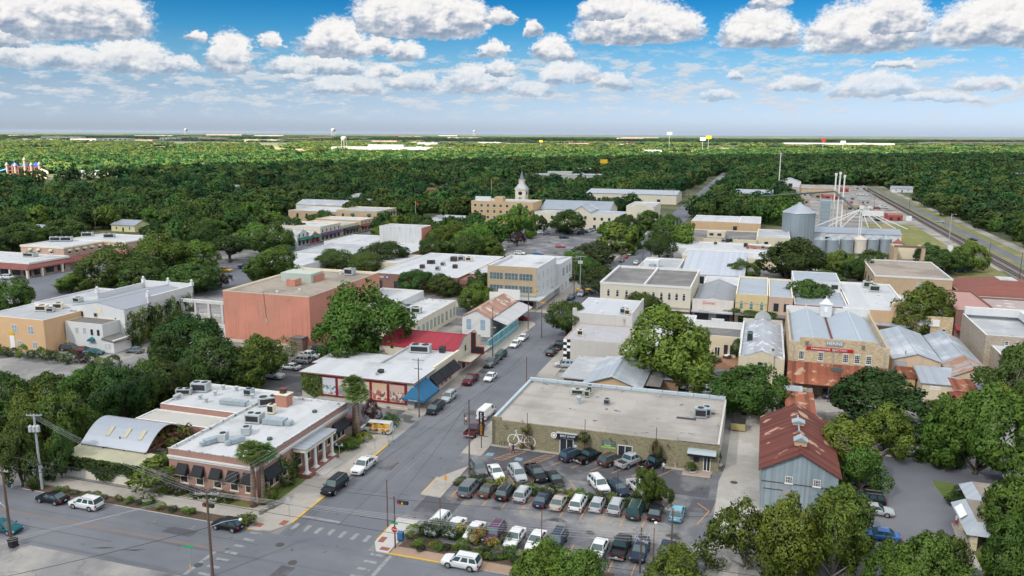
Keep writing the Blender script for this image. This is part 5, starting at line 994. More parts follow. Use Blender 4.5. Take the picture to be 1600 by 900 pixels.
# brick bank with white roof
B = Bd('brick_bank', 'low dark brick bank with very wide white roof crowded with units', 'bank', -122.0,233.5,-82.0,282.0)
B.flat(5.6, brick_dark, white_roof, .25, .3, trim_white, rect=(-122,234,-92,282)); B.flat(5.4, brick_dark, white_roof, .25, .3, trim_white, rect=(-91.95,244,-82,276), names=('side_wall','side_roof')); b = MB(); b.box(30.5,0.5,0,40,10.3,5.0,brick_dark); b.box(30.05,.5,3.2,42,10.4,3.5,trim_dark); b.build('drive_through', B.root)
sg = MB(); sg.box(-2.4,-.1,-.5,2.4,-.01,.5,brick_dark); s_ = sg.build('sign_panel', B.root, (2.9,.5,4.4)); lettering('CHASE', .95, sign_white, s_, (-.5,-.12,0),0, .03)
b = MB(); n = 8; b.face([(.55*math.cos(math.pi/8+2*math.pi*k/n),-.13,.55*math.sin(math.pi/8+2*math.pi*k/n)) for k in range(n)], mat('emblem_blue', (.02,.15,.45), .5)); b.face([(-.18,-.14,-.18),(.18,-.14,-.18),(.18,-.14,.18),(-.18,-.14,.18)], sign_white); b.build('emblem', s_, (2.2,0,0))
B.win('S', [-119.8,-113.5,-107,-100,-95], .6,2.2,2.6, 'dark', line=234)
for k, (p_, la) in enumerate((((-106.3,266.6), 'brown-faced air conditioner, leftmost of three together on the white bank roof'),((-104.2,268.9), 'grey air conditioner, middle of three together on the white bank roof'),((-101.1,268.4), 'pale air conditioner, rightmost of three together on the white bank roof'),((-106.2,256.0), 'grey unit in front of the three on the white bank roof'),((-112.3,258.3), 'dark unit by the roof seam of the bank'),((-111.3,258.7), 'brown box right of the dark unit on the bank roof'),((-110.8,248.6), 'brown upright unit nearest the trees on the bank roof'),((-104.3,246.8), 'low unit among pipes in the middle of the bank roof'),((-100.2,252.4), 'dark low unit right of the pipes on the bank roof'))): ac(p_, 5.35,((2.2,1.6,1.7) if k < 3 else (1.5,1.3,1.3)), la, None, 0, [wood_dark, ac_metal, trim_cream, ac_metal, steel_dark, wood_dark, wood_dark, ac_metal, steel_dark][k])
# white-walled theatre stage house and low roofs
B = Bd('white_stage_house', 'tall white stained stage house with a brick end wall among low roofs', 'building', -158.6,311.0,-138.8,321.5)
B.flat(11.4, stained_white, grey_roof, .2, .3, trim_white); b = MB(); b.box(19.802,-.004,0,19.95,10.5,11.3,brick_salmon); b.build('brick_end', B.root)
B.flat(4.5, tan_wall, white_roof, .3, .3, trim_white, rect=(-150,284,-132,310.9), names=('hall_wall','hall_roof')); B.flat(4.0, white_wall, grey_roof, .3, .3, trim_white, rect=(-138.7,316,-130,328), names=('annex_wall','annex_roof'))
for nm, x0, y0, x1, y1, h, w_, la in (('white_shop', -182,304,-160,330,4.6,white_wall,'low white shop with rail-topped flat roof left of the stained white stage house'),('low_store', -176,268,-152,302,4.6,pale_cream,'low cream store with pale grey roof in front of the stage house'),('garage', -172,243,-154,268,5.0,white_wall,'white garage with an open vehicle bay facing the plaza'),('grey_store', -150,262,-126,283,4.3,cream_wall,'low cream store with grey roof behind the clipped round trees')):
 B = Bd(nm, la, 'building', x0, y0, x1, y1); B.flat(h, w_, white_roof if nm != 'low_store' else grey_roof, .3, .3, trim_white); B.win('S', [x0+4, x0+9, x0+14], .5,2.6,2.2, 'dark')
 if nm == 'garage': b = MB(); b.box(3,-.05,0.05,14,-.004,3.4,sign_black); b.build('open_bay', B.root); b = MB(); b.box(2.5,-3.2,3.5,15,-.01,3.9,white_wall); b.build('canopy', B.root)
# shops along the plaza street
SHOPS = [('green_mural_shop', 301,311,4.0, mat('green_mural', (.05,.22,.15), .8, var=(.8,.3), spots=((.5,.45,.3), .6, .6, .66)), 'low shop painted with a green mural at the plaza street corner', None),
 ('white_gable_shop', 313,323,6.4, white_wall, 'narrow white two-storey shop beside the pink gabled one', green_canvas),('pink_gable_shop', 324,332,4.6, mat('pink_paint', (.50,.16,.17), .85), 'small pink gabled shop with green awning', green_canvas),
 ('purple_awning_shop', 333,352,7.0, pale_cream, 'cream shop with stepped parapet and purple awning on the plaza street', mat('purple_canvas', (.06,.03,.09), .75)),('cream_balcony_shop', 354,371,5.4, cream_wall, 'low cream shop with grey roof right of the purple awning one', black_canvas),
 ('red_awning_shop', 373,388,6.0, tan_wall, 'tan shop with dark red veranda on the plaza street', mat('red_veranda', (.13,.04,.035), .8))]
for nm, y0, y1, h, w_, la, aw in SHOPS:
 B = Bd(nm, la, 'shop', -228, y0,-201, y1)
 if 'gable' in nm: B.gable(h-1.4, h+.8, 'X', w_, grey_roof, .1)
 else: B.flat(h, w_, white_roof if nm != 'cream_balcony_shop' else grey_roof, .5, .3, trim_cream)
 n = max(2, int((y1-y0)/3.2)); ys = [y0+(y1-y0)*(k+.5)/n for k in range(n)]
 B.win('E', ys, .4,1.9,2.2, 'dark'); 
 if h > 5.5: B.win('E', ys, 4.0,1.2,1.7, 'white')
 if aw: B.awning('E', (y0+y1)/2,3.9, y1-y0-.6,1.1,2.2, aw)
 B.win('S', [-222,-214,-206], h*.5,1.0,1.4, 'white')
B = Bd('brick_corner_shop', 'two-storey tan brick shop with green window awnings at the end of the plaza street', 'shop', -226,392,-201,416)
B.flat(9.0, brick_tan, grey_roof, .5, .3, trim_cream); B.win('E', [395+3.6*k for k in range(6)], 5.2,1.3,2.2, 'dark'); B.awning('E', [395+3.6*k for k in range(6)], 7.8,1.9,1.3, .9, green_canvas); B.win('S', [-222,-216,-206], 5.2,1.2,2.0, 'dark'); B.awning('S', [-216,-206], 7.6,1.9,1.3, .9, green_canvas); B.awning('E', 404,4.2,22,1.0,2.4, MATS['red_veranda'])
B = Bd('brick_hall', 'tan brick hall with white roof left of the green-awning shop', 'hall', -262,400,-227,424); B.flat(7.0, brick_tan, white_roof, .4, .3, trim_cream); B.win('S', [-256,-250,-244,-238,-232], 3,1.4,2.4, 'dark')
B = Bd('white_gabled_hall', 'white hall with blue-grey gable roof behind the tan brick hall', 'hall', -276,430,-244,448); B.gable(7.5,10, 'X', white_wall, grey_roof, .3); B.win('S', [-270,-262,-254], 4,1.2,1.8, 'dark')
# north side of the second street
B = Bd('arched_window_block', 'cream two-storey block with a row of arched windows and dark flat roof', 'building', -43.2,221.0,-17.8,252.0)
B.flat(9.6, pale_cream, dark_roof, .7, .35, trim_white); B.band(9.1,9.7, trim_white, .12, sides='SW'); b = MB(); b.box(12.2,.4,8.9,12.6,30.6,9.62,trim_white); b.build('party_wall', B.root)
B.win('S', [-40.8,-38.2,-35.6,-33,-30.4,-28,-25.8,-23.6,-21.6,-19.6], 5.6, .85,1.7, 'arch'); B.canopy(-43.4,217.9,-17.6,220.9,3.6, dark_roof, .3, fascia=trim_cream); B.win('S', [-40,-35.5,-31,-26.5,-22], .3,3.0,2.6, 'dark'); 
lettering('PLAZA', .85, mat('white_row_letters', (.42,.33,.20), .8), B.root, (15.5,-2.9,4.1),0, .04)
B = Bd('sports_bar', 'pale metal-fronted bar with red script sign and dark hipped tin roof', 'bar', -17.2,221.0,-6.2,250.0)
B.gable(5.2,7.2, 'Y', grey_wall, mat('dark_tin', (.24,.26,.29), .6, stripes=('Y',1.5,.07), var=(.3,.12)), .0); b = MB(); b.box(0,-.4,3.6,11.0,-.01,6.5,mat('pale_panel', (.58,.53,.49), .7, stripes=('X',1.5,.04))); b.box(0,-.38,0,.8,-.01,3.6,brick_dark); b.box(10.2,-.38,0,11,-.01,3.6,brick_dark); b.build('front_panel', B.root); lettering('Scores', 1.25, mat('script_red', (.50,.03,.03), .6), B.root, (4.4,-.43,5.6),0, .02, slant=.25); B.canopy(-17.2,217.9,-6.2,220.58,3.6, grey_roof, .3); B.win('S', [-14.6,-8.8], .3,3.8,2.6, 'dark')
B = Bd('yellow_arched_shop', 'yellow-cream stone shop with three arched teal windows', 'shop', -5.8,221.0,2.6,250.0)
B.flat(8.6, mat('yellow_stone', (.60,.48,.27), .9, var=(.5,.1), streak=.35), metal_greyY, .5, .3, trim_cream); B.win('S', [-4.2,-1.6,1.1], 4.4,1.0,1.9, 'archteal'); B.band(6.0,6.15, stone_grey, .06, name='string_course', sides='S'); B.canopy(-5.8,218,2.6,220.9,3.5, dark_roof, .3); B.win('S', [-3.5,.3], .3,2.6,2.6, 'dark')
B = Bd('pink_stucco_shop', 'pinkish stucco shop with grey roof behind the street tree', 'shop', 2.8,221.0,9.0,250.0); B.flat(8.4, mat('pink_stucco', (.50,.36,.28), .9, var=(.6,.1), streak=.3), metal_greyY, .5, .3, trim_cream); B.win('S', [4.8,7.4], 4.4,1.3,2.2, 'dark'); B.canopy(2.8,218,9,220.9,3.5, dark_roof, .3)
B = Bd('brick_white_shop', 'red brick shop with white framed windows and a white clerestory', 'shop', 9.4,221.0,22.8,262.0); B.flat(6.8, brick_red, metal_greyY, .4, .3, trim_white, rect=(9.4,221,22.8,244)); B.flat(9.2, white_wall, metal_greyY, .2, .3, trim_white, rect=(9.6,244.05,22.6,262), names=('clerestory','upper_roof')); B.win('S', [12,15,18,21], 7.3,1.8,1.2, 'dark', line=244.05); B.win('S', [11.4,14.4,17.4,20.6], 3.9,1.5,2.0, 'white'); B.canopy(9.4,218,22.8,220.9,3.4, metal_grey, .3)
B = Bd('tan_theatre_shop', 'tan shop with white roof and a raised arched crest over its front', 'shop', 23.2,221.0,38.0,262.0)
B.flat(6.6, tan_wall, white_roof, .5, .35, trim_white); b = MB(); n = 8
cr = [(9.8,6.6),(13.6,6.6),(13.6,8.4)]+[(11.7+1.9*math.cos(math.pi*k/n),8.4+.7*math.sin(math.pi*k/n)) for k in range(1,n)]+[(9.8,8.4)]
b.face([(x,-.3,z) for x, z in cr], tan_wall); b.face([(x,.35,z) for x, z in cr][::-1], tan_wall)
for (xa, za),(xb, zb) in zip(cr, cr[1:]+cr[:1]): b.face([(xa,.35,za),(xb,.35,zb),(xb,-.3,zb),(xa,-.3,za)], trim_cream)
b.box(9.8,-.3,0.02,10.5,-.004,6.59,tan_wall); b.box(12.9,-.3,0.02,13.6,-.004,6.59,tan_wall); b.lathe([(.8,0),(.8,.05)], 14, wood_dark, (0,0)); b.build('crest', B.root); B.canopy(23.2,218,38,220.65,3.4, metal_grey, .3); B.win('S', [26.5,36], .3,4.5,2.7, 'dark')
for p_, la in (((31.3,256.5), 'sage air conditioner at the back of the tan crested shop roof'),((32.4,250.6), 'large sage air conditioner, nearer of two on the tan crested shop roof')): ac(p_, 6.12,(2.8,2.0,2.0), la, None, 0, ac_green)
B = Bd('stone_shop', 'small tan stone shop with white sign and arched doorway under the street tree', 'shop', 38.2,221.0,47.6,250.0); B.flat(5.8, stone_tan, grey_roof, .3, .3, trim_cream); b = MB(); b.box(1.5,-.3,3.3,6.3,-.01,5.0,sign_white); b.build('sign_panel', B.root); B.win('S', [41.5], .9,2.0,2.4, 'dark'); B.win('S', [45.6], .05,1.2,2.2, 'arch', name='door')
B = Bd('red_brick_saloon', 'dark red brick two-storey shop with round white sign over a red awning', 'shop', 48.0,221.0,57.6,250.0); B.flat(8.0, brick_dark, mat('pink_roof', (.38,.22,.20), .85, var=(.6,.15)), .4, .3, brick_dark); B.win('S', [50.4,54.4], 4.9,1.8,2.0, 'white'); B.awning('S', 52.8,3.9,9.4, .9,2.2, mat('red_awning', (.25,.045,.055), .7)); B.win('S', [51,55], .3,2.8,2.4, 'dark')
b = MB(); n = 18; 
for r_, m_, y_ in ((1.15, sign_white, -.2),(.95, mat('sign_navy', (.02,.04,.12), .6),-.22),(.7, sign_white, -.24)): b.face([(r_*math.cos(2*math.pi*k/n),y_,r_*.9*math.sin(2*math.pi*k/n)) for k in range(n)], m_)
b.box(-.6,-.26,-.15,.6,-.241,.15,sign_red); b.build('round_sign', B.root, (5.3,0,4.3))
B = Bd('red_brick_row', 'low dark red brick row with patched pink roof right of the saloon', 'building', 58.0,224.0,84.0,252.0); B.flat(6.0, brick_dark, mat('patched_roof', (.34,.28,.27), .9, var=(.5,.2), spots=((.5,.48,.46), .3, .58, .64)), .3, .3, brick_dark); B.win('S', [62,67,72,77], 1,2,2, 'dark')
# blocks behind
B = Bd('tan_warehouse', 'tan brick warehouse with broad brown gravel roof by the railway', 'warehouse', 35.4,276.0,58.0,312.0); B.flat(7.0, brick_tan, gravel_roof, .35, .35, white_wall); B.win('S', [49], 2.5,2.0,2.6, 'plain', name='door'); B.win('W', [282,290,298,306], 2.0,2.0,2.6, 'dark'); B.band(6.5,7.05, trim_white, .1, sides='S')
B = Bd('railway_depot', 'tan depot with wide red tiled hip roof and white centre strip', 'depot', 60.0,264.0,86.0,292.0); B.hip(4.4,7.6, tan_wall, red_tile, 1.4, inset=10.5); b = MB(); b.box(10.6,10.6,7.3,15.4,17.4,7.75,white_roof); b.build('roof_strip', B.root); B.win('S', [65,69,72,79,82.5], 1.2,1.4,1.8, 'dark')
B = Bd('white_tin_hall', 'white corrugated low hall with open bays along its front', 'hall', -26.0,279.0,-5.0,312.0); B.gable(3.4,7.2, 'X', white_wall, metal_white, .3, ridge=310.5); b = MB()
for k in range(6): b.box(.6+k*4,-.06,.2,3.8+k*4 if k < 5 else 20.8,-.004,2.8,sign_black)
b.build('open_bays', B.root)
B = Bd('cream_stores', 'long cream row of stores with dark roof and rooftop cabin', 'building', -34.0,366.0,12.0,400.0); B.flat(5.4, cream_wall, dark_roof, .4, .3, trim_cream, rect=(-34,366,-2,400)); B.flat(6.6, cream_wall, grey_roof, .4, .3, trim_white, rect=(-1.95,368,12,400), names=('side_wall','side_roof')); B.flat(7.6, cream_wall, grey_roof, .2, .2, trim_cream, rect=(-24,372,-16,378), names=('cabin_wall','cabin_roof'), z0=5.0); B.win('S', [-30,-24,-18,-10,-5], 1.6,2.4,1.8, 'dark'); B.win('S', [-22,-18.5], 5.9,1.8,1.1, 'dark', line=372); B.win('S', [2,8], 3,1.6,1.6, 'dark', line=368)
B = Bd('white_roof_stores', 'jumble of low white flat roofs in front of the cream row', 'building', -38.0,322.0,6.0,362.0); B.flat(4.2, white_wall, white_roof, .4, .3, trim_white, rect=(-38,340,4,362)); B.flat(3.6, cream_wall, white_roof, .3, .3, trim_white, rect=(-30,322,6,339.9), names=('front_wall','front_roof')); b = MB(); b.hexa([(32,26,3.8),(46,26,3.6),(46,34,3.6),(32,34,3.8),(32,26,4.4),(46,26,3.8),(46,34,3.8),(32,34,4.4)], rust_roof_x); b.build('rusty_roof', B.root); B.win('S', [-20,-8], .5,3,2.2, 'dark', line=322)
for k, p_ in enumerate(((-16.3,365.6),(-14.7,366.1),(-13.1,366.7),(-11.4,367.3),(-9.5,368.0),(-19.1,355.7),(0.7,348.1),(-6.4,353.8))): ac(p_, 3.9,(1.7,1.4,1.5), 'grey condenser among the many on the jumbled white roofs', 'condensers on the jumbled white roofs', 0, [ac_metal, steel_dark, trim_cream][k % 3])
B = Bd('tan_white_store', 'long tan store with clean white flat roof beyond the cream row', 'store', -37.0,436.0,-1.0,474.0); B.flat(5.2, tan_wall, white_roof, .3, .3, trim_white, rect=(-37,440,-12,474)); B.flat(5.4, tan_wall, white_roof, .3, .3, trim_white, rect=(-11.95,436,-1,474), names=('wing_wall','wing_roof')); B.win('S', [-14], .1,2,3, 'dark', line=440)
B = Bd('hvac_store', 'pale flat-roofed workshop with rooftop plant left of the white tin hall', 'workshop', -41.0,262.0,-27.0,300.0); B.flat(5.4, white_wall, grey_roof, .4, .3, trim_white); b = MB(); b.box(2,16,5,7,20,7.6,white_wall); b.box(4,14,5,6,15.9,6.6,galv); b.build('plant_room', B.root); B.win('S', [-38,-33], .5,2,2.2, 'dark')
B = Bd('grey_lean_row', 'low pale roofs tucked behind the tin-roofed bar', 'building', -16.8,252.0,8.6,272.0); B.flat(4.4, white_wall, white_roof, .3, .3, trim_white); B.win('S', [-12,-4,4], 1.5,1.2,1.2, 'dark')
# hotel with spire and its white halls
B = Bd('tan_hotel', 'tan brick four-storey hotel half hidden by trees', 'hotel', -163.0,437.0,-125.5,456.0)
B.flat(12.6, mat('hotel_brick', (.50,.34,.18), .9, brick=(.3,.1,(.48,.38,.26)), var=(.3,.08)), grey_roof, .5, .3, trim_cream); B.flat(15.0, MATS['hotel_brick'], grey_roof, .2, .3, trim_cream, rect=(-149,438,-144,443), names=('lift_wall','lift_roof'), z0=12)
for z in (9.2,5.8,2.4): B.win('S', [-160.5+3.9*k for k in range(9)], z, 1.7,1.7, 'white')
b = MB(); b.box(1.5,3,12.1,11,4,15,white_wall); b.build('roof_sign_back', B.root)
B = Bd('white_hotel_halls', 'white hotel halls with blue-grey gabled roofs beside the tan hotel', 'hotel', -125.0,421.0,-57.0,480.0)
B.gable(8.0,12.2, 'X', pale_cream, metal_greyY, .4, rect=(-124.5,450,-84,476)); B.flat(7.4, pale_cream, grey_roof, .2, .3, trim_white, rect=(-124.5,436,-100,449.9), names=('front_wall','front_roof')); B.gable(9.4,12.4, 'Y', pale_cream, metal_grey, .4, rect=(-99.9,426,-90,449), names=('wing_wall','wing_roof')); B.flat(8.6, pale_cream, metal_greyY, .2, .3, trim_white, rect=(-89.9,424,-72,444), names=('side_wall','side_roof')); B.flat(12.6, pale_cream, grey_roof, .5, .35, trim_white, rect=(-71.9,436,-57,466), names=('tall_wall','tall_roof')); b = MB(); b.box(58,14.9,12.6,64,16,13.8,pale_cream); b.build('stepped_crest', B.root)
B.win('S', [-87,-83,-79,-75], 5.2,1.3,1.5, 'dark', line=424); B.win('S', [-87,-80,-75.5], 1.0,1.4,1.6, 'dark', line=424); B.win('S', [-97.5,-92.5], 5.6,1.3,1.5, 'dark', line=426); B.win('S', [-120,-114,-108,-103], 4,1.3,1.6, 'dark', line=436); B.win('S', [-69,-65,-61], 4,1.4,1.4, 'cream', line=436)
t = thing('clock_tower', 'cream clock tower with grey roof, small belfry and slender spire', 'tower', (-139.5,461.0,0)); t.scale = (1.05,1.05, .92)
b = MB(); b.box(-3,-3,0,3,3,20.2,pale_cream); b.box(-3.3,-3.3,19.6,3.3,3.3,20.1,trim_cream); b.build('shaft', t)
b = MB(); b.hexa([(-3.4,-3.4,20.2),(3.4,-3.4,20.2),(3.4,3.4,20.2),(-3.4,3.4,20.2),(-1.6,-1.6,23.2),(1.6,-1.6,23.2),(1.6,1.6,23.2),(-1.6,1.6,23.2)], grey_roof); b.build('roof', t)
b = MB(); b.box(-1.4,-1.4,23.2,1.4,1.4,25.8,pale_cream); b.box(-1.7,-1.7,25.8,1.7,1.7,26.1,trim_cream); b.build('belfry', t); b = MB(); b.lathe([(1.7,26.1),(1.0,28.2),(.35,31.0),(.05,32.2),(.03,35)], 8, mat('spire_slate', (.16,.17,.20), .7)); b.build('spire', t)
b = MB(); n = 18
b.face([(1.25*math.cos(2*math.pi*k/n),-3.02,17.4+1.25*math.sin(2*math.pi*k/n)) for k in range(n)], sign_black); b.face([(3.02,1.25*math.cos(2*math.pi*k/n),17.4+1.25*math.sin(2*math.pi*k/n)) for k in range(n)], sign_black); b.build('clock_face', t)
b = MB(); b.box(-.7,-3.03,12,-.2,-3.004,15,glass); b.box(.2,-3.03,12,.7,-3.004,15,glass); b.build('slit_windows', t)
B = Bd('long_white_hall', 'long low hall with broad white roof beyond the hotel', 'hall', -130.0,600.0,-62.0,640.0); B.gable(7.0,9.0, 'X', pale_cream, metal_silver, .4); B.win('S', [-120,-105,-90,-75], 1,2.5,2.5, 'dark')
B = Bd('pale_barn_hall', 'pale hall with arched grey roof by the far street', 'hall', -22.0,655.0,6.0,690.0); B.gable(5.5,8.0, 'X', pale_cream, metal_silver, .4); B.win('S', [-17,-10,-3], 1,2.2,2.2, 'dark')
# grain elevator
t = thing('grain_silo', 'huge ribbed galvanised grain bin with conical roof', 'silo', (16.2,401.5,0))
silo_m = mat('silo_steel', (.34,.39,.42), .42, var=(.12,.10), metal=.55, streak=.2)
b = MB(); n = 48; b.lathe([(7.2 + .0,0),(7.2,15.2)], n, silo_m); b.build('shell', t); b = MB()
for k in range(24): a = 2*math.pi*k/24; b.tube((7.28*math.cos(a),7.28*math.sin(a),0),(7.28*math.cos(a),7.28*math.sin(a),15.1),.12,.12,5,mat('silo_rib', (.44,.49,.52), .4, metal=.5))
b.build('stiffeners', t); b = MB(); b.lathe([(7.6,15.1),(7.5,15.3),(1.0,19.2),(.9,19.8),(.05,19.9)], n, mat('silo_roof', (.40,.44,.48), .45, metal=.5, var=(.3,.1))); b.build('cone_roof', t)
small = None
for k, (p_, r_, h_, mm) in enumerate((((24.3,367.4),2.6,8.2, silo_m),((29.2,367.2),2.6,8.4, silo_m),((35.0,369.2),2.8,8.6, silo_m),((40.6,371.2),2.7,8.6, mat('silo_cream', (.55,.50,.44), .6, var=(.3,.1), streak=.2)),((45.7,373.0),2.6,8.6, silo_m),((51.0,374.9),2.7,8.8, silo_m),((56.0,374.7),2.1,7.2, mat('silo_white', (.62,.62,.62), .6, streak=.2)))):
 la = ['ribbed grain bin closest to the huge silo', 'ribbed grain bin, second from the huge silo', 'ribbed grain bin with wide cone under the chutes', 'cream coloured grain bin in the row', 'ribbed grain bin just right of the cream one', 'tallest ribbed grain bin left of the white one', 'slim white grain bin with red rim at the end of the row'][k]
 t = thing('grain_bin', la, 'silo', (p_[0], p_[1], 0),0, 'row of small grain bins')
 b = MB(); b.lathe([(r_*.98,1.2),(r_,1.25),(r_,h_-1.6)], 28, mm); b.build('shell', t); b = MB(); b.lathe([(r_*1.04,h_-1.65),(r_*1.03,h_-1.5),(.35,h_),(.3,h_+.3),(.02,h_+.32)], 28, mm if k != 6 else mat('rim_red', (.25,.08,.06), .7)); b.build('cone_roof', t)
 b = MB()
 for q in range(8): a = 2*math.pi*q/8; b.tube((r_*.9*math.cos(a),r_*.9*math.sin(a),0),(r_*.9*math.cos(a),r_*.9*math.sin(a),1.3),.09,.09,5,steel_dark)
 b.build('stand', t)
t = thing('elevator_tower', 'tall white bucket elevator pipes rising from a lattice frame', 'grain elevator', (36.5,470.0,0))
b = MB()
for x, h_ in ((0,29.5),(2.1,30.2),(4.4,28.6)): b.box(x-.35,-.3,0,x+.35,.3,h_,trim_white); b.box(x-.6,-.5,h_,x+.6,.5,h_+1.4,trim_white)
b.build('elevator_legs', t); b = MB()
for x, y in ((-7,-3),(-1.5,-3),(-7,3),(-1.5,3)): b.box(x-.12,y-.12,0,x+.12,y+.12,18,ac_metal)
for k in range(9): b.box(-7,-3.1,2*k+.5,-1.4,-2.9,2*k+.75,ac_metal); b.box(-7,2.9,2*k+.5,-1.4,3.1,2*k+.75,ac_metal)
b.build('lattice', t); b = MB(); b.box(-6.6,-2.6,0,-1.8,2.6,16,galv); b.build('dryer', t)
b = MB(); b.tube((0,0,21),(-38,60,13),.55,.55,6,mat('conveyor_green', (.10,.14,.12), .7)); b.tube((0,0,21),(10,-42,12.5),.55,.55,6,MATS['conveyor_green']); b.build('conveyor', t)
t = thing('distributor', 'spider of white grain chutes fanning out over the small bins', 'grain elevator', (43.4,402.0,0))
b = MB(); b.box(-.6,-.6,0,-.3,-.3,18,trim_white); b.box(.3,-.6,0,.6,-.3,18,trim_white); b.box(-.6,.3,0,-.3,.6,18,trim_white); b.box(.3,.3,0,.6,.6,18,trim_white); b.box(-.9,-.9,17.5,.9,.9,19,trim_white); b.build('mast', t)
for dx, dy in ((-19.5,-2),(-14,-2),(-8,-2),(3.5,-1),(9,-1),(15,-1),(20,-1)):
 b = MB(); b.tube((0,0,17.6),(dx,dy,9.0),.22,.22,6,trim_white); b.build('chute', t)
B = Bd('feed_mill', 'low white feed mill roofs behind the row of grain bins', 'mill', 22,406,62,424); B.gable(5.4,7.2, 'X', white_wall, metal_silver, .3); B.win('S', [30,40,50], 1,2.5,2.5, 'dark')
B = Bd('orange_shed', 'tan shed with pale gable roof in the gravel yard', 'shed', 30,735,58,775); B.gable(6,8, 'X', tan_wall, tan_roof, .3); B.win('S', [36,46,52], .1,4,4, 'plain', name='door')
B = Bd('yard_house', 'white gabled shed at the back of the gravel yard', 'shed', 14,850,34,870); B.gable(5,8.5, 'Y', white_wall, metal_silver, .3); B.win('S', [24], .1,4,3.5, 'dark', name='door')
B = Bd('brick_gateway', 'crumbling tan brick shell standing roofless near the grain bins', 'ruin', 51.5,352,63,364); b = MB(); b.box(0,0,0,1.4,12,6.6,brick_tan); b.box(10.1,0,0,11.5,12,6.6,brick_tan); b.box(1.4,8,0,10.1,9,6.0,trim_cream); b.box(0,0,6.602,11.5,1.2,7.4,brick_dark); b.build('wall', B.root)
# railway
bal = mat('ballast', (.17,.155,.15), .95, var=(1.2,.2))
sheet('ballast', [rc(89.5,230,98.5,1500)], bal, .02)
t = thing('railway_track', 'two steel rails on dark sleepers running straight to the horizon', 'railway', (94,230,0))
b = MB()
for x in (-2.9,-1.4,1.4,2.9): b.box(x-.07,0,.2,x+.07,1270,.38,mat('rail_steel', (.16,.13,.12), .45, metal=.5))
b.build('rails', t); b = MB()
for k in range(420): b.box(-3.5,k*3.0,.05,-.8,k*3.0+.4,.2,wood_dark); b.box(.8,k*3.0,.05,3.5,k*3.0+.4,.2,wood_dark)
b.build('sleepers', t)
# motel with tan shingle roof at the right edge
B = Bd('motel', 'low motel with brown flat roofs, grey shingled mansard and stone pillars', 'motel', 26.6,103.0,46,134)
mans = mat('mansard', (.36,.40,.45), .8, stripes=('Y',1.2,.05), var=(.6,.1))
def roofonly(x0, y0, x1, y1, zt=3.6, zb=2.3, o=1.3):
 b = MB(); a = [(x0-o,y0-o,zb),(x1+o,y0-o,zb),(x1+o,y1+o,zb),(x0-o,y1+o,zb)]; c = [(x0,y0,zt),(x1,y0,zt),(x1,y1,zt),(x0,y1,zt)]
 b.hexa([(p[0]-26.6,p[1]-103,p[2]) for p in a+c], mans); b.box(x0-26.6+.1,y0-103+.1,zt-.02,x1-26.6-.1,y1-103-.1,zt+.06,shingle); return b
roofonly(27.9,105.6,38,112.4).build('porch_roof', B.root); roofonly(30.2,113.9,46,119.2,3.4).build('wing_roof', B.root); roofonly(37.0,126.0,52,131.5,3.4).build('rear_roof', B.root)
b = MB(); b.box(31.6-26.6,105-103,0,46-26.6,119-103,2.9,tan_wall); b.box(38-26.6,124-103,0,52-26.6,131.4-103,2.6,tan_wall); b.build('wall', B.root)
for x, y in ((27.6,105.2),(27.6,110.6)):
 b = MB(); b.box(-.4,-.4,0,.4,.4,2.4,mat('stone_pillar', (.52,.44,.31), .9, brick=(.5,.22,(.4,.34,.26)))); b.build('pillar', B.root, (x-26.6,y-103,0))
b = MB(); b.hexa([(.02,5.0,2.7),(.02,8.2,2.7),(.75,8.2,3.35),(.75,5.0,3.35),(-.06,5.0,2.76),(-.06,8.2,2.76),(.67,8.2,3.41),(.67,5.0,3.41)], sign_white); b.build('roof_sign', B.root)
b = MB(); b.box(2.5,2.6,.12,4.8,3.6,1.0,sign_black); b.build('bench', B.root)

# == trees and plants
leaf_oak = leafmat('leaf_oak', (0.026,0.06,0.012),(0.1,0.172,0.034))
leaf_pecan = leafmat('leaf_pecan', (.048,.103,.016),(.175,.270,.042))
leaf_lime = leafmat('leaf_lime', (0.055,0.1,0.015),(0.2,0.27,0.04))
leaf_ivy = leafmat('leaf_ivy', (0.02,0.045,0.013),(0.075,0.125,0.03))
leaf_vine = leafmat('leaf_vine', (.05,.075,.012),(.13,.16,.03))
leaf_purple = leafmat('leaf_purple', (.04,.015,.02),(.10,.04,.045), .01)
leaf_palm = leafmat('leaf_palm', (.035,.075,.02),(.12,.19,.045))
leaf_grey = leafmat('leaf_sage', (.06,.085,.05),(.14,.17,.09))
leaf_wood = leafmat('leaf_wood', (.018,.058,.015),(.052,.122,.028), .035, .12); leaf_wood_pale = leafmat('leaf_wood_pale', (.045,.095,.018),(.105,.175,.036), .035, .12); leaf_wood_sunlit = leafmat('leaf_wood_sunlit', (.09,.13,.02),(.18,.22,.04), .03, .12)  # last one has the sunlight of the far strip put into its leaf colour
petal_pink = mat('petal_pink', (.46,.26,.34), .7); petal_yellow = mat('petal_yellow', (.62,.45,.03), .7); petal_orange = mat('petal_orange', (.55,.16,.05), .7); petal_white = mat('petal_white', (.6,.6,.58), .7); petal_mauve = mat('petal_mauve', (.25,.18,.28), .7)
bark = mat('bark', (.075,.058,.045), .95, var=(3,.25)); bark_pale = mat('bark_pale', (.26,.23,.20), .9, var=(3,.2)); palm_bark = mat('palm_bark', (.20,.145,.11), .95, stripes=('Z',4,.2)); frond_dead = mat('frond_dead', (.36,.27,.16), .9, var=(2,.2))
def unit(a): return a/np.maximum(np.linalg.norm(a, axis=-1, keepdims=True),1e-6)
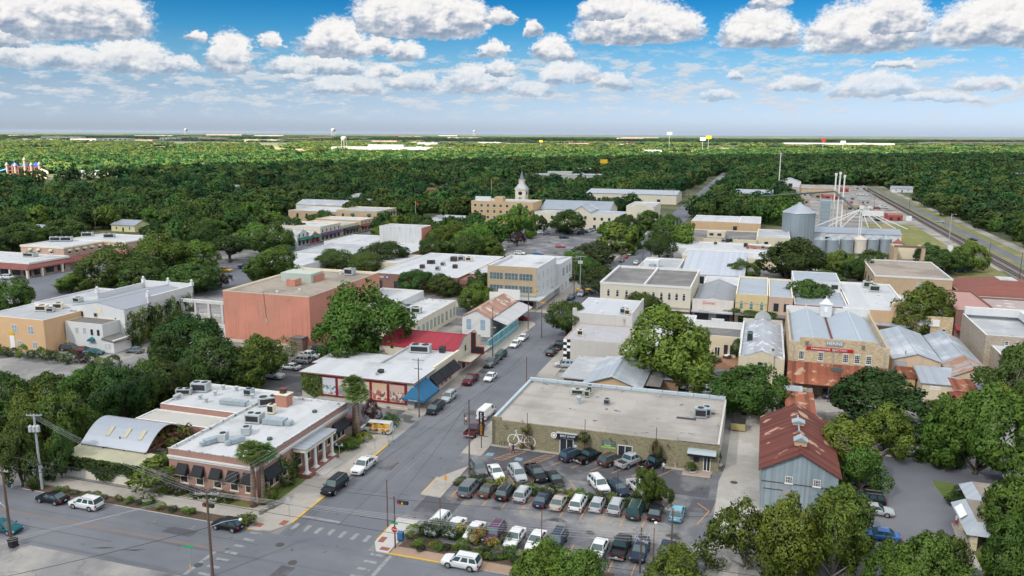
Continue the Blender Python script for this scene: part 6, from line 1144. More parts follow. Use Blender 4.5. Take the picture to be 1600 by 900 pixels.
def leaf_cloud(name, P, Gn, Sn, size, mats, mi, rs, ratio=.55):
 """many small rhombic leaves at P, lying across Gn, shaded along Sn"""
 n = len(P); t = unit(np.cross(Gn, rs.normal(size=(n,3)))); b = np.cross(Gn, t); s = size[:, None]
 V = np.stack([P+t*s, P+b*s*ratio, P-t*s, P-b*s*ratio], 1).reshape(-1,3)
 me = bpy.data.meshes.new(name); me.vertices.add(n*4); me.vertices.foreach_set('co', V.astype(np.float32).ravel())
 me.loops.add(n*4); me.loops.foreach_set('vertex_index', np.arange(n*4, dtype=np.int32)); me.polygons.add(n)
 me.polygons.foreach_set('loop_start', np.arange(0, n*4,4, dtype=np.int32)); me.polygons.foreach_set('loop_total', np.full(n, 4, dtype=np.int32))
 for m in mats: me.materials.append(m)
 me.polygons.foreach_set('material_index', mi.astype(np.int32)); me.polygons.foreach_set('use_smooth', np.ones(n, dtype=bool)); me.update(calc_edges=True)
 me.normals_split_custom_set(np.repeat(Sn, 4,0).tolist()); return me
def crown_mesh(name, seed, nl, nleaf, leaf, m, W=10., H=10., base=.28, spread=.62, lob=(.27,.42), top=1.0, flower=None, shaggy=.0, dome=.6, nz=.22):
 rs = np.random.RandomState(seed); ch = H*(1-base)/2; cz = H*base+ch
 d = unit(rs.normal(size=(nl,3))); d[:,2] = np.where(d[:,2] < -.25,-d[:,2], d[:,2]); r0 = rs.uniform(.55,1.0, nl)
 C = d*r0[:,None]*np.array([W/2*spread, W/2*spread, ch*spread*1.05]); C[0] = (0,0,ch*.30*top)
 Rr = rs.uniform(lob[0], lob[1], nl)*W/2*1.15; Rr[0] *= 1.15
 ns = 11; sd = unit(rs.normal(size=(nl,ns,3))); sd[...,2] += .12; sd = unit(sd)
 SC_ = (C[:,None,:]+sd*Rr[:,None,None]*np.array([.82,.82,.74])).reshape(-1,3); SR = (Rr[:,None]*rs.uniform(.28,.48,(nl,ns))).reshape(-1); SL = np.repeat(np.arange(nl), ns)
 w = SR**2; k = rs.choice(len(SR), int(nleaf*1.7), p=w/w.sum()); dd = unit(rs.normal(size=(len(k),3))); f = 1-rs.random_sample(len(k))**2*.45+shaggy*rs.random_sample(len(k))
 P = SC_[k]+dd*(SR[k]*f)[:,None]; out = unit(P-C[SL[k]])
 keep = (dd*out).sum(1) > -.55
 for j in range(nl): keep &= (np.linalg.norm((P-C[j])/np.array([1,1,.9]), axis=1) > Rr[j]*.70) | (rs.random_sample(len(P)) < .06)
 keep &= P[:,2] > -ch*.98
 P, dd, out = P[keep][:nleaf], dd[keep][:nleaf], out[keep][:nleaf]
 q = np.percentile(np.abs(P[:,:2]),97.5); kx = (W/2)/q; zt, zb = np.percentile(P[:,2], 99.5), np.percentile(P[:,2], 1.0)
 P = np.stack([P[:,0]*kx, P[:,1]*kx, -ch+(P[:,2]-zb)/(zt-zb)*2*ch], 1); C = np.stack([C[:,0]*kx, C[:,1]*kx, -ch+(C[:,2]-zb)/(zt-zb)*2*ch], 1)
 whole = unit(P/np.array([W/2,W/2,ch])); Gn = unit(dd+.75*rs.normal(size=P.shape)*.8); fl = (Gn*dd).sum(1) < 0; Gn[fl] *= -1
 Sn = unit(.75*dd+.45*out+dome*whole+np.array([0,0,.22])+nz*rs.normal(size=P.shape)); P = P+np.array([0,0,cz])
 mi = np.zeros(len(P)); ms = [m]
 if flower: ms.append(flower[0]); mi[(rs.random_sample(len(P)) < flower[1]) & (dd[:,2] > flower[2])] = 1
 return leaf_cloud(name, P, Gn, Sn, leaf*rs.uniform(.6,1.3,len(P)), ms, mi, rs), C+np.array([0,0,cz])
def trunk_mesh(name, seed, C, H=10., r=.30, m=None, base=.28, limbs=7):
 rs = random.Random(seed); b = MB(); m = m or bark; z0 = H*base*.8
 b.path([(0,0,0),(.03,.02,z0*.35),(.08,-.05,z0),(.15,.05,H*.55)], [r*1.35,r,r*.85,r*.3], 9, m)
 for c in list(C)[:limbs]:
  q = (c[0]*.45+rs.uniform(-.3,.3), c[1]*.45+rs.uniform(-.3,.3), z0+(c[2]-z0)*.55)
  b.path([(.06,-.03,z0*.85), q, (c[0]*.95,c[1]*.95,c[2]+.3)], [r*.55,r*.33,r*.10], 6, m)
 return b.mesh(name, True)
TREES = {}
def tree_kind(key, seeds, nl, nleaf, leaf, m, **kw):
 tk = {k: kw.pop(k) for k in ('limbs','bark','r') if k in kw}
 L_ = []
 for s in seeds:
  cm, C = crown_mesh('crown', s, nl, nleaf, leaf, m, **kw)
  L_.append((cm, trunk_mesh('trunk', s, C, r=tk.get('r',.30), m=tk.get('bark'), base=kw.get('base',.28), limbs=tk.get('limbs',7))))
 TREES[key] = L_
tree_kind('oak', (1,2,3),13,17000, .235, leaf_oak, base=.06)
tree_kind('round', (4,),9,15000, .21, leaf_oak, base=.10, spread=.50, lob=(.40,.52))
tree_kind('pecan', (6,7,8),17,18000, .22, leaf_pecan, base=.05, spread=.68, lob=(.20,.34), shaggy=.25)
tree_kind('lime', (9,10),15,16000, .21, leaf_lime, base=.04, spread=.66, lob=(.22,.36), shaggy=.3)
tree_kind('live_oak', (11,),12,8500, .27, leaf_oak, base=.30, spread=.70, lob=(.24,.34), limbs=10)
tree_kind('purple', (12,),9,5000, .22, leaf_purple, base=.2)
tree_kind('crepe', (13,),10,6500, .20, leaf_pecan, base=.15, flower=(petal_pink, .35, .1), limbs=9, bark=bark_pale)
tree_kind('sparse', (14,15),14,7000, .24, leaf_pecan, base=.05, spread=.72, lob=(.18,.30), shaggy=.5, limbs=14, bark=bark_pale, r=.24)
tree_kind('mid', (20,21,22),11,3200, .52, leaf_oak, base=.04)
tree_kind('midpecan', (23,24),13,3200, .50, leaf_pecan, base=.03, spread=.66, lob=(.22,.36))
rt = random.Random(5)
def tree(kind, x, y, h, w, label, group=None, name='tree', i=None):
 cm, tm = TREES[kind][rt.randrange(len(TREES[kind])) if i is None else i]
 t = thing(name, label, 'tree', (x, y, 0), rt.uniform(0,6.28), group); t.scale = (w/9.6, w/9.6, h/9.7)
 inst('trunk', tm, t); inst('crown', cm, t); return t
# each tree measured on the photograph: foot, height, crown width
G1 = 'dense trees massed left of the brick restaurant'
for v in ((-115.9,92.5,7.9,8.3),(-109.6,92.9,10.0,8.2),(-105.0,95.0,10.0,7.9),(-107.9,98.1,6.7,5.3),(-125.5,101.7,9.1,9.1),(-121.4,105.2,8.4,9.0),(-116.3,108.2,9.0,9.1),(-111.3,110.6,9.0,8.2),(-106.0,112.4,9.5,8.4),(-104.0,116.0,8.9,7.4),(-100.8,82.2,9.1,5.6),(-97.5,86.1,7.9,3.8),(-114.6,87.4,8.5,8.0)):
 x, y, h, w = v; tree(['oak','oak','pecan'][rt.randrange(3)], x, y, h, w, 'dense dark green tree in the mass left of the brick restaurant', G1)
for k, lab, v in (('oak','dark oak with a forked trunk just behind the vaulted patio hall', ((-105.9,107.6,10.3,7.9))),('pecan','dark green tree shading parked cars behind the brick restaurant', ((-109.6,118.7,7.9,8.1))),
 ('oak','broad dark oak in front of the concrete frame', ((-117.3,138.4,11.2,13.9))),('oak','dark oak below the concrete frame and left of the brick block', ((-118.0,132.3,9.8,8.1))),('oak','wide dark oak whose crown covers the foot of the brick block', ((-102.4,129.3,10.7,12.3))),('pecan','green tree over a silver car at the foot of the brick block', ((-97.7,133.5,9.8,10.7))),('oak','dark tree left of the restaurant lot with a parked car under it', ((-103.0,123.3,7.8,9.0))),
 ('crepe','crepe myrtle with pale pink blossom against the brick block corner', ((-99.0,147.6,6.6,6.5))),('pecan','towering pecan tree between the brick block and the mural shop', ((-84.0,155.8,16.8,19.0))),('purple','small purple-leaved tree beside the two fan palms by the painted mural', ((-64.0,120.8,4.5,3.6))),
 ('round','dense round-crowned tree on the pavement beside the grey block', ((-46.0,192.5,9.2,10.8))),('round','green tree between the grey block and the arched-window block', ((-30.6,218.1,7.5,9.6))),('pecan','tall spreading pecan in the courtyard behind the beige house', ((-15.6,160.9,15.5,17.4))),('pecan','bright green tree in the alley beside the olive shop', ((-1.1,147.2,9.3,12.8))),
 ('oak','big dark round tree in front of the hardware store skirt', ((23.1,147.0,10.0,17.1))),('lime','yellow-green tree at the back of the motel car park', ((21.0,134.3,7.9,8.7))),('lime','bushy green tree overhanging the right side of the tin barn', ((13.6,124.1,9.0,10.3))),('sparse','half bare grey-branched tree right of the tin barn', ((15.8,118.3,6.9,7.2))),('pecan','green tree over the white pickup at the back of the motel car park', ((28.9,135.8,6.9,8.6))),('pecan','leafy tree in front of the porch house', ((32.9,148.9,6.3,8.0))),('pecan','large green tree with a dark bare trunk in the motel car park', ((33.5,130.9,13.9,12.1))),('oak','dark tree at the right edge in front of the stone hall', ((47.2,166.2,12.6,10.9))),('lime','small yellow-green tree below the stone hall', ((44.5,160.2,6.4,4.9))),
 ('pecan','big tree at the lower right edge covering the motel', ((32.8,106.4,11.8,9.2))),('pecan','green tree in the bottom right corner below the motel', ((27.5,92.6,9.6,6.7))),('sparse','large airy tree with bare twigs at the foot of the tin barn', ((0.6,91.5,8.1,8.5))),('lime','yellow tinged tree in front of the tin barn', ((5.0,92.2,9.4,8.3))),('sparse','grey-limbed tree right of the tree at the foot of the tin barn', ((10.3,92.4,9.3,6.7))),('pecan','rounded green tree beside the row of cars in the motel car park', ((12.2,98.0,9.3,8.6))),
 ('lime','bright lime tree at the bottom edge left of the motel walk', ((19.1,88.0,8.9,8.9))),('lime','lime tree rising tallest at the bottom edge near the motel walk', ((22.4,92.9,7.2,4.5))),('lime','lime tree at the bottom edge below the blue car', ((15.8,88.2,7.6,6.3))),
 ('lime','lime crepe myrtle at the bottom edge, left of two', ((-21.4,78.0,6.1,6.8))),('lime','lime crepe myrtle at the bottom edge, right of two', ((-16.7,78.2,6.5,6.2))),('lime','lime tree at the bottom edge by the street lamp pole', ((-6.9,82.1,5.7,7.1))),('pecan','slim young tree in the planted strip of the parking lot', ((-12.5,105.4,5.1,4.3))),
 ('oak','dark tree at the left edge beside the plaza road', ((-199.9,167.1,9.6,11.9))),('oak','dark tree cut by the left edge of the view near the plaza road', ((-201.7,162.2,9.0,7.8))),('pecan','small tree with thin trunk on the plaza lawn', ((-212.0,198.2,6.3,9.9))),('oak','broad dark tree at the left of the plaza clump', ((-203.7,205.6,13.8,17.6))),('oak','dark tree in the middle of the plaza clump', ((-188.8,206.2,11.3,17.8))),('pecan','green tree standing behind the plaza clump', ((-206.1,233.0,14.9,18.5))),('oak','broad dark tree at the right of the plaza clump', ((-174.9,208.8,9.6,18.9))),('pecan','tree at the back right of the plaza clump', ((-199.8,242.4,11.3,15.6))),('purple','small dark red tree at the right end of the plaza clump', ((-170.8,219.4,4.8,6.0))),('live_oak','spreading live oak with visible limbs beside the plaza street', ((-201.7,265.5,9.8,19.4))),('pecan','shaggy green tree in the middle of the plaza street', ((-157.6,228.8,12.9,16.0))),
 ('round','clipped round tree left of the two near the low cream store', ((-151.0,260.9,8.0,13.9))),('round','largest clipped round tree behind the brick block', ((-138.5,274.6,9.5,16.8))),('round','clipped round tree just in front of the largest one', ((-138.2,259.5,7.4,12.7))),('oak','dark tree left of the bank drive-through', ((-106.4,232.4,7.2,11.6))),('oak','dark tree in front of the bank wall, right of another', ((-95.6,231.7,6.9,9.8))),('oak','dark tree beside the tan three-storey block', ((-81.6,230.2,8.5,8.8))),('pecan','green tree at the foot of the tan three-storey block', ((-78.2,213.9,8.0,9.3))),
 ('pecan','tall green tree in front of the tan hotel corner', ((-113.8,377.4,15.9,12.7))),('oak','big round dark tree in front of the white hotel halls', ((-97.6,399.7,12.3,19.9))),('purple','dark red bushy tree left of the hotel car park', ((-108.0,350.1,6.0,10.1))),('round','pair-crowned green tree on the far pavement before the arched-window block', ((-48.6,247.9,9.2,10.3))),('round','light green round tree by the far street opposite the parked cars', ((-40.0,329.5,10.7,10.6))),('oak','dark tree behind the light green one on the far street', ((-41.4,378.5,13.3,15.7))),('oak','dark tree on the street corner left of the far street', ((-64.3,395.3,11.2,14.1))),
 ('oak','huge dark tree between the white tin hall and the grain bins', ((9.6,298.4,14.6,22.4))),('pecan','smaller tree left of the huge dark one by the white tin hall', ((-5.7,291.8,7.2,10.0))),('oak','low brownish tree in front of the grain bin row', ((23.0,286.4,5.7,13.0))),('pecan','bright green tree in front of the small grain bins', ((29.6,312.3,9.0,12.7))),('oak','green tree right of the bright one by the grain bins', ((42.0,337.8,6.9,11.1))),('oak','dark street tree in front of the pink stucco shop', ((12.6,239.6,10.2,15.5))),('oak','wide low dark tree behind the round-topped workshop', ((-0.9,223.3,5.2,14.8))),('pecan','street tree with leaning trunk before the stone shop', ((40.2,225.2,13.0,14.0))),('oak','green tree behind the tan warehouse, left of two', ((66.3,356.4,7.6,11.4))),('oak','green tree behind the tan warehouse, right of two', ((67.0,331.1,7.6,14.9))),('pecan','tree beside the railway with a small sign below it', ((76.7,340.5,11.4,11.3))),('oak','dark tree at the right edge by the red brick row', ((76.0,274.2,4.0,11.7))),('oak','small dark tree against the stone hall beside the red awning', ((49.2,228.2,3.4,3.4)))):
 x, y, h, w = v; tree(k, x, y, h, w, lab)
GM = 'trees lining the blocks behind downtown'
for v in ((-129.8,318.7,13.1,17.2),(-143.7,328.4,11.0,14.4),(-117.9,317.0,12.7,15.3),(-113.3,330.7,13.1,14.7),(-113.4,293.2,11.3,15.3),(-104.1,299.9,9.9,13.4),(-123.5,289.7,10.3,12.7),(-163.4,359.5,9.5,12.7),(-63.1,310.9,7.8,16.9),(-66.4,296.7,6.5,11.8),(-60.2,345.5,12.5,18.6),(-73.4,392.0,8.3,12.1),(-55.4,359.9,10.5,11.6),(-58.8,273.3,7.8,10.0),(-63.9,261.2,8.0,7.4),(-27.7,514.6,13.6,24.0),(-14.3,519.6,11.2,24.9),(1.0,517.1,11.9,25.3),(12.5,529.6,14.1,20.1),(-36.7,519.6,10.6,16.3),(-33.5,359.1,11.5,11.4),(14.1,328.0,8.6,11.0),(33.7,305.4,7.9,10.5),(-174.5,360.8,8.0,12.8),(-236.9,392.3,7.9,14.3),(-59.8,431.2,10.4,15.2),(-4.0,186.1,4.6,3.0),(-222.3,276.2,12.9,11.8),(-218.0,301.9,10.9,14.3),(-197.3,288.9,12.6,15.2),(-221.0,338.8,10.1,12.6),(-251.4,317.7,10.4,17.1),(-271.5,320.5,11.3,16.9),(-314.9,294.8,9.8,21.3),(-309.5,261.0,11.1,16.6),(-316.8,275.5,9.9,14.5),(74.7,346.1,6.6,10.0),(-113.8,405.5,8.2,10.2),(-121.6,374.6,11.5,14.0)):
 x, y, h, w = v
 if h > 2: tree(['oak','pecan','oak'][rt.randrange(3)] if y < 330 else ['mid','midpecan'][rt.randrange(2)], x, y, h, w, 'green tree filling the gaps between the low roofs behind downtown', GM)
# bare grey limbs on the half dead trees
for (x, y, h) in (((15.6,120.5)+(7.5,)),((11.3,96.5)+(8.5,))):
 b = MB(); rs = random.Random(int(x*10))
 for k in range(16):
  a = rs.uniform(0,6.28); r_ = rs.uniform(1.5,3.6); z = rs.uniform(.55,1.02)*h; b.path([(0,0,h*.35),(r_*.5*math.cos(a),r_*.5*math.sin(a),z*.85),(r_*math.cos(a+.2),r_*math.sin(a+.2),z)], [.13,.07,.015], 5, bark_pale)
  for j in range(3): a2 = a+rs.uniform(-.7,.7); b.path([(r_*.5*math.cos(a),r_*.5*math.sin(a),z*.85),(r_*1.1*math.cos(a2),r_*1.1*math.sin(a2),z+rs.uniform(-.3,.9))], [.05,.01], 4, bark_pale)
 b.path([(0,0,0),(0,0,h*.5)], [.25,.15], 7, bark_pale); tag(b.build('bare_tree', None, (x, y, 0)), 'leafless grey tree tangled among green ones right of the tin barn' if y > 115 else 'leafless grey tree beside the motel car park cars', 'tree')
# fan palms
def palm_meshes(seed):
 rs = random.Random(seed); b = MB()
 b.path([(0,0,0),(.05,0,2.5),(.12,.05,5.5),(.1,.0,8.3)], [.42,.30,.27,.24], 10, palm_bark); tr = b.mesh('trunk', True)
 f = MB(); dmb = MB()
 for k in range(46):
  a = k*2.39996; el = 1.35-1.75*(k/46); L_ = rs.uniform(1.1,1.6); d = Vector((math.cos(a)*math.cos(el), math.sin(a)*math.cos(el), math.sin(el)))
  p0 = Vector((.1,0,8.3)); p1 = p0+d*L_*.75; sd = d.cross(Vector((0,0,1))).normalized(); up = sd.cross(d)
  f.tube(p0, p1, .03, .02,4, leaf_palm, False)
  for j in range(9):
   t = (j-4)/4*1.15; q = (d*math.cos(t)+sd*math.sin(t)).normalized(); tip = p1+q*L_*.85+Vector((0,0,-.32-.1*abs(t))); mid = p1+q*L_*.45+up*.05; w_ = (d*-math.sin(t)+sd*math.cos(t))*.10
   f.face([p1, mid-w_, tip, mid+w_], leaf_palm)
 for k in range(26):
  a = rs.uniform(0,6.28); L_ = rs.uniform(.9,1.9); x, y = math.cos(a), math.sin(a); s_ = (-y*.16, x*.16)
  dmb.face([(.1+x*.25,y*.25,8.2),(.1+x*.75+s_[0],y*.75+s_[1],7.7),(.1+x*.8,y*.8,8.0-L_),(.1+x*.75-s_[0],y*.75-s_[1],7.7)], frond_dead)
 return tr, f.mesh('fronds'), dmb.mesh('dead_fronds')
PM = palm_meshes(3)
for (x, y, h, rz, la) in (((-64.8,87.0)+(9.0,.3,'left of the two fan palms at the front corner of the brick restaurant')),((-63.9,88.1)+(8.3,2.1,'right of the two fan palms at the front corner of the brick restaurant')),((-64.5,115.1)+(10.0,1.0,'taller fan palm of the pair near the painted van')),((-62.9,113.8)+(9.0,4.0,'shorter fan palm of the pair near the painted van'))):
 t = thing('fan_palm', la, 'palm tree', (x, y, 0), rz); t.scale = (1.12,1.12, h/9.3)
 for nm, me in zip(('trunk','fronds','dead_fronds'), PM): inst(nm, me, t)
# bushes, flowers, ivy
BUSH = {}
def bush(m, x, y, h, w, label, group=None, flower=None, z=0.1, d=None, name='bush', seed=0):
 k = (m.name, flower[0].name if flower else '', seed)
 if k not in BUSH: BUSH[k] = crown_mesh('foliage', 40+seed, 9,1700, .42, m, base=.0, spread=.55, lob=(.34,.50), flower=flower)[0]
 t = inst(name, BUSH[k], None, (x, y, z), rt.uniform(0,6.28),(w/9.6,(d or w)/9.6, h/9.7)); return tag(t, label, 'bush', group)
def along(a, b, n): return [(a[0]+(b[0]-a[0])*(k+.5)/n, a[1]+(b[1]-a[1])*(k+.5)/n) for k in range(n)]
for k, (x, y) in enumerate(along((-79.5,87.3),(-68,87.3),7)): bush(leaf_ivy, x, y, 1.3,2.0, 'dark mauve-flowered shrub below the black awnings', 'shrubs below the black awnings', (petal_mauve, .2, .2))
for k, (x, y) in enumerate(along((-96,82.6),(-70,82.6),14)): bush([leaf_pecan, leaf_lime, leaf_grey][k % 3], x+rt.uniform(-.4,.4), y, rt.uniform(.5,1.0), rt.uniform(1.1,1.8), 'low kerbside shrub in the planting strip of the cross street', 'shrubs in the kerbside planting strip')
for m, v, la in ((leaf_lime, (-68.9,103.9), 'big rounded lime shrub beside the restaurant portico') , (leaf_oak, (-64.9,94.0), 'tall dark shrub left of the portico steps'),(leaf_oak, (-66.1,97.8), 'tall dark shrub against the restaurant wall by the first column'),(leaf_lime, (-63.0,88.8), 'round yellow-green shrub at the front corner of the restaurant'),(leaf_pecan, (-63.2,109.9), 'green shrub right of the portico columns'),(leaf_lime, (-61.9,113.3), 'lime shrub at the foot of the fan palm pair'),(leaf_pecan, (-61.7,109.5), 'green shrub by the lamp near the portico'),(leaf_pecan, (-60.2,120.7), 'dark spiky shrub behind the painted van'),(leaf_lime, (-62.4,82.2), 'green shrub on the corner beside the parked black hatchback')):
 hh = 4.6 if 'tall' in la else (2.5 if 'big' in la or 'round' in la or 'spiky' in la else 1.5); bush(m, v[0], v[1], hh, 3.6 if hh > 3 else 3.0, la)
for k, (x, y) in enumerate(along((-62.7,85.3),(-61.8,89.2),5)): bush(leaf_grey, x, y, .5, .9, 'pale white-flowered clump edging the corner bed', 'white flowers edging the corner bed', (petal_white, .5,-.2))
for k, v in enumerate(((-40.5,86.5),(-38.4,86.4),(-37.1,87.6),(-38.8,84.6),(-35.3,86.8),(-34.5,88.4),(-32.6,87.3),(-33.3,85.4),(-31.7,88.0),(-29.6,86.6),(-28.5,88.3),(-30.6,85.7),(-28.6,84.7),(-26.9,85.9))):
 f = [None, None, (petal_mauve,.1,.2), None, None, (petal_yellow,.45,0),(petal_orange,.30,0), None, (petal_orange,.35,0),(petal_orange,.25,0), None, None, None, None][k]; m = [leaf_pecan, leaf_ivy, leaf_grey, leaf_lime, leaf_ivy, leaf_lime, leaf_pecan, leaf_lime, leaf_pecan, leaf_lime, leaf_grey, leaf_ivy, leaf_grey, leaf_pecan][k]
 la = ('yellow-flowering bush' if f and f[0] is petal_yellow else 'orange-flowering bush' if f and f[0] is petal_orange else 'green bush')+' in the corner bed below the parked cars'
 bush(m, v[0], v[1], [1.5,2.0,2.2,.8,1.6,1.7,1.5,1.2,1.8,1.5,1.3,1.0,1.0,1.2][k], [2.2,2.6,2.8,1.5,2.4,2.0,2.2,2.4,2.6,2.2,2.2,1.8,1.8,2.2][k], la, ('yellow' if 'yellow' in la else 'orange' if 'orange' in la else 'green')+' bushes of the corner bed', f)
for k, (x, y) in enumerate(along((-39.5,84.0),(-15,84.2),24)): bush([leaf_pecan, leaf_ivy, leaf_lime][k % 3], x, y+rt.uniform(-.5,1.2), rt.uniform(.4,.9), rt.uniform(1.2,1.9), 'low green ground shrub along the kerb of the corner bed', 'ground shrubs of the corner bed')
for k, (x, y) in enumerate(along((-40.7,102.9),(-12.7,103.4),19)):
 f = (petal_yellow, .4,0) if k in (4,5) else None; m = [leaf_pecan, leaf_lime, leaf_grey, leaf_ivy][(k*7) % 4] if k > 1 else leaf_vine
 bush(m, x, y, rt.uniform(1.0,2.1), rt.uniform(1.6,2.5), 'yellow-flowering bush in the planted strip between the car rows' if f else 'bush in the planted strip between the car rows', 'bushes in the strip between the car rows' if not f else 'yellow bushes in the strip between the car rows', f)
for v, la, h in (((-8.1,117.9), 'small shrub in a pale tub by the shop entrance', 1.5),((-4.5,121.6), 'taller shrub in a kerbed tub at the corner of the olive shop', 2.6)):
 bush(leaf_pecan, v[0], v[1], h, 1.9, la); b = MB(); b.lathe([(.7,0),(.9,.3),(.8,.3),(.75,.2)], 16, concrete_new); tag(b.build('plant_tub', None, (v[0],v[1],.012)), 'pale round kerb tub under the '+('small' if h < 2 else 'taller')+' shrub by the olive shop', 'plant tub')
for k, (x, y) in enumerate(along((-176,134.6),(-133,134.6),15)): bush([leaf_ivy, leaf_pecan, leaf_purple][k % 3 if k % 5 == 1 else k % 2], x, y, rt.uniform(1.6,3.2), rt.uniform(2.6,3.8), 'shrub in the row in front of the peach block', 'shrub row before the peach block')
for k, v in enumerate(((-186.0,208.3),(-183.4,212.7),(-238.5,228.9),(-233.0,229.3),(-103.8,141.9),(29.0,118.7),(29.9,121.2))): bush(leaf_ivy, v[0], v[1], 1.9,3.4, 'clipped dark hedge piece by the motel wall' if k > 4 else 'dark rounded shrub on the plaza side', 'clipped hedge by the motel' if k > 4 else 'dark shrubs around the plaza')
for v in ((-82.0,83.0),(-78.3,83.3)):
 b = MB()
 for k in range(60):
  a = k*2.4; el = rt.uniform(.1,1.3); L_ = rt.uniform(.7,1.1); d = Vector((math.cos(a)*math.cos(el), math.sin(a)*math.cos(el), math.sin(el))); q = Vector((-math.sin(a), math.cos(a),0))*.06
  b.face([(0,0,.3), tuple(Vector((0,0,.3))+d*L_*.5-q), tuple(Vector((0,0,.3))+d*L_-Vector((0,0,.3))), tuple(Vector((0,0,.3))+d*L_*.5+q)], leaf_palm)
 b.lathe([(.2,0),(.2,.35)], 8, palm_bark); tag(b.build('sago_palm', None, (v[0], v[1], .1)), 'low dark sago palm in the kerbside strip before the patio wall', 'palm', 'sago palms by the patio wall')
def ivy(name, label, pts, m, leaf=.16, n=2500, thick=.25, cat='ivy', parent=None, seed=1, holes=.0):
 """leaves hugging a set of wall rectangles: (origin, u vector, v vector)"""
 rs = np.random.RandomState(seed); P = []; Nn = []
 A = [np.linalg.norm(np.cross(u, v)) for o, u, v in pts]
 for (o, u, v), a in zip(pts, A):
  k = int(n*a/sum(A)); s = rs.random_sample((k,2)); o, u, v = map(np.array, (o, u, v)); nn = np.cross(u, v); nn = nn/np.linalg.norm(nn)
  p = o+s[:,:1]*u+s[:,1:]*v+nn*rs.random_sample((k,1))*thick
  if holes:
   w = np.sin(s[:,0]*np.linalg.norm(u)*1.1+seed)+np.sin(s[:,0]*np.linalg.norm(u)*.43+2)+rs.normal(size=k)*.12; ok = s[:,1] > holes*(.45+.3*w); p = p[ok]; k = len(p)
  P.append(p); Nn.append(np.repeat(nn[None], k, 0))
 P = np.concatenate(P); Nn = np.concatenate(Nn); Gn = unit(Nn+.8*rs.normal(size=P.shape)*.8); f = (Gn*Nn).sum(1) < 0; Gn[f] *= -1
 me = leaf_cloud('ivy', P, Gn, unit(Nn+np.array([0,0,.35])+.5*rs.normal(size=P.shape)), leaf*rs.uniform(.6,1.4,len(P)), [m], np.zeros(len(P)), rs, .7)
 o = inst(name, me, parent); 
 if label: tag(o, label, cat)
 return o
ivy('ivy', 'dark ivy hanging down the pale front wall of the patio hall', [((-96.9,87.18,.3),(12.9,0,0),(0,0,3.0)),((-97,86.9,3.0),(13,0,0),(0,.1,.5))], leaf_ivy, .17,5200, .45, holes=.75, seed=4)
for (x, y, h, w, la) in ((-80.7,87.9)+(4.6,8.2,'dense green vine mound at the right end of the ivy wall'),(-86.0,96.3)+(5.6,8.4,'olive vine mound rising between the vaulted hall and the restaurant'),(-80.6,96.0,4.9,4.0,'olive vine mound behind another beside the restaurant wall')):
 bush(leaf_vine if 'olive' in la else leaf_lime, x, y, h, w, la, None, None, 0, None, 'vine_mound', 3)
ivy('ivy', 'green and dry ivy covering the left end of the mural wall', [((-84.3,130.47,.1),(4.6,0,0),(0,0,4.8))], leaf_vine, .16,1600, .2, holes=.3, seed=2)
for k, (x, y) in enumerate(along((-143.0,148.8),(-143.0,172.0),8)): bush(leaf_pecan if k % 2 else leaf_ivy, x, y, 8.4+.3*(k % 3),4.2, 'tall column of ivy clothing the side of the white gabled hall', 'ivy columns of the white gabled hall', None, 0,4.4, 'ivy_column', 6)
for x, la in ((-34.6,'left'),(-25.0,'middle'),(-13.7,'right')):
 t = thing('trellis', la+'most of three vine trellises with a tall rusty pipe on the olive shop wall' if la != 'middle' else 'middle of three vine trellises with a tall rusty pipe on the olive shop wall', 'trellis', (x, 118.55, .13))
 b = MB()
 for dx in (-.95,-.32,.32,.95): b.box(dx-.02,-.02,0,dx+.02,.02,3.4,rust_pipe)
 for z in (.4,.95,1.5,2.05,2.6,3.15): b.box(-.95,-.015,z,.95,.015,z+.035,rust_pipe)
 b.build('grid', t); b = MB(); b.tube((0,-.12,0),(0,-.12,6.3),.06,.05,8,rust_pipe); b.build('pipe', t)
 cm = BUSH.get('vine_top') or crown_mesh('vine', 77,8,1500, .5, leaf_vine, base=0, spread=.6, lob=(.34,.5))[0]; BUSH['vine_top'] = cm
 big = la == 'right'; inst('vine', cm, t, (0,-.1,1.0 if big else 2.6), rt.uniform(0,6),(.30,.14,.34 if big else .17)); inst('vine', cm, t, (-.8,-.2,.0),0,(.09,.06,.1)); inst('vine', cm, t, (.75,-.2,.0),2,(.09,.06,.1))
# woods
rng_ = np.random.RandomState(11)
CLEAR = [(-128,328,-46,436),(-70,400,-36,1050),(-199,250,-183,520),(18,340,117,620),(34,620,117,900),(-310,190,-180,275),(-262,290,-180,340),(-135,585,-58,655),(-30,640,12,700),(-260,740,-160,910),(-330,1900,-150,2320),(-450,560,-395,640),(-560,830,-480,960),(150,420,185,500),(210,600,260,720),(300,760,380,880),(-300,640,-255,720),(-960,480,-700,760),(-172,380,-116,440),(-330,270,-275,325),(-690,540,-550,725),(-1090,1740,-860,2150),(-125,410,-56,482)]
def house(name, label, x, y, w, d, he, hr, wall, roof, axis='X', group=None):
 B = Bd(name, label, 'house', x-w/2, y-d/2, x+w/2, y+d/2, group); B.gable(he, hr, axis, wall, roof, .4)
 B.win('S', [x-w*.28, x+w*.28], 1.1,1.1,1.4, 'white'); B.win('S', x, .1,1.0,2.1, 'dark', name='door'); return B
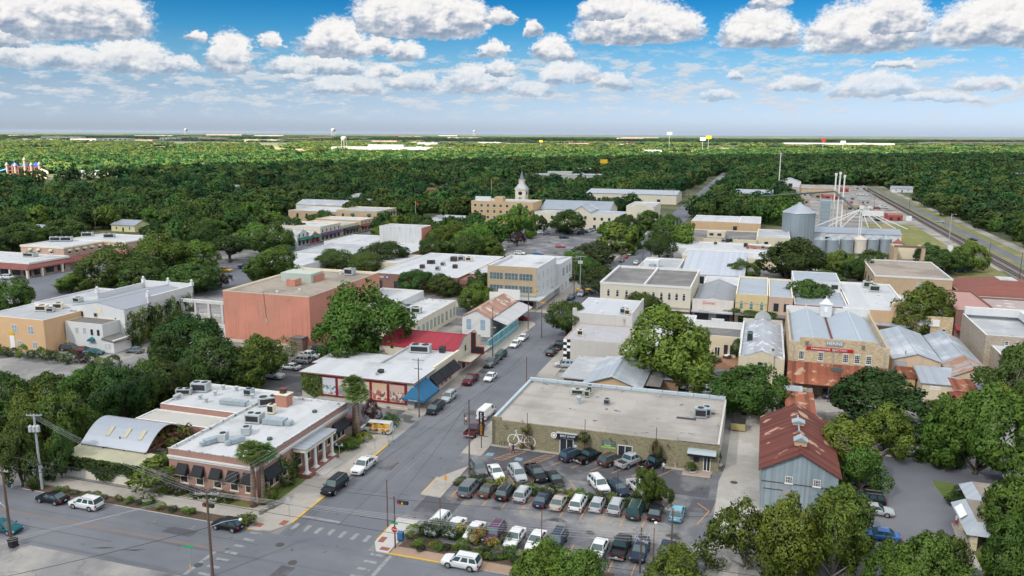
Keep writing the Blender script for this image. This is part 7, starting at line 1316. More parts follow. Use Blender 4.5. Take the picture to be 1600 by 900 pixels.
HS = [('pale yellow house with grey tin roof behind the pink offices', (-316.9,337.6),15,11,3.4,5.6, mat('yellow_paint', (.62,.58,.34), .8), metal_silver, 'X'),('white house with wide pale roof left of the pink offices', (-343.2,305.2),16,12,3.2,5.5, white_wall, metal_silver, 'X'),('white roofed house cut by trees at the left edge', (-414.4,351.7),15,10,3.2,5.0, white_wall, metal_silver, 'X'),
 ('white house with silver roof alone among dense trees left of the shops', (-330.3,455.1),14,10,3.2,5.4, white_wall, metal_silver, 'X'),('white gabled house peeking from the trees behind the stage house', (-256.3,623.7),14,10,5.0,9.0, white_wall, grey_roof, 'Y'),('pinkish house with red porch roof beside the white gabled one', (-254.8,602.1),15,11,4.0,7.5, pink_brick, red_tile, 'X'),('brick house with bright red hipped roof right of the spire', (-166.4,622.5),15,12,4.0,7.4, brick_red, red_metal, 'X'),
 ('cream house with grey roof among trees left of the hotel', (-165.6,418.5),12,10,3.4,5.6, pale_cream, grey_roof, 'X'),('white shed roof just left of the hotel trees', (-177.2,421.2),9,8,3.2,5.0, white_wall, metal_silver, 'Y'),('pale house in the woods at the right edge', (275.8,1078.1),24,14,5.0,9.0, white_wall, metal_silver, 'X'),('small white house deep in the right-hand woods', (281.6,1173.1),14,10,4.0,7.0, white_wall, metal_silver, 'Y'),('white cottage by the railway road', (120.1,813.5),18,10,3.4,5.4, white_wall, metal_silver, 'X')]
for la, p_, w_, d_, he, hr, wl, rf, ax in HS: house('house', la, p_[0], p_[1], w_, d_, he, hr, wl, rf, ax)
for k, p_ in enumerate(((-471.1,604.3),(-530.4,825.9),(-440.7,590.6),(-292.8,540.8),(-255.2,498.6),(185.4,1547.9),(-8.1,1456.8),(-535.9,552.8),(-572.9,538.1),(-375.3,491.1),(-382.1,613.9),(-235.9,790.1),(-138.9,1140.5),(-417.8,474.8),(-366.8,446.2),(-368.0,795.8))): house('house', 'pale roofed house almost swallowed by the distant woods', p_[0], p_[1], 15,11,3.4,6.2, white_wall, [metal_silver, grey_roof][k % 2], 'XY'[k % 2], 'houses in the distant woods')
def allowed(x, y):
 a = np.zeros(len(x), bool)
 a |= (x > 109) & (y > 262); a |= (x > 18) & (x <= 109) & (y > 905); a |= (x > -43) & (x <= 18) & (y > 484); a |= (x > -128) & (x < -62) & (y > 486)
 a |= (x > -182) & (x <= -128) & (y > 325); a |= (x > -330) & (x <= -182) & (y > 285); a |= (x <= -312) & (y > 225); a |= (x > -56) & (x < -44) & (y > 1150)
 for (x0, y0, x1, y1) in CLEAR: a &= ~((x > x0) & (x < x1) & (y > y0) & (y < y1))
 for (x0, y0, x1, y1) in FOOT: m_ = 5; a &= ~((x > x0-m_) & (x < x1+m_) & (y > y0-m_-(12 if y0 > 230 else 0)-np.clip(y0-250,0,500)*.15) & (y < y1+m_))
 return a
def scatter(y0, y1, sp):
 gx, gy = np.meshgrid(np.arange(-2600,2400, sp), np.arange(y0, y1, sp)); x = gx.ravel()+rng_.uniform(-.45,.45,gx.size)*sp; y = gy.ravel()+rng_.uniform(-.45,.45,gx.size)*sp
 az = np.arctan2(x, y)+HEAD; ok = (np.abs(az) < R(36.5)); x, y = x[ok], y[ok]; ok = allowed(x, y); return x[ok], y[ok]
def lump(x, y, s): return np.sin(x/s*1.3+y/s*.7)+np.sin(x/s*.6-y/s*1.1+1.7)+np.sin(x/s*2.1+.3)*np.sin(y/s*1.7+1.1)
xa, ya = scatter(225,1500,12.0); xb, yb = scatter(1500,2700,14)
gap = lump(xb, yb*1.5,85) > np.where((xb*-.707+yb*.707) > 1650, .35,-3); xb, yb = xb[gap], yb[gap]
x = np.concatenate([xa, xb]); y = np.concatenate([ya, yb]); dist = np.hypot(x, y); o = np.argsort(dist); x, y, dist = x[o], y[o], dist[o]
NEAR = 150
for k in range(NEAR):
 h = rt.uniform(8.0,13.0); w = rt.uniform(9.5,14.5)
 tree(['mid','mid','midpecan'][rt.randrange(3)], x[k], y[k], h, w, 'dark leafy tree at the near edge of the woods behind the town', 'trees at the near edge of the woods')
SRC = bpy.data.collections.new('woods_sources')
def src(seed, nl, nleaf, leaf, m, **kw):
 me, C = crown_mesh('crown', seed, nl, nleaf, leaf, m, **kw); ob = bpy.data.objects.new('crown', me); SRC.objects.link(ob)
for s, m in ((31,leaf_wood),(32,leaf_wood),(33,leaf_wood_pale),(34,leaf_wood_pale)): src(s, 8,1300, .60, m, base=.0, spread=.50, lob=(.36,.52), dome=1.0, nz=.08)
for s, m in ((35,leaf_wood),(36,leaf_wood_pale),(37,leaf_wood_sunlit)): src(s, 5,300,1.2, m, base=.0, spread=.46, lob=(.42,.56), dome=1.5, nz=.06)
def instancer(name, X, Y, SX, SZ, IDX, label):
 n = len(X); me = bpy.data.meshes.new(name); me.vertices.add(n); me.vertices.foreach_set('co', np.stack([X, Y, np.zeros(n)], 1).astype(np.float32).ravel())
 for nm, tp, key, dat in (('rot','FLOAT_VECTOR','vector',np.stack([np.zeros(n),np.zeros(n),rng_.uniform(0,6.28,n)],1)),('scl','FLOAT_VECTOR','vector',np.stack([SX,SX,SZ],1)),('idx','INT','value',IDX)):
  a = me.attributes.new(nm, tp, 'POINT'); a.data.foreach_set(key, dat.astype(np.int32 if tp == 'INT' else np.float32).ravel())
 ob = bpy.data.objects.new(name, me); link(ob); tag(ob, label, 'woods', None, 'stuff')
 g = bpy.data.node_groups.new(name, 'GeometryNodeTree'); g.interface.new_socket('Geometry', in_out='INPUT', socket_type='NodeSocketGeometry'); g.interface.new_socket('Geometry', in_out='OUTPUT', socket_type='NodeSocketGeometry')
 N = g.nodes; L = g.links; gi = N.new('NodeGroupInput'); go = N.new('NodeGroupOutput'); ci = N.new('GeometryNodeCollectionInfo'); ci.inputs['Collection'].default_value = SRC; ci.inputs['Separate Children'].default_value = True; ci.inputs['Reset Children'].default_value = True
 ip = N.new('GeometryNodeInstanceOnPoints'); ip.inputs['Pick Instance'].default_value = True
 def attr(nm, tp):
  q = N.new('GeometryNodeInputNamedAttribute'); q.data_type = tp; q.inputs['Name'].default_value = nm; return q.outputs['Attribute']
 L.new(gi.outputs[0], ip.inputs['Points']); L.new(ci.outputs[0], ip.inputs['Instance']); L.new(attr('idx','INT'), ip.inputs['Instance Index']); L.new(attr('rot','FLOAT_VECTOR'), ip.inputs['Rotation']); L.new(attr('scl','FLOAT_VECTOR'), ip.inputs['Scale']); L.new(ip.outputs[0], go.inputs[0])
 md = ob.modifiers.new('instances', 'NODES'); md.node_group = g; return ob
X, Y, D_ = x[NEAR:], y[NEAR:], dist[NEAR:]; n = len(X); big = np.where(D_ > 1500,1.35,1.0)
instancer('woods', X, Y, rng_.uniform(1.15,2.15,n)*big, rng_.uniform(.7,1.5,n)*np.where(D_ > 1500,1.0,1.0), np.where(D_ < 800, rng_.randint(0,4,n),4+np.where(Y-X > 2330,2-(rng_.random_sample(n) < .4)*rng_.randint(1,3,n), rng_.randint(0,2,n))), 'dense green woods stretching from the town to the sunlit strip')  # past the shadow edge most crowns carry sunlight painted into the leaves
gx, gy = np.meshgrid(np.arange(-9000,8000,46), np.arange(2700,11000,46)); fx = gx.ravel()+rng_.uniform(-23,23,gx.size); fy = gy.ravel()+rng_.uniform(-23,23,gx.size)
az = np.arctan2(fx, fy)+HEAD; ok = (np.abs(az) < R(36)) & (lump(fx, fy*2.6,520)+.35*rng_.normal(size=len(fx)) > np.where(fy < 5000, .75, .1)); fx, fy = fx[ok], fy[ok]; n = len(fx)
instancer('far_woods', fx, fy, rng_.uniform(3.5,6.5,n), rng_.uniform(.8,1.35,n),4+np.where(fy < 4800,2-(rng_.random_sample(n) < .4)*rng_.randint(1,3,n), rng_.randint(0,2,n)), 'patchy far woods thinning into fields below the horizon')  # nearer part again mostly crowns with sunlight in their leaf colour

# == vehicles
rubber = mat('rubber', (.02,.02,.022), .8); rim_m = mat('rim', (.38,.39,.40), .35, metal=.6); car_glass = mat('car_glass', (.035,.07,.082), .06, spec=.7); lamp_w = mat('headlamp', (.62,.64,.64), .2, spec=.6); lamp_r = mat('tail_lamp', (.35,.01,.015), .25, spec=.5); trim_b = mat('car_trim', (.025,.025,.028), .6); plate_m = mat('plate', (.6,.6,.58), .5)
PAINT = {k: mat('paint_'+k, c, .38, spec=(.45 if max(c) > .25 else .22), coat=(.5 if max(c) > .25 else .12), var=(.9,.04)) for k, c in dict(white=(.62,.625,.63), black=(.012,.013,.016), silver=(.36,.38,.40), grey=(.13,.14,.15), navy=(.018,.03,.06), blue=(.02,.10,.32), maroon=(.10,.012,.02), red=(.34,.02,.03), champagne=(.34,.31,.26), sky=(.12,.34,.46), teal=(.01,.09,.11), green=(.02,.05,.045), brown=(.07,.05,.04), plum=(.08,.03,.075), yellow=(.55,.33,.03)).items()}
KIND = {'sedan': dict(L=4.75,W=1.82,z=.62,belt=.94,roof=1.44,g=(1.05,.28,-1.05,-1.72),hood=.90,nose=.70,deck=1.0,tail=.92,wr=.33,ax=1.38), 'hatch': dict(L=4.25,W=1.78,z=.6,belt=.98,roof=1.52,g=(1.2,.45,-1.45,-2.0),hood=.95,nose=.76,deck=.98,tail=.95,wr=.33,ax=1.3),
 'suv': dict(L=4.8,W=1.90,z=.66,belt=1.06,roof=1.72,g=(1.15,.48,-1.95,-2.28),hood=1.03,nose=.86,deck=1.06,tail=1.02,wr=.37,ax=1.40), 'big_suv': dict(L=5.3,W=2.02,z=.72,belt=1.16,roof=1.90,g=(1.3,.72,-2.3,-2.55),hood=1.13,nose=.98,deck=1.16,tail=1.12,wr=.40,ax=1.58),
 'minivan': dict(L=5.1,W=1.98,z=.62,belt=1.05,roof=1.74,g=(1.75,.85,-2.2,-2.5),hood=1.0,nose=.80,deck=1.05,tail=1.0,wr=.34,ax=1.55), 'van': dict(L=5.6,W=2.02,z=.7,belt=1.2,roof=2.12,g=(2.0,1.35,-2.7,-2.78),hood=1.15,nose=.95,deck=1.2,tail=1.15,wr=.37,ax=1.75),
 'pickup': dict(L=5.75,W=2.0,z=.74,belt=1.18,roof=1.86,g=(1.25,.62,-.78,-1.0),hood=1.14,nose=1.0,deck=1.12,tail=1.10,wr=.41,ax=1.72)}
def car_parts(kind, one=None):
 """returns {part: [(MB, location)]}; with one=MB every part goes into that mesh"""
 k = KIND[kind]; L = k['L']; w = k['W']/2; z0 = .24 if 'pickup' not in kind and 'big' not in kind else .34; xa, xb, xc, xd = k['g']; P = {}
 body = one or MB(); pm = PAINT['white'] if one is None else one.paint
 def ring(x, zt, hw, zb): zm = zb+(zt-zb)*.55; return [(x,-hw*.86,zb),(x,-hw*.98,zb+.14),(x,-hw,zm),(x,-hw*.965,zt-.09),(x,-hw*.87,zt),(x,hw*.87,zt),(x,hw*.965,zt-.09),(x,hw,zm),(x,hw*.98,zb+.14),(x,hw*.86,zb)]
 pick = kind == 'pickup'; bz = k['belt']
 st = [(L/2,k['nose']*.82,w*.80,z0+.12),(L/2-.08,k['nose'],w*.88,z0+.02),(L/2-.5,(k['nose']+k['hood'])/2+.03,w*.98,z0),(xa+.1,k['hood'],w,z0),(xa,bz,w,z0),(0,bz,w,z0),(xd,bz if not pick else bz,w,z0)]
 if pick: st += [(-1.03,bz,w,z0)]
 else: st += [(max(xd-.12,-L/2+.12),k['deck'],w*.99,z0),(-L/2+.1,k['tail'],w*.93,z0+.03),(-L/2,k['tail']*.84,w*.86,z0+.14)]
 i0 = len(body.v); mi = body.mi(pm)
 for s in st: body.v += ring(*s)
 for a in range(len(st)-1):
  for q in range(10):
   r = (q+1) % 10; body.f.append((i0+a*10+q, i0+a*10+10+q, i0+a*10+10+r, i0+a*10+r)); body.m.append(mi)
 body.f.append(tuple(i0+q for q in range(10))); body.m.append(mi); e = i0+(len(st)-1)*10; body.f.append(tuple(e+9-q for q in range(10))); body.m.append(mi)
 if pick:
  body.box(-L/2,-w*.97,z0+.1,-1.032,w*.97,.78,pm,trim_b)
  for s in (-1,1): body.box(-L/2,s*w*.97-.09 if s > 0 else -w*.97,.781,-1.034,w*.97 if s > 0 else -w*.97+.09,1.12,pm)
  body.box(-L/2+.002,-w*.97+.091,.782,-L/2+.09,w*.97-.091,1.12,pm); body.box(-L/2-.12,-w*.9,.5,-L/2-.001,w*.9,.68,rim_m)
 else: body.box(-L/2-.04,-w*.84,.42,-L/2+.06,w*.84,.58,trim_b if kind in ('suv','big_suv') else pm)
 wb, wr_ = w*.90, w*.74; zr = k['roof']; lift = .02
 Bt = [(xd,-wb,bz-.02),(xa,-wb,bz-.02),(xa,wb,bz-.02),(xd,wb,bz-.02)]; Tp = [(xc,-wr_,zr-.04),(xb,-wr_,zr-.05),(xb,wr_,zr-.05),(xc,wr_,zr-.04)]
 body.hexa(Bt+Tp, pm); m2 = (xb+xc)/2; body.hexa([(xc+.04,-wr_*.97,zr-.045),(xb-.04,-wr_*.97,zr-.055),(xb-.04,wr_*.97,zr-.055),(xc+.04,wr_*.97,zr-.045),(xc+.3,-wr_*.7,zr),(xb-.3,-wr_*.7,zr),(xb-.3,wr_*.7,zr),(xc+.3,wr_*.7,zr)], pm)
 for s in (-1,1):
  for x in (k['ax'], -k['ax']+.02):
   n = 10; pts = [(x+(k['wr']+.07)*math.cos(math.pi*q/n), s*(w+.004), k['wr']+(k['wr']+.07)*math.sin(math.pi*q/n)) for q in range(n+1)]; body.face(pts if s < 0 else pts[::-1], trim_b)
 if kind in ('suv','big_suv','minivan'):
  for s in (-1,1): body.box(xc+.2,s*wr_*.85-.03,zr-.01,xb-.2,s*wr_*.85+.03,zr+.05,rim_m)
 P['body'] = [(body, (0,0,0))]
 def quad(name, p, t, m=car_glass, ins=.07):
  b = one or MB(); c = sum((Vector(q) for q in p), Vector())/len(p); n = (Vector(p[1])-Vector(p[0])).cross(Vector(p[2])-Vector(p[0])).normalized()
  b.face([tuple(Vector(q)+(c-Vector(q))*ins+n*t) for q in p], m); P.setdefault(name, []).append((b, (0,0,0)))
 quad('windshield', [Bt[1],Bt[2],Tp[2],Tp[1]], .014); 
 if kind != 'van': quad('rear_window', [Bt[3],Bt[0],Tp[0],Tp[3]], .014)
 for s in (-1,1):
  b = one or MB(); segs = {'sedan':2,'hatch':2,'pickup':2,'van':1}.get(kind, 3); y0, y1 = s*wb, s*wr_
  f0, f1 = (0,1) if kind != 'van' else (.0, .26)
  for q in range(segs):
   u0, u1 = f0+(f1-f0)*(q+.06)/segs+.015, f0+(f1-f0)*(q+.94)/segs-.015; lo, hi = .10, .90
   def pt(u, v): xb_, xt = xa+(xd-xa)*u, xb+(xc-xb)*u; return (xb_+(xt-xb_)*v, y0+(y1-y0)*v+s*.014, bz-.02+(zr-.05-bz+.02)*v)
   f = [pt(u0,lo),pt(u1,lo),pt(u1,hi),pt(u0,hi)]; b.face(f if s > 0 else f[::-1], car_glass)
  P.setdefault('side_window', []).append((b, (0,0,0)))
  b = one or MB(); b.box(L/2-.34,s*w*.70-.17,k['nose']-.20,L/2-.035,s*w*.70+.13,k['nose']-.05,lamp_w); P.setdefault('headlight', []).append((b,(0,0,0)))
  tz = k['tail'] if not pick else 1.05; b = one or MB(); b.box(-L/2-.012,s*w*.80-.10,tz-.32,-L/2+.2,s*w*.80+(.12 if not pick else .14),tz-.08,lamp_r); P.setdefault('taillight', []).append((b,(0,0,0)))
  b = one or MB(); b.box(xa-.28,s*(w+.02),bz+.0,xa-.10,s*(w+.17),bz+.14,trim_b) if s > 0 else b.box(xa-.28,-w-.17,bz,xa-.10,-w-.02,bz+.14,trim_b); P.setdefault('mirror', []).append((b,(0,0,0)))
 b = one or MB(); b.box(L/2-.03,-w*.5,k['nose']-.36,L/2+.012,w*.5,k['nose']-.16,trim_b); P['grille'] = [(b,(0,0,0))]
 b = one or MB(); b.box(-L/2-.055,-.17,.58 if not pick else .68,-L/2-.041 if not pick else -L/2-.005,.17,.70 if not pick else .8,plate_m); P['number_plate'] = [(b,(0,0,0))]
 for s in (-1,1):
  for x in (k['ax'], -k['ax']+.02):
   r = k['wr']; b = one or MB(); c = (x, s*(w-.10), r) if one else (0,0,0)
   b.tube((c[0],c[1]-.12,c[2]),(c[0],c[1]+.12,c[2]),r,r,16,rubber); rb = one or MB(); rb.tube((c[0],c[1]+s*.118,c[2]),(c[0],c[1]+s*.128,c[2]),r*.66,r*.60,12,rim_m)
   P.setdefault('wheel', []).append((b,(x,s*(w-.10),r),rb))
 return P
def bevelled(mb, name):
 me = mb.mesh(name); bm = bmesh.new(); bm.from_mesh(me); bmesh.ops.remove_doubles(bm, verts=bm.verts, dist=.0004); bm.to_mesh(me); bm.free()
 me.polygons.foreach_set('use_smooth', [True]*len(me.polygons)); me.set_sharp_from_angle(angle=R(38)); return me
PROTO = {}
def proto(kind):
 t = thing('vehicle_source', 'x', 'car', (0,0,-500)); P = car_parts(kind)
 for nm, L_ in P.items():
  for it in L_:
   me = bevelled(it[0], nm); o = inst(nm, me, t, it[1])
   if nm == 'wheel': inst('rim', bevelled(it[2], 'rim'), o)
 return t
FAR = {}
def car(kind, p, hdg, paint, label, group=None, z=.02, far=False):
 cat = {'pickup': 'pickup truck', 'van': 'van', 'minivan': 'minivan', 'suv': 'SUV', 'big_suv': 'SUV'}.get(kind, 'car'); nm = {'big_suv': 'suv', 'hatch': 'hatchback', 'pickup': 'pickup_truck'}.get(kind, kind)
 if far:
  if (kind, paint) not in FAR: o = MB(); o.paint = PAINT[paint]; car_parts(kind, o); FAR[kind, paint] = bevelled(o, nm)
  return tag(inst(nm, FAR[kind, paint], None, (p[0], p[1], z), R(hdg)), label, cat, group)
 if kind not in PROTO: PROTO[kind] = proto(kind)
 t = dup(PROTO[kind], (p[0], p[1], z), R(hdg), label, group, mats={'body': PAINT[paint]}); t.name = nm; t['category'] = cat; return t
LOT = 'in the row backed to the aisle'
for kd, p, h, c, la in (
 ('big_suv', (-38.0,100.8),88, 'grey', 'dark silver SUV at the left end of the middle parking row'),('sedan', (-35.4,101.3),88, 'brown', 'dark brown sedan, second from the left in the middle parking row'),('suv', (-32.7,101.3),88, 'black', 'black SUV, third from the left in the middle parking row'),('suv', (-30.1,101.5),88, 'silver', 'silver SUV right of the black one in the middle parking row'),
 ('sedan', (-27.1,100.8),88, 'navy', 'dark navy sedan between silver SUV and champagne sedan in the middle parking row'),('sedan', (-24.7,100.7),88, 'champagne', 'champagne sedan in the middle parking row'),('suv', (-22.0,101.2),88, 'white', 'white SUV right of the champagne sedan in the middle parking row'),('hatch', (-19.4,101.7),88, 'silver', 'small silver hatchback between the white SUV and silver wagon, middle parking row'),('suv', (-16.8,101.9),88, 'silver', 'silver boxy SUV beside the dark capped truck in the middle parking row'),('big_suv', (-14.1,101.6),88, 'green', 'dark green truck with a capped bed in the middle parking row'),('sedan', (-11.5,101.9),90, 'black', 'black coupe left of the light blue hatchback'),('hatch', (-8.6,102.4),88, 'sky', 'light blue hatchback at the right end of the middle parking row'),
 ('suv', (-39.2,107.7),-55, 'grey', 'grey SUV at the left end of the row above the planted strip'),('sedan', (-36.3,107.4),-55, 'white', 'white sedan in the row above the planted strip'),('suv', (-32.9,107.6),-55, 'silver', 'silver SUV nose to the planted strip beside the black pickup'),('pickup', (-30.3,108.7),-55, 'black', 'black pickup nose to the planted strip'),('sedan', (-27.2,107.8),-55, 'black', 'black sedan nose to the planted strip'),('suv', (-20.5,107.9),-55, 'white', 'white square SUV alone above the planted strip'),('sedan', (-17.6,107.8),-55, 'navy', 'blue-grey sedan right of the white square SUV'),('pickup', (-14.4,108.1),-55, 'white', 'white pickup half hidden by the young parking lot tree'),
 ('suv', (-26.7,117.2),60, 'navy', 'dark blue SUV nose to the olive shop wall'),('pickup', (-24.0,117.6),60, 'black', 'black pickup parked beside the bike shop door'),('suv', (-20.5,117.4),60, 'brown', 'brown-grey SUV between two pickups at the olive wall'),('pickup', (-17.5,117.9),60, 'silver', 'silver pickup parked before the glass doors of the olive shop'),('pickup', (-13.7,118.3),55, 'black', 'black pickup with people beside it at the olive wall'),
 ('minivan', (-38.2,89.3),268, 'white', 'white minivan at the left end of the front parking row'),('sedan', (-35.8,89.4),268, 'white', 'white sedan with sunroof beside the white minivan'),('sedan', (-33.0,89.1),268, 'white', 'white sedan behind the orange-flowering bushes'),('suv', (-30.4,89.4),268, 'plum', 'dark plum SUV in the front parking row'),('sedan', (-27.6,89.3),268, 'white', 'white sedan right of the plum SUV in the front parking row'),('sedan', (-24.8,89.4),268, 'white', 'low white sedan left of the dark SUV in the front parking row'),('suv', (-22.3,90.0),268, 'navy', 'dark blue SUV beside an empty bay in the front parking row'),('sedan', (-16.9,89.7),268, 'white', 'white sedan partly under the lime crepe myrtles'),('pickup', (-14.3,91.0),88, 'black', 'black pickup with its bed toward the cross street'),('suv', (-11.9,90.8),268, 'navy', 'dark blue SUV right of the black pickup in the front parking row'),('sedan', (-8.8,91.8),268, 'navy', 'dark blue sedan by the street lamp pole in the front parking row'),
 ('big_suv', (-56.9,95.3),270, 'black', 'black SUV parked at the kerb below the portico'),('pickup', (-56.3,103.1),270, 'white', 'white pickup at the kerb before the portico'),('minivan', (-56.1,130.7),270, 'black', 'black minivan at the kerb by the blue awning'),('suv', (-56.2,137.6),270, 'silver', 'silver SUV behind the black minivan at the kerb'),('pickup', (-56.0,149.2),270, 'maroon', 'maroon pickup at the kerb by the black awnings'),('sedan', (-52.8,152.6),270, 'white', 'white sedan driving down the main street'),('pickup', (-56.0,162.6),270, 'grey', 'grey pickup at the kerb below the saloon canopy'),('suv', (-56.0,169.1),270, 'green', 'dark green SUV at the kerb before the turquoise wall'),('sedan', (-55.8,179.9),270, 'white', 'nearer of two white sedans by the turquoise wall'),('sedan', (-55.8,186.4),270, 'white', 'farther of two white sedans by the turquoise wall'),
 ('pickup', (-45.3,122.7),88, 'maroon', 'dark red pickup beside the tall blade sign'),('van', (-46.2,131.2),88, 'white', 'white van at the kerb beside the olive shop'),('suv', (-45.5,175.6),90, 'black', 'black SUV at the kerb by the checkered corner'),('pickup', (-45.2,181.7),90, 'black', 'black pickup parked ahead of the black SUV by the checkered corner'),('suv', (-40.0,166.4),190, 'silver', 'silver SUV in the drive beside the beige house'),
 ('sedan', (-92.5,79.7),180, 'black', 'black sedan at the kerb before the white utility pole'),('suv', (-86.6,79.8),180, 'white', 'white SUV at the kerb of the cross street'),('hatch', (-64.3,80.8),180, 'black', 'black hatchback at the kerb near the corner crossing'),('suv', (-31.9,81.6),180, 'white', 'white SUV on the cross street below the corner bed'),('sedan', (-91.3,71.3),0, 'teal', 'teal car cut by the left edge of the view'),
 ('pickup', (-97.0,138.8),0, 'white', 'white pickup in the lot left of the mural shop'),('sedan', (-96.8,145.7),180, 'white', 'white sedan in the lot left of the mural shop'),('suv', (-97.3,150.8),180, 'silver', 'silver SUV between white cars by the brick block'),('pickup', (-97.5,154.6),0, 'white', 'white pickup at the corner of the brick block'),('suv', (-97.5,159.8),0, 'black', 'black SUV against the brick block corner'),('sedan', (-103.6,135.2),0, 'silver', 'silver car under the oak left of the restaurant lot'),('sedan', (-68.6,119.6),200, 'maroon', 'dark red car behind the fan palms near the painted van'),('suv', (-110.4,113.8),30, 'black', 'black SUV under the trees behind the vaulted hall'),('sedan', (-110.9,122.3),30, 'sky', 'pale blue car under the trees behind the restaurant'),
 ('suv', (-154.5,142.4),10, 'brown', 'brown SUV beside the peach block'),('sedan', (-150.2,142.1),15, 'maroon', 'maroon sedan beside the teal one in front of the white hall'),('sedan', (-146.6,141.5),10, 'teal', 'teal sedan in front of the white hall'),('sedan', (-139.0,145.8),180, 'grey', 'grey sedan by the ivy columns'),('sedan', (-127.4,141.3),180, 'white', 'white sedan half under the oak by the ivy columns'),('suv', (-203.0,182.4),200, 'maroon', 'maroon SUV driving round the plaza'),('suv', (-251.4,209.0),20, 'white', 'white SUV at the corner of the pink offices'),
 ('sedan', (17.2,121.2),180, 'silver', 'silver sedan nearest the tin barn in the motel car park'),('suv', (16.5,115.1),180, 'black', 'black SUV in the motel car park'),('sedan', (17.2,111.9),0, 'silver', 'silver sedan in front of the black SUV in the motel car park'),('sedan', (16.9,104.5),180, 'blue', 'blue car half hidden by lime trees in the motel car park'),('pickup', (24.8,135.6),30, 'white', 'white truck under trees behind the motel car park kerb'),('pickup', (30.4,135.0),92, 'white', 'white pickup with its tailgate to the motel car park'),('suv', (35.6,171.5),0, 'silver', 'silver wagon before the rusty porch'),('pickup', (39.8,168.0),330, 'white', 'white pickup by the porch house tree'),('sedan', (14.2,163.5),90, 'navy', 'dark blue car backed under the rusty tin skirt'),('sedan', (4.2,163.2),180, 'red', 'red car beside the workshop in the alley'),('pickup', (-11.2,159.3),15, 'white', 'white pickup behind the olive shop roof'),('pickup', (-9.0,156.2),15, 'white', 'white work truck nearest the olive shop rear wall')):
 car(kd, p, h, c, la)
for kd, p, h, c, la in (('sedan', (-62.6,207.1),180, 'red', 'red car crossing at the second street'),('suv', (-54.2,246.0),270, 'silver', 'silver SUV on the far street beside the tan block'),('sedan', (-55.9,239.0),270, 'navy', 'dark car on the far street beside the tan block'),('sedan', (-53.9,319.3),270, 'grey', 'grey car at the far street kerb, nearest of a line'),('sedan', (-54.2,330.0),270, 'red', 'red car at the far street kerb'),('sedan', (-53.8,337.8),270, 'silver', 'silver car behind the red one at the far street kerb'),('suv', (-54.2,356.0),270, 'silver', 'silver SUV at the far end of the kerb line on the far street'),('sedan', (-47.5,316.4),90, 'white', 'white car driving up the far street'),
 ('suv', (-110.9,397.7),180, 'white', 'white SUV by the hotel wall'),('suv', (-93.6,382.1),30, 'navy', 'dark SUV alone in the hotel car park'),('suv', (-98.7,323.8),0, 'white', 'white SUV behind the tan three-storey block'),('sedan', (-91.2,326.5),0, 'blue', 'bright blue car behind the tan three-storey block'),('sedan', (-87.4,350.7),0, 'red', 'red car at the hotel car park fence'),('pickup', (-109.3,332.2),300, 'white', 'white pickup left of the blue car behind the tan block'),('sedan', (-78.2,424.5),60, 'white', 'white car at the edge of the hotel car park'),
 ('sedan', (-188.8,314.5),100, 'blue', 'blue car nearest on the plaza street kerb'),('sedan', (-190.1,323.0),100, 'blue', 'blue car ahead of another blue one on the plaza street'),('sedan', (-190.9,329.7),100, 'white', 'white car on the plaza street kerb'),('suv', (-192.4,338.9),100, 'navy', 'dark SUV on the plaza street kerb'),('pickup', (-189.6,246.0),10, 'yellow', 'yellow pickup beside the plaza clump'),('pickup', (-187.5,255.8),60, 'navy', 'dark blue pickup near the live oak'),('sedan', (-160.4,244.7),20, 'white', 'white car left of the garage bay'),('sedan', (-160.8,251.6),20, 'white', 'white car inside the garage bay'),('van', (-198.3,302.6),80, 'teal', 'teal van before the green mural shop'),
 ('suv', (101.7,531.1),160, 'silver', 'silver car at the railway crossing'),('sedan', (100.1,444.0),120, 'navy', 'dark blue car beside the railway road'),('sedan', (73.0,337.7),20, 'blue', 'blue car behind the tan warehouse'),('suv', (66.2,525.5),10, 'black', 'black car in front of the white trailer')):
 car(kd, p, h, c, la, far=True)
for k, p in enumerate(((-89.5,402.6),(-88.8,408.7),(-88.1,411.8),(-87.4,415.1),(-86.7,418.3),(-86.6,424.6),(-85.9,428.0),(-100.3,410.4),(-102.2,406.7),(-106.7,396.4))): car(['suv','sedan'][k % 2], p, 60, ['navy','black','white','grey','silver'][k % 5], 'car in the shaded line before the white hotel halls', 'cars lined up before the white hotel halls', far=True)
for k, p in enumerate(((66.7,595.0),(70.9,611.8),(74.1,618.2),(76.1,613.7),(80.1,625.8),(82.5,621.3),(62.2,579.0),(63.5,659.4),(79.4,755.6),(82.8,749.1),(88.0,759.0),(57.7,633.8),(58.0,669.7),(40.7,756.4),(38.3,798.9))): car(['pickup','van','pickup'][k % 3], p, rt.uniform(0,360), ['white','white','silver','red'][k % 4], 'work truck standing about in the gravel yard', 'work trucks in the gravel yard', far=True)
for kd in PROTO.values():
 for c in list(kd.children_recursive): bpy.data.objects.remove(c)
 bpy.data.objects.remove(kd)
b = MB(); b.box(-6.5,-1.3,1.1,6.5,1.3,4.0,trim_white); 
for x in (-5,-3.8,5): b.tube((x,-1.2,.5),(x,1.2,.5),.5,.5,12,rubber)
b.box(-6.3,-.5,.8,6.3,.5,1.1,steel_dark); p = (65.6,549.3); tag(b.build('box_trailer', None, (p[0],p[1],.01), R(3)), 'long white box trailer parked in the gravel yard', 'trailer')
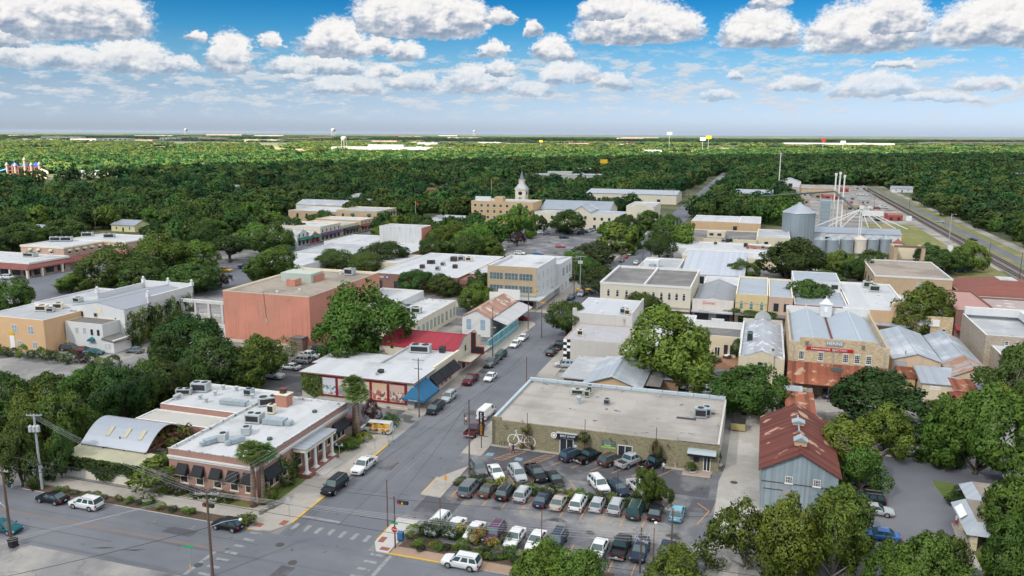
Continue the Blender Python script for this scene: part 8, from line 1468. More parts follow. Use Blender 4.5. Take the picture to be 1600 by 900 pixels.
# painted delivery van
vm = mat('van_mural', (.45,.20,.035), .45, var=(1.1,.25), col2=((.55,.34,.05), .9, .42, .5), spots=((.06,.02,.03), .75, .57, .60), coat=.4)
PROTO.clear(); t = car('van', (-61.6,117.7),186, 'white', 'white van painted in orange, brown and cream swirls along its side')
for s in (-1,1):
 b = MB(); w_ = 1.01; pts = [(-2.72,s*(w_+.006),.62),(.95,s*(w_+.006),.62),(.95,s*(w_+.006),1.12),(.95,s*(w_*.80),1.98),(-2.66,s*(w_*.80),1.98),(-2.72,s*(w_+.006),1.12)]
 b.face(pts[:3]+[pts[5]] if s < 0 else (pts[:3]+[pts[5]])[::-1], vm); q = [(-2.72,s*(w_*.9+.03),1.18),(.95,s*(w_*.9+.03),1.18),(.95,s*(w_*.75+.02),2.04),(-2.66,s*(w_*.75+.02),2.04)]; b.face(q if s < 0 else q[::-1], vm)
 for k in range(5): x = -2.2+.55*k; b.box(x,s*1.03-.01,.8+.1*(k % 2),x+.25,s*1.03+.01,1.1,[mat('van_cream', (.62,.50,.30), .5), mat('van_maroon', (.14,.02,.04), .5)][k % 2])
 b.build('painted_panel', t)
for kd in PROTO.values():
 for c in list(kd.children_recursive): bpy.data.objects.remove(c)
 bpy.data.objects.remove(kd)
b = MB()
for dx in (-.3, .3):
 b.tube((dx*1.2,-.05,.33),(dx*1.2,.05,.33),.33,.33,14,rubber)
 b.tube((dx*1.2+.0,-.08,.33),(dx*1.2,.08,.33),.15,.15,8,rim_m)
b.box(-.5,-.14,.4,.55,.14,.72,trim_white); b.box(-.55,-.2,.7,-.15,.2,.95,trim_white); b.tube((.35,0,.7),(.45,0,1.15),.04,.04,6,rim_m); b.tube((.42,-.35,1.1),(.42,.35,1.1),.025,.025,6,rim_m); b.box(.3,-.22,.55,.6,.22,1.0,trim_white)
p = (-63.5,122.3); tag(b.build('motorcycle', None, (p[0],p[1],.01), R(185)), 'white touring motorcycle standing behind the painted van', 'motorcycle')

# == poles, wires, signs
pole_grey = mat('pole_grey', (.36,.39,.40), .8, var=(1,.1)); wire_m = mat('wire', (.03,.03,.035), .6); wire_pale = mat('wire_pale', (.34,.34,.35), .5, metal=.3); insul = mat('insulator', (.45,.46,.47), .4); hull = mat('signal_black', (.015,.015,.015), .6); signal_y = mat('signal_yellow', (.60,.34,.02), .6); red_l = mat('signal_red', (.5,.02,.02), .4)
def pole(p, h, label, m=None, r=.15, arms=(), rz=0, tanks=0, lamp=None, cat='utility pole', group=None, name='utility_pole'):
 m = m or wood_pole; t = thing(name, label, cat, (p[0], p[1], 0), rz, group); b = MB(); b.tube((0,0,0),(0,0,h),r,r*.65,9,m); b.build('shaft', t)
 for z, w in arms:
  b = MB(); b.box(-w/2,-.07,z-.06,w/2,.07,z+.06,m if m is not wood_pole else mat('arm_grey', (.26,.25,.24), .9))
  for q in (-.46,-.2,.2,.46): b.lathe([(.05,z+.06),(.07,z+.14),(.04,z+.24)], 6, insul, (q*w,0))
  b.build('crossarm', t)
 for k in range(tanks): b = MB(); x = (-.55,.5,.0)[k]; b.lathe([(.05,h-2.6),(.27,h-2.55),(.27,h-1.75),(.2,h-1.65),(.03,h-1.5)], 12, insul, (x,-.25)); b.build('transformer', t)
 if lamp: z, L_, a = lamp; b = MB(); x, y = math.cos(a), math.sin(a); b.path([(0,0,z),(x*L_*.5,y*L_*.5,z+.5),(x*L_,y*L_,z+.6)],[.04,.035,.03],6,galv); b.lathe([(.08,z+.48),(.22,z+.52),(.16,z+.66),(.02,z+.7)],10,trim_white,(x*L_*1.08,y*L_*1.08)); b.build('street_lamp', t)
 return t
P1 = (-58.8,70.6); P2 = (-97.2,82.3); P3 = (-87.6,69.0); P4 = (-11.3,86.8)
pole(P1,10.6, 'tall brown utility pole with double crossarm and street lamp in the near foreground', r=.19, arms=((10.3,2.8),(9.6,2.2)), rz=.3, lamp=(6.2,3.2,.25)); pole(P2,11.5, 'pale concrete pole with transformers left of the patio hall', pole_grey, .2,((11.3,2.2),), .35,3); pole(P3,10.2, 'dark leaning pole at the left edge with a pale conduit', r=.2, arms=((9.8,1.8),), lamp=(4.6,1.4,3.0)); pole(P4,5.8, 'short pole with grey crossarms amid the front parking row', r=.13, arms=((5.2,2.4),(4.2,2.0)), rz=-.5)
for p, h, la, rr in (((-44.7,87.8),6.6, 'bare rusty post on the corner pavement', .09),((-37.5,88.5),4.8, 'rusty post in front of the white minivan', .07),((-24.0,89.0),4.9, 'rusty post between white sedan and dark SUV in the front row', .07),((-10.2,90.1),4.3, 'rusty post beside the dark blue SUV in the front row', .07),((-44.7,152.1),5.9, 'rusty post on the pavement before the beige house', .09),((10.5,96.2),3.5, 'weathered stub post at the bottom edge among lime trees', .1)): pole(p, h, la, rust_pipe if 'rusty' in la else wood_pole, rr, cat='post', name='post')
for p, h, la, kw in (((-40.2,106.4),12.0, 'tall bare brown pole by the planted strip and blade sign', {}),((-57.7,127.0),11.2, 'brown utility pole with crossarm at the blue awning', dict(arms=((10.8,2.4),(9.2,1.6)))),((-57.2,167.0),12.3, 'brown pole with floodlights before the turquoise wall', dict(arms=((7.6,1.6),))),((-8.1,90.1),7.2, 'brown pole with street lamp at the front parking row', dict(arms=((6.9,1.8),), lamp=(4.6,1.8,3.3))),((-51.9,189.8),7.5, 'brown pole on the pavement behind the round tree', {}),((-57.6,197.1),10, 'brown pole at the second street corner', {}),((-56.9,247.3),12.5, 'brown pole with double crossarm beside the tan block', dict(arms=((12,2.6),(11,2.2)))),((-54.6,245.8),13, 'pale pole with transformers beside the tan block', dict(arms=((12.7,3.0),), m=pole_grey, tanks=3)),((-53.3,314.3),9, 'pole with crossarm at the kerb line of the far street', dict(arms=((8.6,2.4),))),((-44.1,310.9),8, 'dark pole at the far street kerb by the workshop', {}),((-61.3,333.2),7, 'pole with transformer among trees on the far street', dict(tanks=1)),((-11.3,146.8),5, 'thin pole behind the olive shop', {}),((30.5,180.0),6.5, 'pole between the peach warehouse and tin store', {}),((-91.2,91.3),5.5, 'short brown pole behind the white pole at the patio hall', {}),((-104.4,110.4),9.5, 'dark pole among trees behind the vaulted hall', dict(arms=((9,1.8),)))): pole(p, h, la, r=.13, **kw)
for k, p in enumerate(((-65.2,610.0),(-52.6,591.7),(-41.9,685.3),(-28.3,601.0),(-19.8,615.6),(-11.7,565.5),(-326.9,300.6),(-344.6,333.5),(-329.6,327.0),(48.3,522.8),(72.2,597.1),(95.5,605.9),(-5.4,567.9),(88.7,321.8),(85.1,349.7))): pole(p, 10.5, 'distant utility pole beyond downtown', r=.14, arms=((10.2,2.4),), group='distant utility poles')
t = pole((84.0,416.4),15.5, 'tall leaning lamp mast beside the railway grass', pole_grey, .22, lamp=(14.6,1.6,0), cat='lamp post', name='lamp_mast'); t = pole((11.5,753.2),36, 'slim white cell mast above the woods', trim_white, .55, arms=((35,5),(33.5,5)), cat='mast', name='cell_mast')
def wire(a, b, sag, label, m=wire_m, r=.018, group='overhead wires over the foreground'):
 a, b = Vector(a), Vector(b); n = 14; mb = MB(); mb.path([tuple(a.lerp(b, k/n)-Vector((0,0,4*sag*(k/n)*(1-k/n)))) for k in range(n+1)], [r]*(n+1),4, m, False); return tag(mb.build('overhead_wire'), label, 'wire', group)
W1 = [(P1[0]+d*math.cos(.3), P1[1]+d*math.sin(.3)) for d in (-1.3,-.5,.6,1.3)]
for k, (x, y) in enumerate(W1):
 wire((x,y,10.5),(P2[0]-.9+.6*k,P2[1]-.3,11.5), .8, 'pale wire from the foreground pole to the white transformer pole', wire_pale, .015, 'wires from foreground pole to transformer pole'); wire((x,y,10.5),(P4[0]+2+.4*k,P4[1]-4,6.4+.4*k), .7, 'pale wire from the foreground pole across the front parking row', wire_pale, .015, 'wires along the front parking row')
 if k < 3: wire((x,y,10.5),(-84-2*k,44,9), .5, 'pale wire running from the foreground pole to the lower left', wire_pale, .015, 'wires to the lower left'); wire((x,y,10.4),(-58.5+.5*k,127.6,10.6), .8, 'pale wire crossing the restaurant roof toward the awning pole', wire_pale, .016, 'wires along the main street')
wire((-130,78.5,7.2),(10,81.5,5.2), .9, 'thick dark cable over the cross street, upper of two', wire_m, .032); wire((-130,76.2,7.0),(10,79.2,5.0), .9, 'thick dark cable over the cross street, lower of two', wire_m, .032); wire((P1[0],P1[1],6.2),(-80,48,6), .4, 'dark cable slanting from the foreground pole to the street sign', wire_m, .028)
wire((-41.5,83.2,6.0),(-40.4,106.8,11.5), .5, 'dark wire from the stop sign post to the tall bare pole', wire_m, .024); wire((-44.8,87.9,4.0),(-3,95,4.5), .5, 'dark wire across the parking lot aisle', wire_m, .024); wire((-62,88.5,4.2),(-44.8,87.9,4.2), .4, 'dark wire across the main street mouth', wire_m, .024); wire((-52,90,4.1),(-41,142,9), .5, 'long dark wire along the middle of the main street', wire_m, .024)
for k in range(3): wire((-58+.4*k,127.6,10.6),(-57.7+.4*k,168,11.8), .7, 'wire along the pavement from the awning pole to the floodlight pole', wire_m, .018, 'wires above the saloon pavement'); wire((P2[0]+.5*k,P2[1],11.3),(-104+.4*k,136,9.2), .8, 'wire from the white transformer pole into the trees', wire_m, .02, 'wires into the trees'); wire((P2[0]-.7+.5*k,P2[1],11.2),(-150,70+3*k,11), .8, 'wire from the white transformer pole past the left edge', wire_m, .02, 'wires past the left edge'); wire((-66.5+k,232,12),(-57,330+2*k,9),1.5, 'wire from the tan block poles up the far street', wire_m, .03, 'wires up the far street')
def hanging_signal(x, y, z, label, m=hull, lens=True):
 b = MB(); b.box(-.75,-.18,-.2,.75,.18,.2,m); o = tag(b.build('traffic_signal', None, (x,y,z)), label, 'traffic signal')
 for k in range(3): c = MB(); c.lathe([(.13,0),(.15,.06),(.02,.07)], 10, [red_l, signal_y, steel_dark][k]); q = c.build('lens', o, (-.5+.5*k,-.19,0)); q.rotation_euler = (math.pi/2,0,0)
hanging_signal(-62.5,75.2,6.2,'black signal head hanging over the cross street by the foreground pole'); hanging_signal(-42.5,87.9,3.7,'black box hanging on the wire at the street mouth')
for p, la, z in (((-51.3,228.7), 'left of two yellow signal heads over the second street', 5.5),((-48.6,229.6), 'right of two yellow signal heads over the second street', 5.5),((-57.9,212.9), 'yellow signal head low before the tan block', 4.0),((-61.1,216.2), 'yellow signal head on a pole before the tan block', 6.6)): hanging_signal(p[0],p[1],z,la,signal_y)
def sign_post(p, h, label, plates, cat='sign', rz=0):
 t = thing('road_sign', label, cat, (p[0],p[1],0), rz); b = MB(); b.tube((0,0,0),(0,0,h),.04,.04,6,galv); b.build('post', t)
 for shape, z, w, hh, m, txt in plates:
  b = MB()
  if shape == 'oct': n = 8; b.face([(w/2*math.cos(math.pi/8+2*math.pi*k/n),-.06,z+w/2*math.sin(math.pi/8+2*math.pi*k/n)) for k in range(n)], m); b.face([(w/2*math.cos(math.pi/8+2*math.pi*k/n),-.05,z+w/2*math.sin(math.pi/8+2*math.pi*k/n)) for k in range(n)][::-1], galv)
  elif shape == 'dia': b.face([(0,-.06,z-w/2),(w/2,-.06,z),(0,-.06,z+w/2),(-w/2,-.06,z)], m)
  else: b.box(-w/2,-.06,z-hh/2,w/2,-.045,z+hh/2,m)
  q = b.build('plate', t)
  if txt: lettering(txt, hh*.62 if shape != 'oct' else .3, sign_white, q, (0,-.068,z),0, .004)
t = pole((-41.3,83.0),7.0, 'brown post carrying the red stop sign and green street sign', rust_pipe, .1, cat='sign post', name='sign_post'); b = MB(); n = 8; b.face([(.42*math.cos(math.pi/8+math.pi*k/4),-.13,2.6+.42*math.sin(math.pi/8+math.pi*k/4)) for k in range(n)], sign_red); b.box(-.5,-.14,3.35,.5,-.12,3.6,sign_green); b.box(-.02,-.5,3.65,.02,.4,3.9,sign_green); q = b.build('stop_plate', t); lettering('STOP', .28, sign_white, q, (0,-.14,2.6),0, .004)
sign_post((-58.5,86.1),3.0, 'grey back of a traffic sign on the restaurant corner', [('oct',2.6,.8,.8,pole_grey,None)]); sign_post((-61.5,70.2),3.6, 'green street name sign on a thin post in the lower left', [('rect',3.5,1.3,.3,sign_green,None),('rect',1.0,.25,.3,sign_orange,None)]); sign_post((-58.3,110.7),2.6, 'yellowish sign back on a thin post before the painted van', [('dia',2.3,.8,.8,mat('sign_buff', (.42,.38,.24), .7),None)]); sign_post((64.0,416.3),4, 'yellow diamond sign on the railway grass', [('dia',3.4,1.6,1.6,sign_yellow,None)]); sign_post((76.6,339.0),4.4, 'green street sign among trees by the railway', [('rect',4.2,1.8,.9,sign_green,None)]); sign_post((-256.5,222.6),4.5, 'yellow crossing sign before the pink offices', [('dia',4.0,1.7,1.7,sign_yellow,None)]); sign_post((-41.4,99.9),2.6, 'small orange sign by the lot entrance', [('rect',2.2,.4,.7,sign_orange,None)])
def lamp_post(p, h, label, m=steel_dark):
 t = thing('lamp_post', label, 'lamp post', (p[0],p[1],.1)); b = MB(); b.lathe([(.16,0),(.12,.3),(.06,.4),(.05,h)],8,m); b.build('shaft', t); b = MB(); b.box(-.5,-.04,h,.5,.04,h+.06,m)
 for s in (-.5,.5): b.lathe([(.04,h+.05),(.2,h+.1),(.14,h+.38),(.02,h+.42)],8,m,(s,0))
 b.build('twin_lamp', t)
lamp_post((-29.2,103.1),4.2, 'black twin lamp post in the planted strip, left of two'); lamp_post((-17.3,105.2),4.2, 'black twin lamp post in the planted strip, right of two'); lamp_post((-61.3,104.5),2.6, 'short lamp post beside the portico', galv); lamp_post((-57.1,114.8),2.4, 'slim lamp post at the driveway of the painted van', galv)
b = MB(); b.box(-.35,-.3,.25,.35,.3,1.05,mat('mailbox_blue', (.03,.12,.28), .5)); b.tube((-.35,0,1.05),(.35,0,1.05),.3,.3,12,MATS['mailbox_blue'])
for x in (-.28,.28): b.box(x-.05,-.25,0,x+.05,.25,.25,steel_dark)
p = (-41.4,84.8); tag(b.build('mailbox', None, (p[0],p[1],.1)), 'blue mailbox beside the stop sign', 'mailbox'); b = MB(); b.lathe([(.16,0),(.16,.1),(.11,.12),(.11,.5),(.15,.52),(.13,.68),(.03,.75)],10,mat('hydrant', (.35,.5,.62), .5)); b.tube((-.22,0,.42),(.22,0,.42),.06,.06,8,trim_white); p = (-102.0,81.6); tag(b.build('fire_hydrant', None, (p[0],p[1],.02)), 'pale blue hydrant by the kerb at the left', 'fire hydrant')
b = MB(); b.hexa([(-.35,-.38,.1),(.35,-.38,.1),(.35,.38,.1),(-.35,.38,.1),(-.4,-.44,1.05),(.4,-.44,1.05),(.4,.44,1.05),(-.4,.44,1.05)],black_canvas); b.box(-.43,-.5,1.05,.43,.47,1.14,hull); b.tube((-.35,.4,.15),(.35,.4,.15),.12,.12,8,rubber); p = (-86.7,68.5); tag(b.build('wheelie_bin', None, (p[0],p[1],.01)), 'black wheeled bin at the foot of the left edge pole', 'bin')
b = MB(); b.hexa([(-1.2,-.7,.15),(1.2,-.7,.15),(1.2,.7,.15),(-1.2,.7,.15),(-1.2,-1.0,1.5),(1.2,-1.0,1.5),(1.2,.8,1.9),(-1.2,.8,1.9)],mat('skip_cream', (.45,.38,.17), .7,var=(1,.15))); b.hexa([(-1.22,-1.02,1.52),(1.22,-1.02,1.52),(1.22,.82,1.92),(-1.22,.82,1.92),(-1.22,-1.02,1.6),(1.22,-1.02,1.6),(1.22,.82,2.0),(-1.22,.82,2.0)],hull); p = (-1.9,138.7); tag(b.build('dumpster', None, (p[0],p[1],.02)), 'cream dumpster with black lid under the alley tree', 'dumpster')
b = MB(); b.box(-1,-1,0,1,1,2.4,trim_white,grey_roof); p = (81.4,400.0); tag(b.build('signal_hut', None, (p[0],p[1],.02)), 'white cabin at the foot of the lamp mast', 'hut'); b = MB(); b.box(-1.6,-1.4,0,1.6,1.4,3,trim_white,grey_roof); p = (84.7,536.2); tag(b.build('signal_hut', None, (p[0],p[1],.02)), 'white cabin at the railway crossing', 'hut')
for k, p in enumerate(((-39.2,118.7),(-38.8,118.5),(-38.4,118.7),(-37.8,118.6),(-37.2,118.5))): b = MB(); b.path([(-.3,0,0),(-.3,0,.8),(0,0,.95),(.3,0,.8),(.3,0,0)],[.03]*5,6,steel_dark,False); tag(b.build('bike_rack', None, (p[0],p[1],.02), .9), 'black bicycle hoop below the painted bicycle', 'bike rack', 'bicycle hoops')
for k, p in enumerate(((-7.3,189.6),(-5.6,190.2),(-9.6,184.2),(-8.0,181.4),(-6.0,185.4))):
 t = tag(MB().build('picnic_table', None, (p[0],p[1],.05), .3*k), 'picnic table on the brown cafe patio', 'table', 'picnic tables on the cafe patio'); b = MB(); b.box(-.9,-.4,.7,.9,.4,.78,[sign_white, wood_dark][k % 2]); b.box(-.9,-.8,.42,.9,-.55,.48,wood_dark); b.box(-.9,.55,.42,.9,.8,.48,wood_dark); b.box(-.7,-.7,0,-.6,.7,.7,wood_dark); b.box(.6,-.7,0,.7,.7,.7,wood_dark); m_ = b.mesh('picnic_table'); t.data = m_
for p, la, h in (((-170.9,496.1), 'flagpole with a flag on the tan hotel roof', 21),((-174.2,383.5), 'flagpole with red flag behind the stage house', 16)):
 t = thing('flagpole', la, 'flagpole', (p[0],p[1],0)); b = MB(); b.tube((0,0,0),(0,0,h),.1,.06,6,trim_white); b.build('pole', t); b = MB(); b.face([(0,0,h-1.5),(1.5,.2,h-1.9),(1.5,.2,h-.8),(0,0,h-.4)],sign_red); b.face([(0,.01,h-.8),(1.5,.21,h-1.2),(1.5,.21,h-.8),(0,.01,h-.4)],sign_white); b.build('flag', t)
# == people
def person_mesh(seed, shirt, legs, skin=(.30,.17,.11)):
 s = MB(); J = {'pel':(0,0,.95),'chest':(0,.0,1.28),'neck':(0,.01,1.48),'head':(0,-.02,1.60),'top':(0,-.01,1.71)}; f = .12+.1*(seed % 2)
 V = [J['pel'],J['chest'],J['neck'],J['head'],J['top']]; E = [(0,1),(1,2),(2,3),(3,4)]; Rr = [.15,.17,.06,.095,.085]
 for sd in (-1,1):
  i = len(V); V += [(sd*.1,-.02*sd,.88),(sd*.11,-f*sd*.6,.49),(sd*.11,-f*sd+.06,.07),(sd*.12,-f*sd-.12,.03)]; Rr += [.10,.065,.045,.04]; E += [(0,i),(i,i+1),(i+1,i+2),(i+2,i+3)]
  i = len(V); V += [(sd*.19,0,1.40),(sd*.25,.02*sd,1.12),(sd*.26,-.10,.88),(sd*.26,-.14,.80)]; Rr += [.06,.045,.033,.028]; E += [(1,i),(i,i+1),(i+1,i+2),(i+2,i+3)]
  for q in range(5): V.append((sd*(.235+.013*q),-.15-.012*(q % 3),.72+.012*abs(q-2))); Rr.append(.009); E.append((i+3,len(V)-1))
 me = bpy.data.meshes.new('person'); me.from_pydata(V, E, []); o = bpy.data.objects.new('person', me); COL.objects.link(o)
 md = o.modifiers.new('s','SKIN'); o.modifiers.new('d','SUBSURF').levels = 1
 for k, v in enumerate(me.skin_vertices[0].data): v.radius = (Rr[k],Rr[k]*.8); v.use_root = k == 0
 m2 = bpy.data.meshes.new_from_object(o.evaluated_get(bpy.context.evaluated_depsgraph_get())); bpy.data.objects.remove(o)
 for m in (mat('skin', skin, .7), shirt, legs, steel_dark): m2.materials.append(m)
 for p in m2.polygons: c = p.center; p.material_index = 3 if c.z < .07 else 2 if c.z < .93 and abs(c.x) < .2 else 1 if .93 <= c.z < 1.46 and not (abs(c.x) > .2 and c.z < 1.18) else 0; p.use_smooth = True
 h = MB(); h.lathe([(.085,1.58),(.105,1.66),(.085,1.74),(.02,1.765)],10,[wood_dark, steel_dark][seed % 2],(0,.02)); return m2, h.mesh('hair', True)
CL = {c: mat('cloth_'+c, v, .85) for c, v in dict(white=(.6,.6,.6), navy=(.03,.04,.09), red=(.45,.04,.05), blue=(.10,.22,.42), black=(.02,.02,.022), jeans=(.06,.09,.16), pink=(.5,.2,.25)).items()}
for k, (p, sh, lg, rz, sc, la) in enumerate((((-37.0,116.8), 'white','pink',.5,1,'in white top walking below the painted bicycle'),((-36.3,116.2),'navy','black',.9,1,'in navy top beside one in white below the painted bicycle'),((-36.8,119.8),'pink','jeans',2.5,.75,'small, in pink, near the painted bicycle wheel'),((-15.0,119.7),'blue','jeans',1.4,1,'in blue shirt beside the black pickup tailgate'),((-12.2,116.6),'white','jeans',-.4,1,'in pale shirt and jeans walking toward the lot from the black pickup'),((-10.6,118.4),'pink','white',.3,.7,'child in pink by the olive shop kerb'),((-48.9,127.1),'navy','red',2.0,1,'in dark top by the dark red pickup'),((-48.2,126.0),'white','black',1.0,1,'in white by the dark red pickup'),((-14.8,117.0),'navy','black',0,1,'in black stepping out behind the young parking lot tree'),((27.0,111.4),'white','red',1.6,1,'in red shorts by the motel porch'))):
 bm_, hm_ = person_mesh(k, CL[sh], CL[lg]); t = inst('person', bm_, None, (p[0],p[1],.02), rz, (sc,sc,sc)); tag(t, 'person '+la, 'person'); inst('hair', hm_, t)

# == the far strip
far_white = mat('far_white', (.40,.385,.35), .8, var=(.05,.1)); far_tan = mat('far_tan', (.34,.265,.20), .85, var=(.05,.1)); far_red = mat('far_red', (.35,.07,.06), .8)
def far_block(p, w, d, h, label, wall, roof, group=None, bays=6, step=0):
 b = MB(); b.box(-w/2,0,0,w/2,d,h,wall,roof); b.box(-w/2,-.06,h-.8,w/2,-.005,h,roof if roof is not wall else far_tan)
 for k in range(bays): x = -w/2+w*(k+.3)/bays; b.box(x,-.08,.2,x+w/bays*.4,-.01,h*.5,glass)
 if step: b.box(-w*.2,d*.2,h+.002,w*.1,d*.7,h+step,wall,roof)
 b.box(w*.2,d*.3,h+.002,w*.25,d*.5,h+1.5,ac_metal); o = b.build('distant_building', None, (p[0],p[1],0), HEAD*.6); return tag(o, label, 'building', group)
t = far_block((-972.5,1983.8),330,60,14, 'very long white factory in the sunlit strip below the water tower', far_white, far_white, None, 30,6); far_block((-1110.8,2552.3),70,40,20, 'taller white end block of the long factory', far_white, grey_roof, None, 8)
far_block((-3111.5,4866.0),240,60,16, 'red-roofed store far off in the sunlit strip', far_tan, far_red); far_block((-3280.3,5482.7),180,60,22, 'tan block right of the red-roofed store', far_tan, far_tan); far_block((340.8,4325.7),520,80,14, 'very long white warehouse at the far right', far_white, far_white, None, 30); far_block((-217.9,2033.7),180,40,9, 'tan retail row at the end of the dark woods', far_tan, far_tan, None, 14); far_block((-212.8,860.5),90,30,7, 'white rambling block with dark windows beyond the hotel', far_white, grey_roof, None, 16,3); far_block((-203.8,934.4),60,26,9, 'white block with gabled bay beyond the hotel', far_white, metal_silver, None, 10,2)
far_block((-725.7,806.8),110,26,5, 'long bright tin roof near the water park', far_white, metal_silver); far_block((-673.8,795.9),70,26,5, 'second bright tin roof right of the long one', far_white, metal_silver); far_block((-757.8,759.7),46,24,6, 'pale hall between the water park and the tin roofs', far_white, metal_silver)
fr = random.Random(8)
FB = [(-3420.5,2950.4),(-3795.7,3432.0),(-4681.5,4415.4),(-3652.7,3594.2),(-3139.7,3226.8),(-6416.9,5605.6),(-3813.8,3996.4),(-2838.3,3151.4),(-3931.7,4589.1),(-4198.6,5164.1),(-3458.1,4436.8),(-3694.2,4914.9),(-3064.3,4261.7),(-2600.9,3757.1),(-2320.2,2338.4),(-2210.1,2420.6),(-1617.3,1458.6),(-1669.9,1428.8),(-2183.0,4168.3),(-1851.3,3706.1),(-2004.1,4344.4),(-1609.9,3599.6),(-3091.1,5742.2),(-2804.4,7326.1),(-1253.0,3610.5),(-800.9,2758.2),(-831.4,3242.4),(-836.4,3680.5),(-1180.1,7257.1),(-326.9,2362.4),(-184.8,2193.5),(-135.7,2078.4),(-87.4,2039.6),(-50.3,2059.5),(-15.2,2368.0),(36.3,2397.3),(74.7,2263.4),(127.8,2368.3),(185.3,2481.9),(216.4,2269.9),(284.3,2538.0),(931.2,5368.1),(1092.8,5869.6),(1114.7,5515.8),(1319.1,6059.7),(1232.4,5281.5),(1435.5,5773.9),(489.6,2570.7),(435.0,2540.1),(-4058.1,8799.3),(-4486.0,11063.3),(-5528.6,8116.4),(-6625.0,8753.9),(-5995.4,6797.0),(-1327.4,8161.5),(-1426.8,9462.1),(-595.0,3413.2),(1628.3,6319.3)]
for k, p in enumerate(FB):
 D_ = math.hypot(*p); s_ = D_/2600; far_block(p, fr.uniform(45,120)*s_, fr.uniform(20,40)*s_, fr.uniform(6,11)*s_**.6, 'pale low building among trees in the distant sunlit strip', [far_white, far_tan, far_white][k % 3], [far_white, metal_silver, far_tan, far_red][k % 4 if k % 7 else 3], 'low buildings of the distant strip', 5)
def water_tower(p, h, r, label):
 t = thing('water_tower', label, 'water tower', (p[0],p[1],0)); b = MB(); b.lathe([(.3,h-r*1.5),(r*.8,h-r*1.3),(r,h-r*.8),(r,h-r*.35),(r*.6,h-.3),(.1,h)],20,far_white); b.build('tank', t)
 b = MB()
 for k in range(6): a = k*1.047; b.tube((r*1.15*math.cos(a),r*1.15*math.sin(a),0),(r*.85*math.cos(a),r*.85*math.sin(a),h-r*1.1),r*.07,r*.07,6,far_white)
 b.tube((0,0,0),(0,0,h-r*1.4),r*.15,r*.15,8,far_white); b.build('legs', t)
water_tower((-1077.8,1922.1),42,8, 'white water tower on legs before the long factory'); water_tower((-3975.9,6890.5),92,20, 'white water tower far off behind the factory tower'); water_tower((-4285.0,11631.3),100,18, 'tiny water tower on the horizon right of the factory'); water_tower((-7948.7,9659.7),100,22, 'tiny water tower on the horizon at the left')
for p, h, w, m, la in (((-195.5,1002.2),15,9, sign_yellow, 'yellow billboard in the woods beyond the hotel'),((-156.5,2287.8),40,15, sign_yellow, 'big yellow roadside sign on a pole in the far strip'),((-165.6,2204.2),36,14, sign_white, 'white roadside sign left of the big yellow one'),((149.8,2461.7),34,12, sign_red, 'red and white roadside sign in the far strip'),((204.9,2493.0),28,14, sign_white, 'white roadside sign right of the red one'),((-771.0,2778.1),22,12, sign_yellow, 'yellow roadside sign above the far trees'),((-285.6,2482.6),50,16, far_white, 'pale tower block sign at the end of the woods'),((-2060.1,4289.3),26,16, sign_red, 'red roadside sign behind the long factory')):
 b = MB(); b.tube((0,0,0),(0,0,h),.5,.4,6,ac_metal); b.box(-w/2,-.6,h,w/2,.6,h+w*.55,m); tag(b.build('roadside_sign', None, (p[0],p[1],0), HEAD), la, 'sign')
# water park castle
p = (-783.5,688.4); t = thing('slide_castle', 'red framed slide castle with blue roofs and white turrets at the left', 'slide tower', (p[0],p[1],0), .3); t.scale = (1.0,1.0,.8)
wp_red = mat('frame_red', (.25,.08,.07), .7); wp_blue = mat('roof_blue', (.04,.10,.35), .6); b = MB()
for x in range(-18,19,6):
 for y in (-4,4): b.box(x-.5,y-.5,0,x+.5,y+.5,15,wp_red)
for z in (5,10,15): b.box(-18.5,-4.6,z,18.5,4.6,z+.7,wp_red)
b.build('frame', t); b = MB()
for x in (-12,0,12): b.lathe([(5,16),(.2,22)],4,wp_blue,(x,0))
b.build('roof', t)
for x, h in ((-18,21),(-9,20),(2,28),(9,21),(18,22)): b = MB(); b.lathe([(1.4,0),(1.4,h-4),(1.9,h-3.8),(1.9,h-2.5),(.1,h+1)],10,far_tan,(x,-4)); b.build('turret', t)
for sx, m in ((-1, mat('slide_blue', (.05,.22,.5), .4)),(1, mat('slide_cream', (.55,.5,.3), .5))): b = MB(); b.path([(sx*17,-3,13),(sx*27,-6,9),(sx*32,-14,6),(sx*25,-20,3),(sx*38,-26,1)],[1.2]*5,8,m); b.build('slide', t)
# fields that catch the sun between the far woods
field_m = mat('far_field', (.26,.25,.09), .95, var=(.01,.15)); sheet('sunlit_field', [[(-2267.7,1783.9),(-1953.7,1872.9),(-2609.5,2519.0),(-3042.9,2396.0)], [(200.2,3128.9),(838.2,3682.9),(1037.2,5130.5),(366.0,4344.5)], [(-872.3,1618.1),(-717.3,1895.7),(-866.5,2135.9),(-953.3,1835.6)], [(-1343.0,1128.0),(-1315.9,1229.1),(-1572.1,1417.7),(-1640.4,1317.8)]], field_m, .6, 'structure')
for k, p in enumerate(((35.3,730.5),(46.0,712.3),(70.1,793.6),(88.1,837.6),(28.4,645.9),(52.2,693.7),(73.8,663.4),(60.5,602.7),(76.8,533.3),(64.6,698.5))): far_block(p, [9,14,7,12][k % 4], [5,8,6][k % 3], [2.6,3.4,4.2][k % 3], ['white storage shed among trucks in the gravel yard','tan storage shed among trucks in the gravel yard','rust coloured container in the gravel yard'][k % 3], [far_white, far_tan, far_red][k % 3], [metal_silver, far_tan, far_red][k % 3], ['white sheds of the yard','tan sheds of the yard','rust containers of the yard'][k % 3], 2)

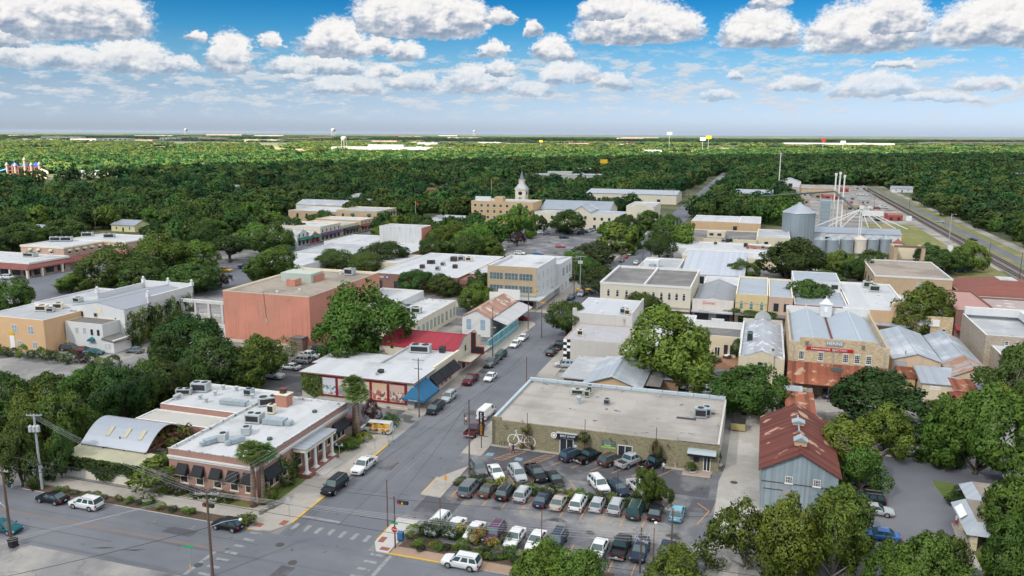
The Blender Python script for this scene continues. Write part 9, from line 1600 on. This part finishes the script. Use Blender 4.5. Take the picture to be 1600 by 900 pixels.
# == cumulus overhead whose shadow lies on the town
cloud_m = bpy.data.materials.new('cloud'); cloud_m.use_nodes = True
def cloud_material():
 nt = cloud_m.node_tree; N = nt.nodes; L = nt.links; N.clear(); o = N.new('ShaderNodeOutputMaterial')
 t = N.new('ShaderNodeBsdfTranslucent'); t.inputs[0].default_value = (.95,.95,.95,1); d = N.new('ShaderNodeBsdfDiffuse'); d.inputs[0].default_value = (.85,.85,.85,1)
 m = N.new('ShaderNodeMixShader'); m.inputs[0].default_value = .36; L.new(t.outputs[0], m.inputs[1]); L.new(d.outputs[0], m.inputs[2]); 
 q = N.new('ShaderNodeBsdfTransparent'); m2 = N.new('ShaderNodeMixShader'); m2.inputs[0].default_value = .34; L.new(m.outputs[0], m2.inputs[1]); L.new(q.outputs[0], m2.inputs[2]); L.new(m2.outputs[0], o.inputs[0])
cloud_material()
def cloud(cx, cy, cz, a, b, h, rot, seed, label):
 bm = bmesh.new(); bmesh.ops.create_icosphere(bm, subdivisions=5, radius=1); rs = np.random.RandomState(seed)
 k = rs.normal(size=(14,3))*2.2; ph = rs.uniform(0,6.28,14)
 for v in bm.verts:
  p = np.array(v.co); s = sum(math.sin(float(k[i]@p)+ph[i])/(1+.25*i) for i in range(14))*.05+1
  z = v.co.z*h*(1 if v.co.z > 0 else .35); x, y = v.co.x*a*s, v.co.y*b*s; v.co = (x*math.cos(rot)-y*math.sin(rot), x*math.sin(rot)+y*math.cos(rot), z*s)
 me = bpy.data.meshes.new('cloud'); bm.to_mesh(me); bm.free(); me.polygons.foreach_set('use_smooth', [True]*len(me.polygons)); me.materials.append(cloud_m)
 return tag(inst('cloud', me, None, (cx, cy, cz)), label, 'cloud', None, 'structure')
_k = 1200/math.tan(SUN_EL); _sx, _sy = math.sin(SUN_AZ)*_k, math.cos(SUN_AZ)*_k      # from a shadow on the ground up to its cloud
cloud(960+_sx, 748+_sy, 1200,2900,1320,260, R(45),3, 'broad cumulus overhead whose shadow lies on the town')
cloud(-1500+_sx, 5900+_sy, 1200,9000,1450,240, HEAD, 9, 'second broad cumulus shading the far country')
# thin haze that greys the far country
hm = bpy.data.materials.new('haze'); hm.use_nodes = True; hn = hm.node_tree; hn.nodes.clear(); ho = hn.nodes.new('ShaderNodeOutputMaterial'); hv = hn.nodes.new('ShaderNodeVolumePrincipled')
hv.inputs['Color'].default_value = (.50,.60,.74,1); hv.inputs['Density'].default_value = 1.2e-5; hv.inputs['Anisotropy'].default_value = .2; hn.links.new(hv.outputs[0], ho.inputs['Volume'])
b = MB(); b.box(-46000,-3500,-1,46000,61000,118,hm); tag(b.build('haze'), 'thin pale haze over the far country', None, None, 'stuff')
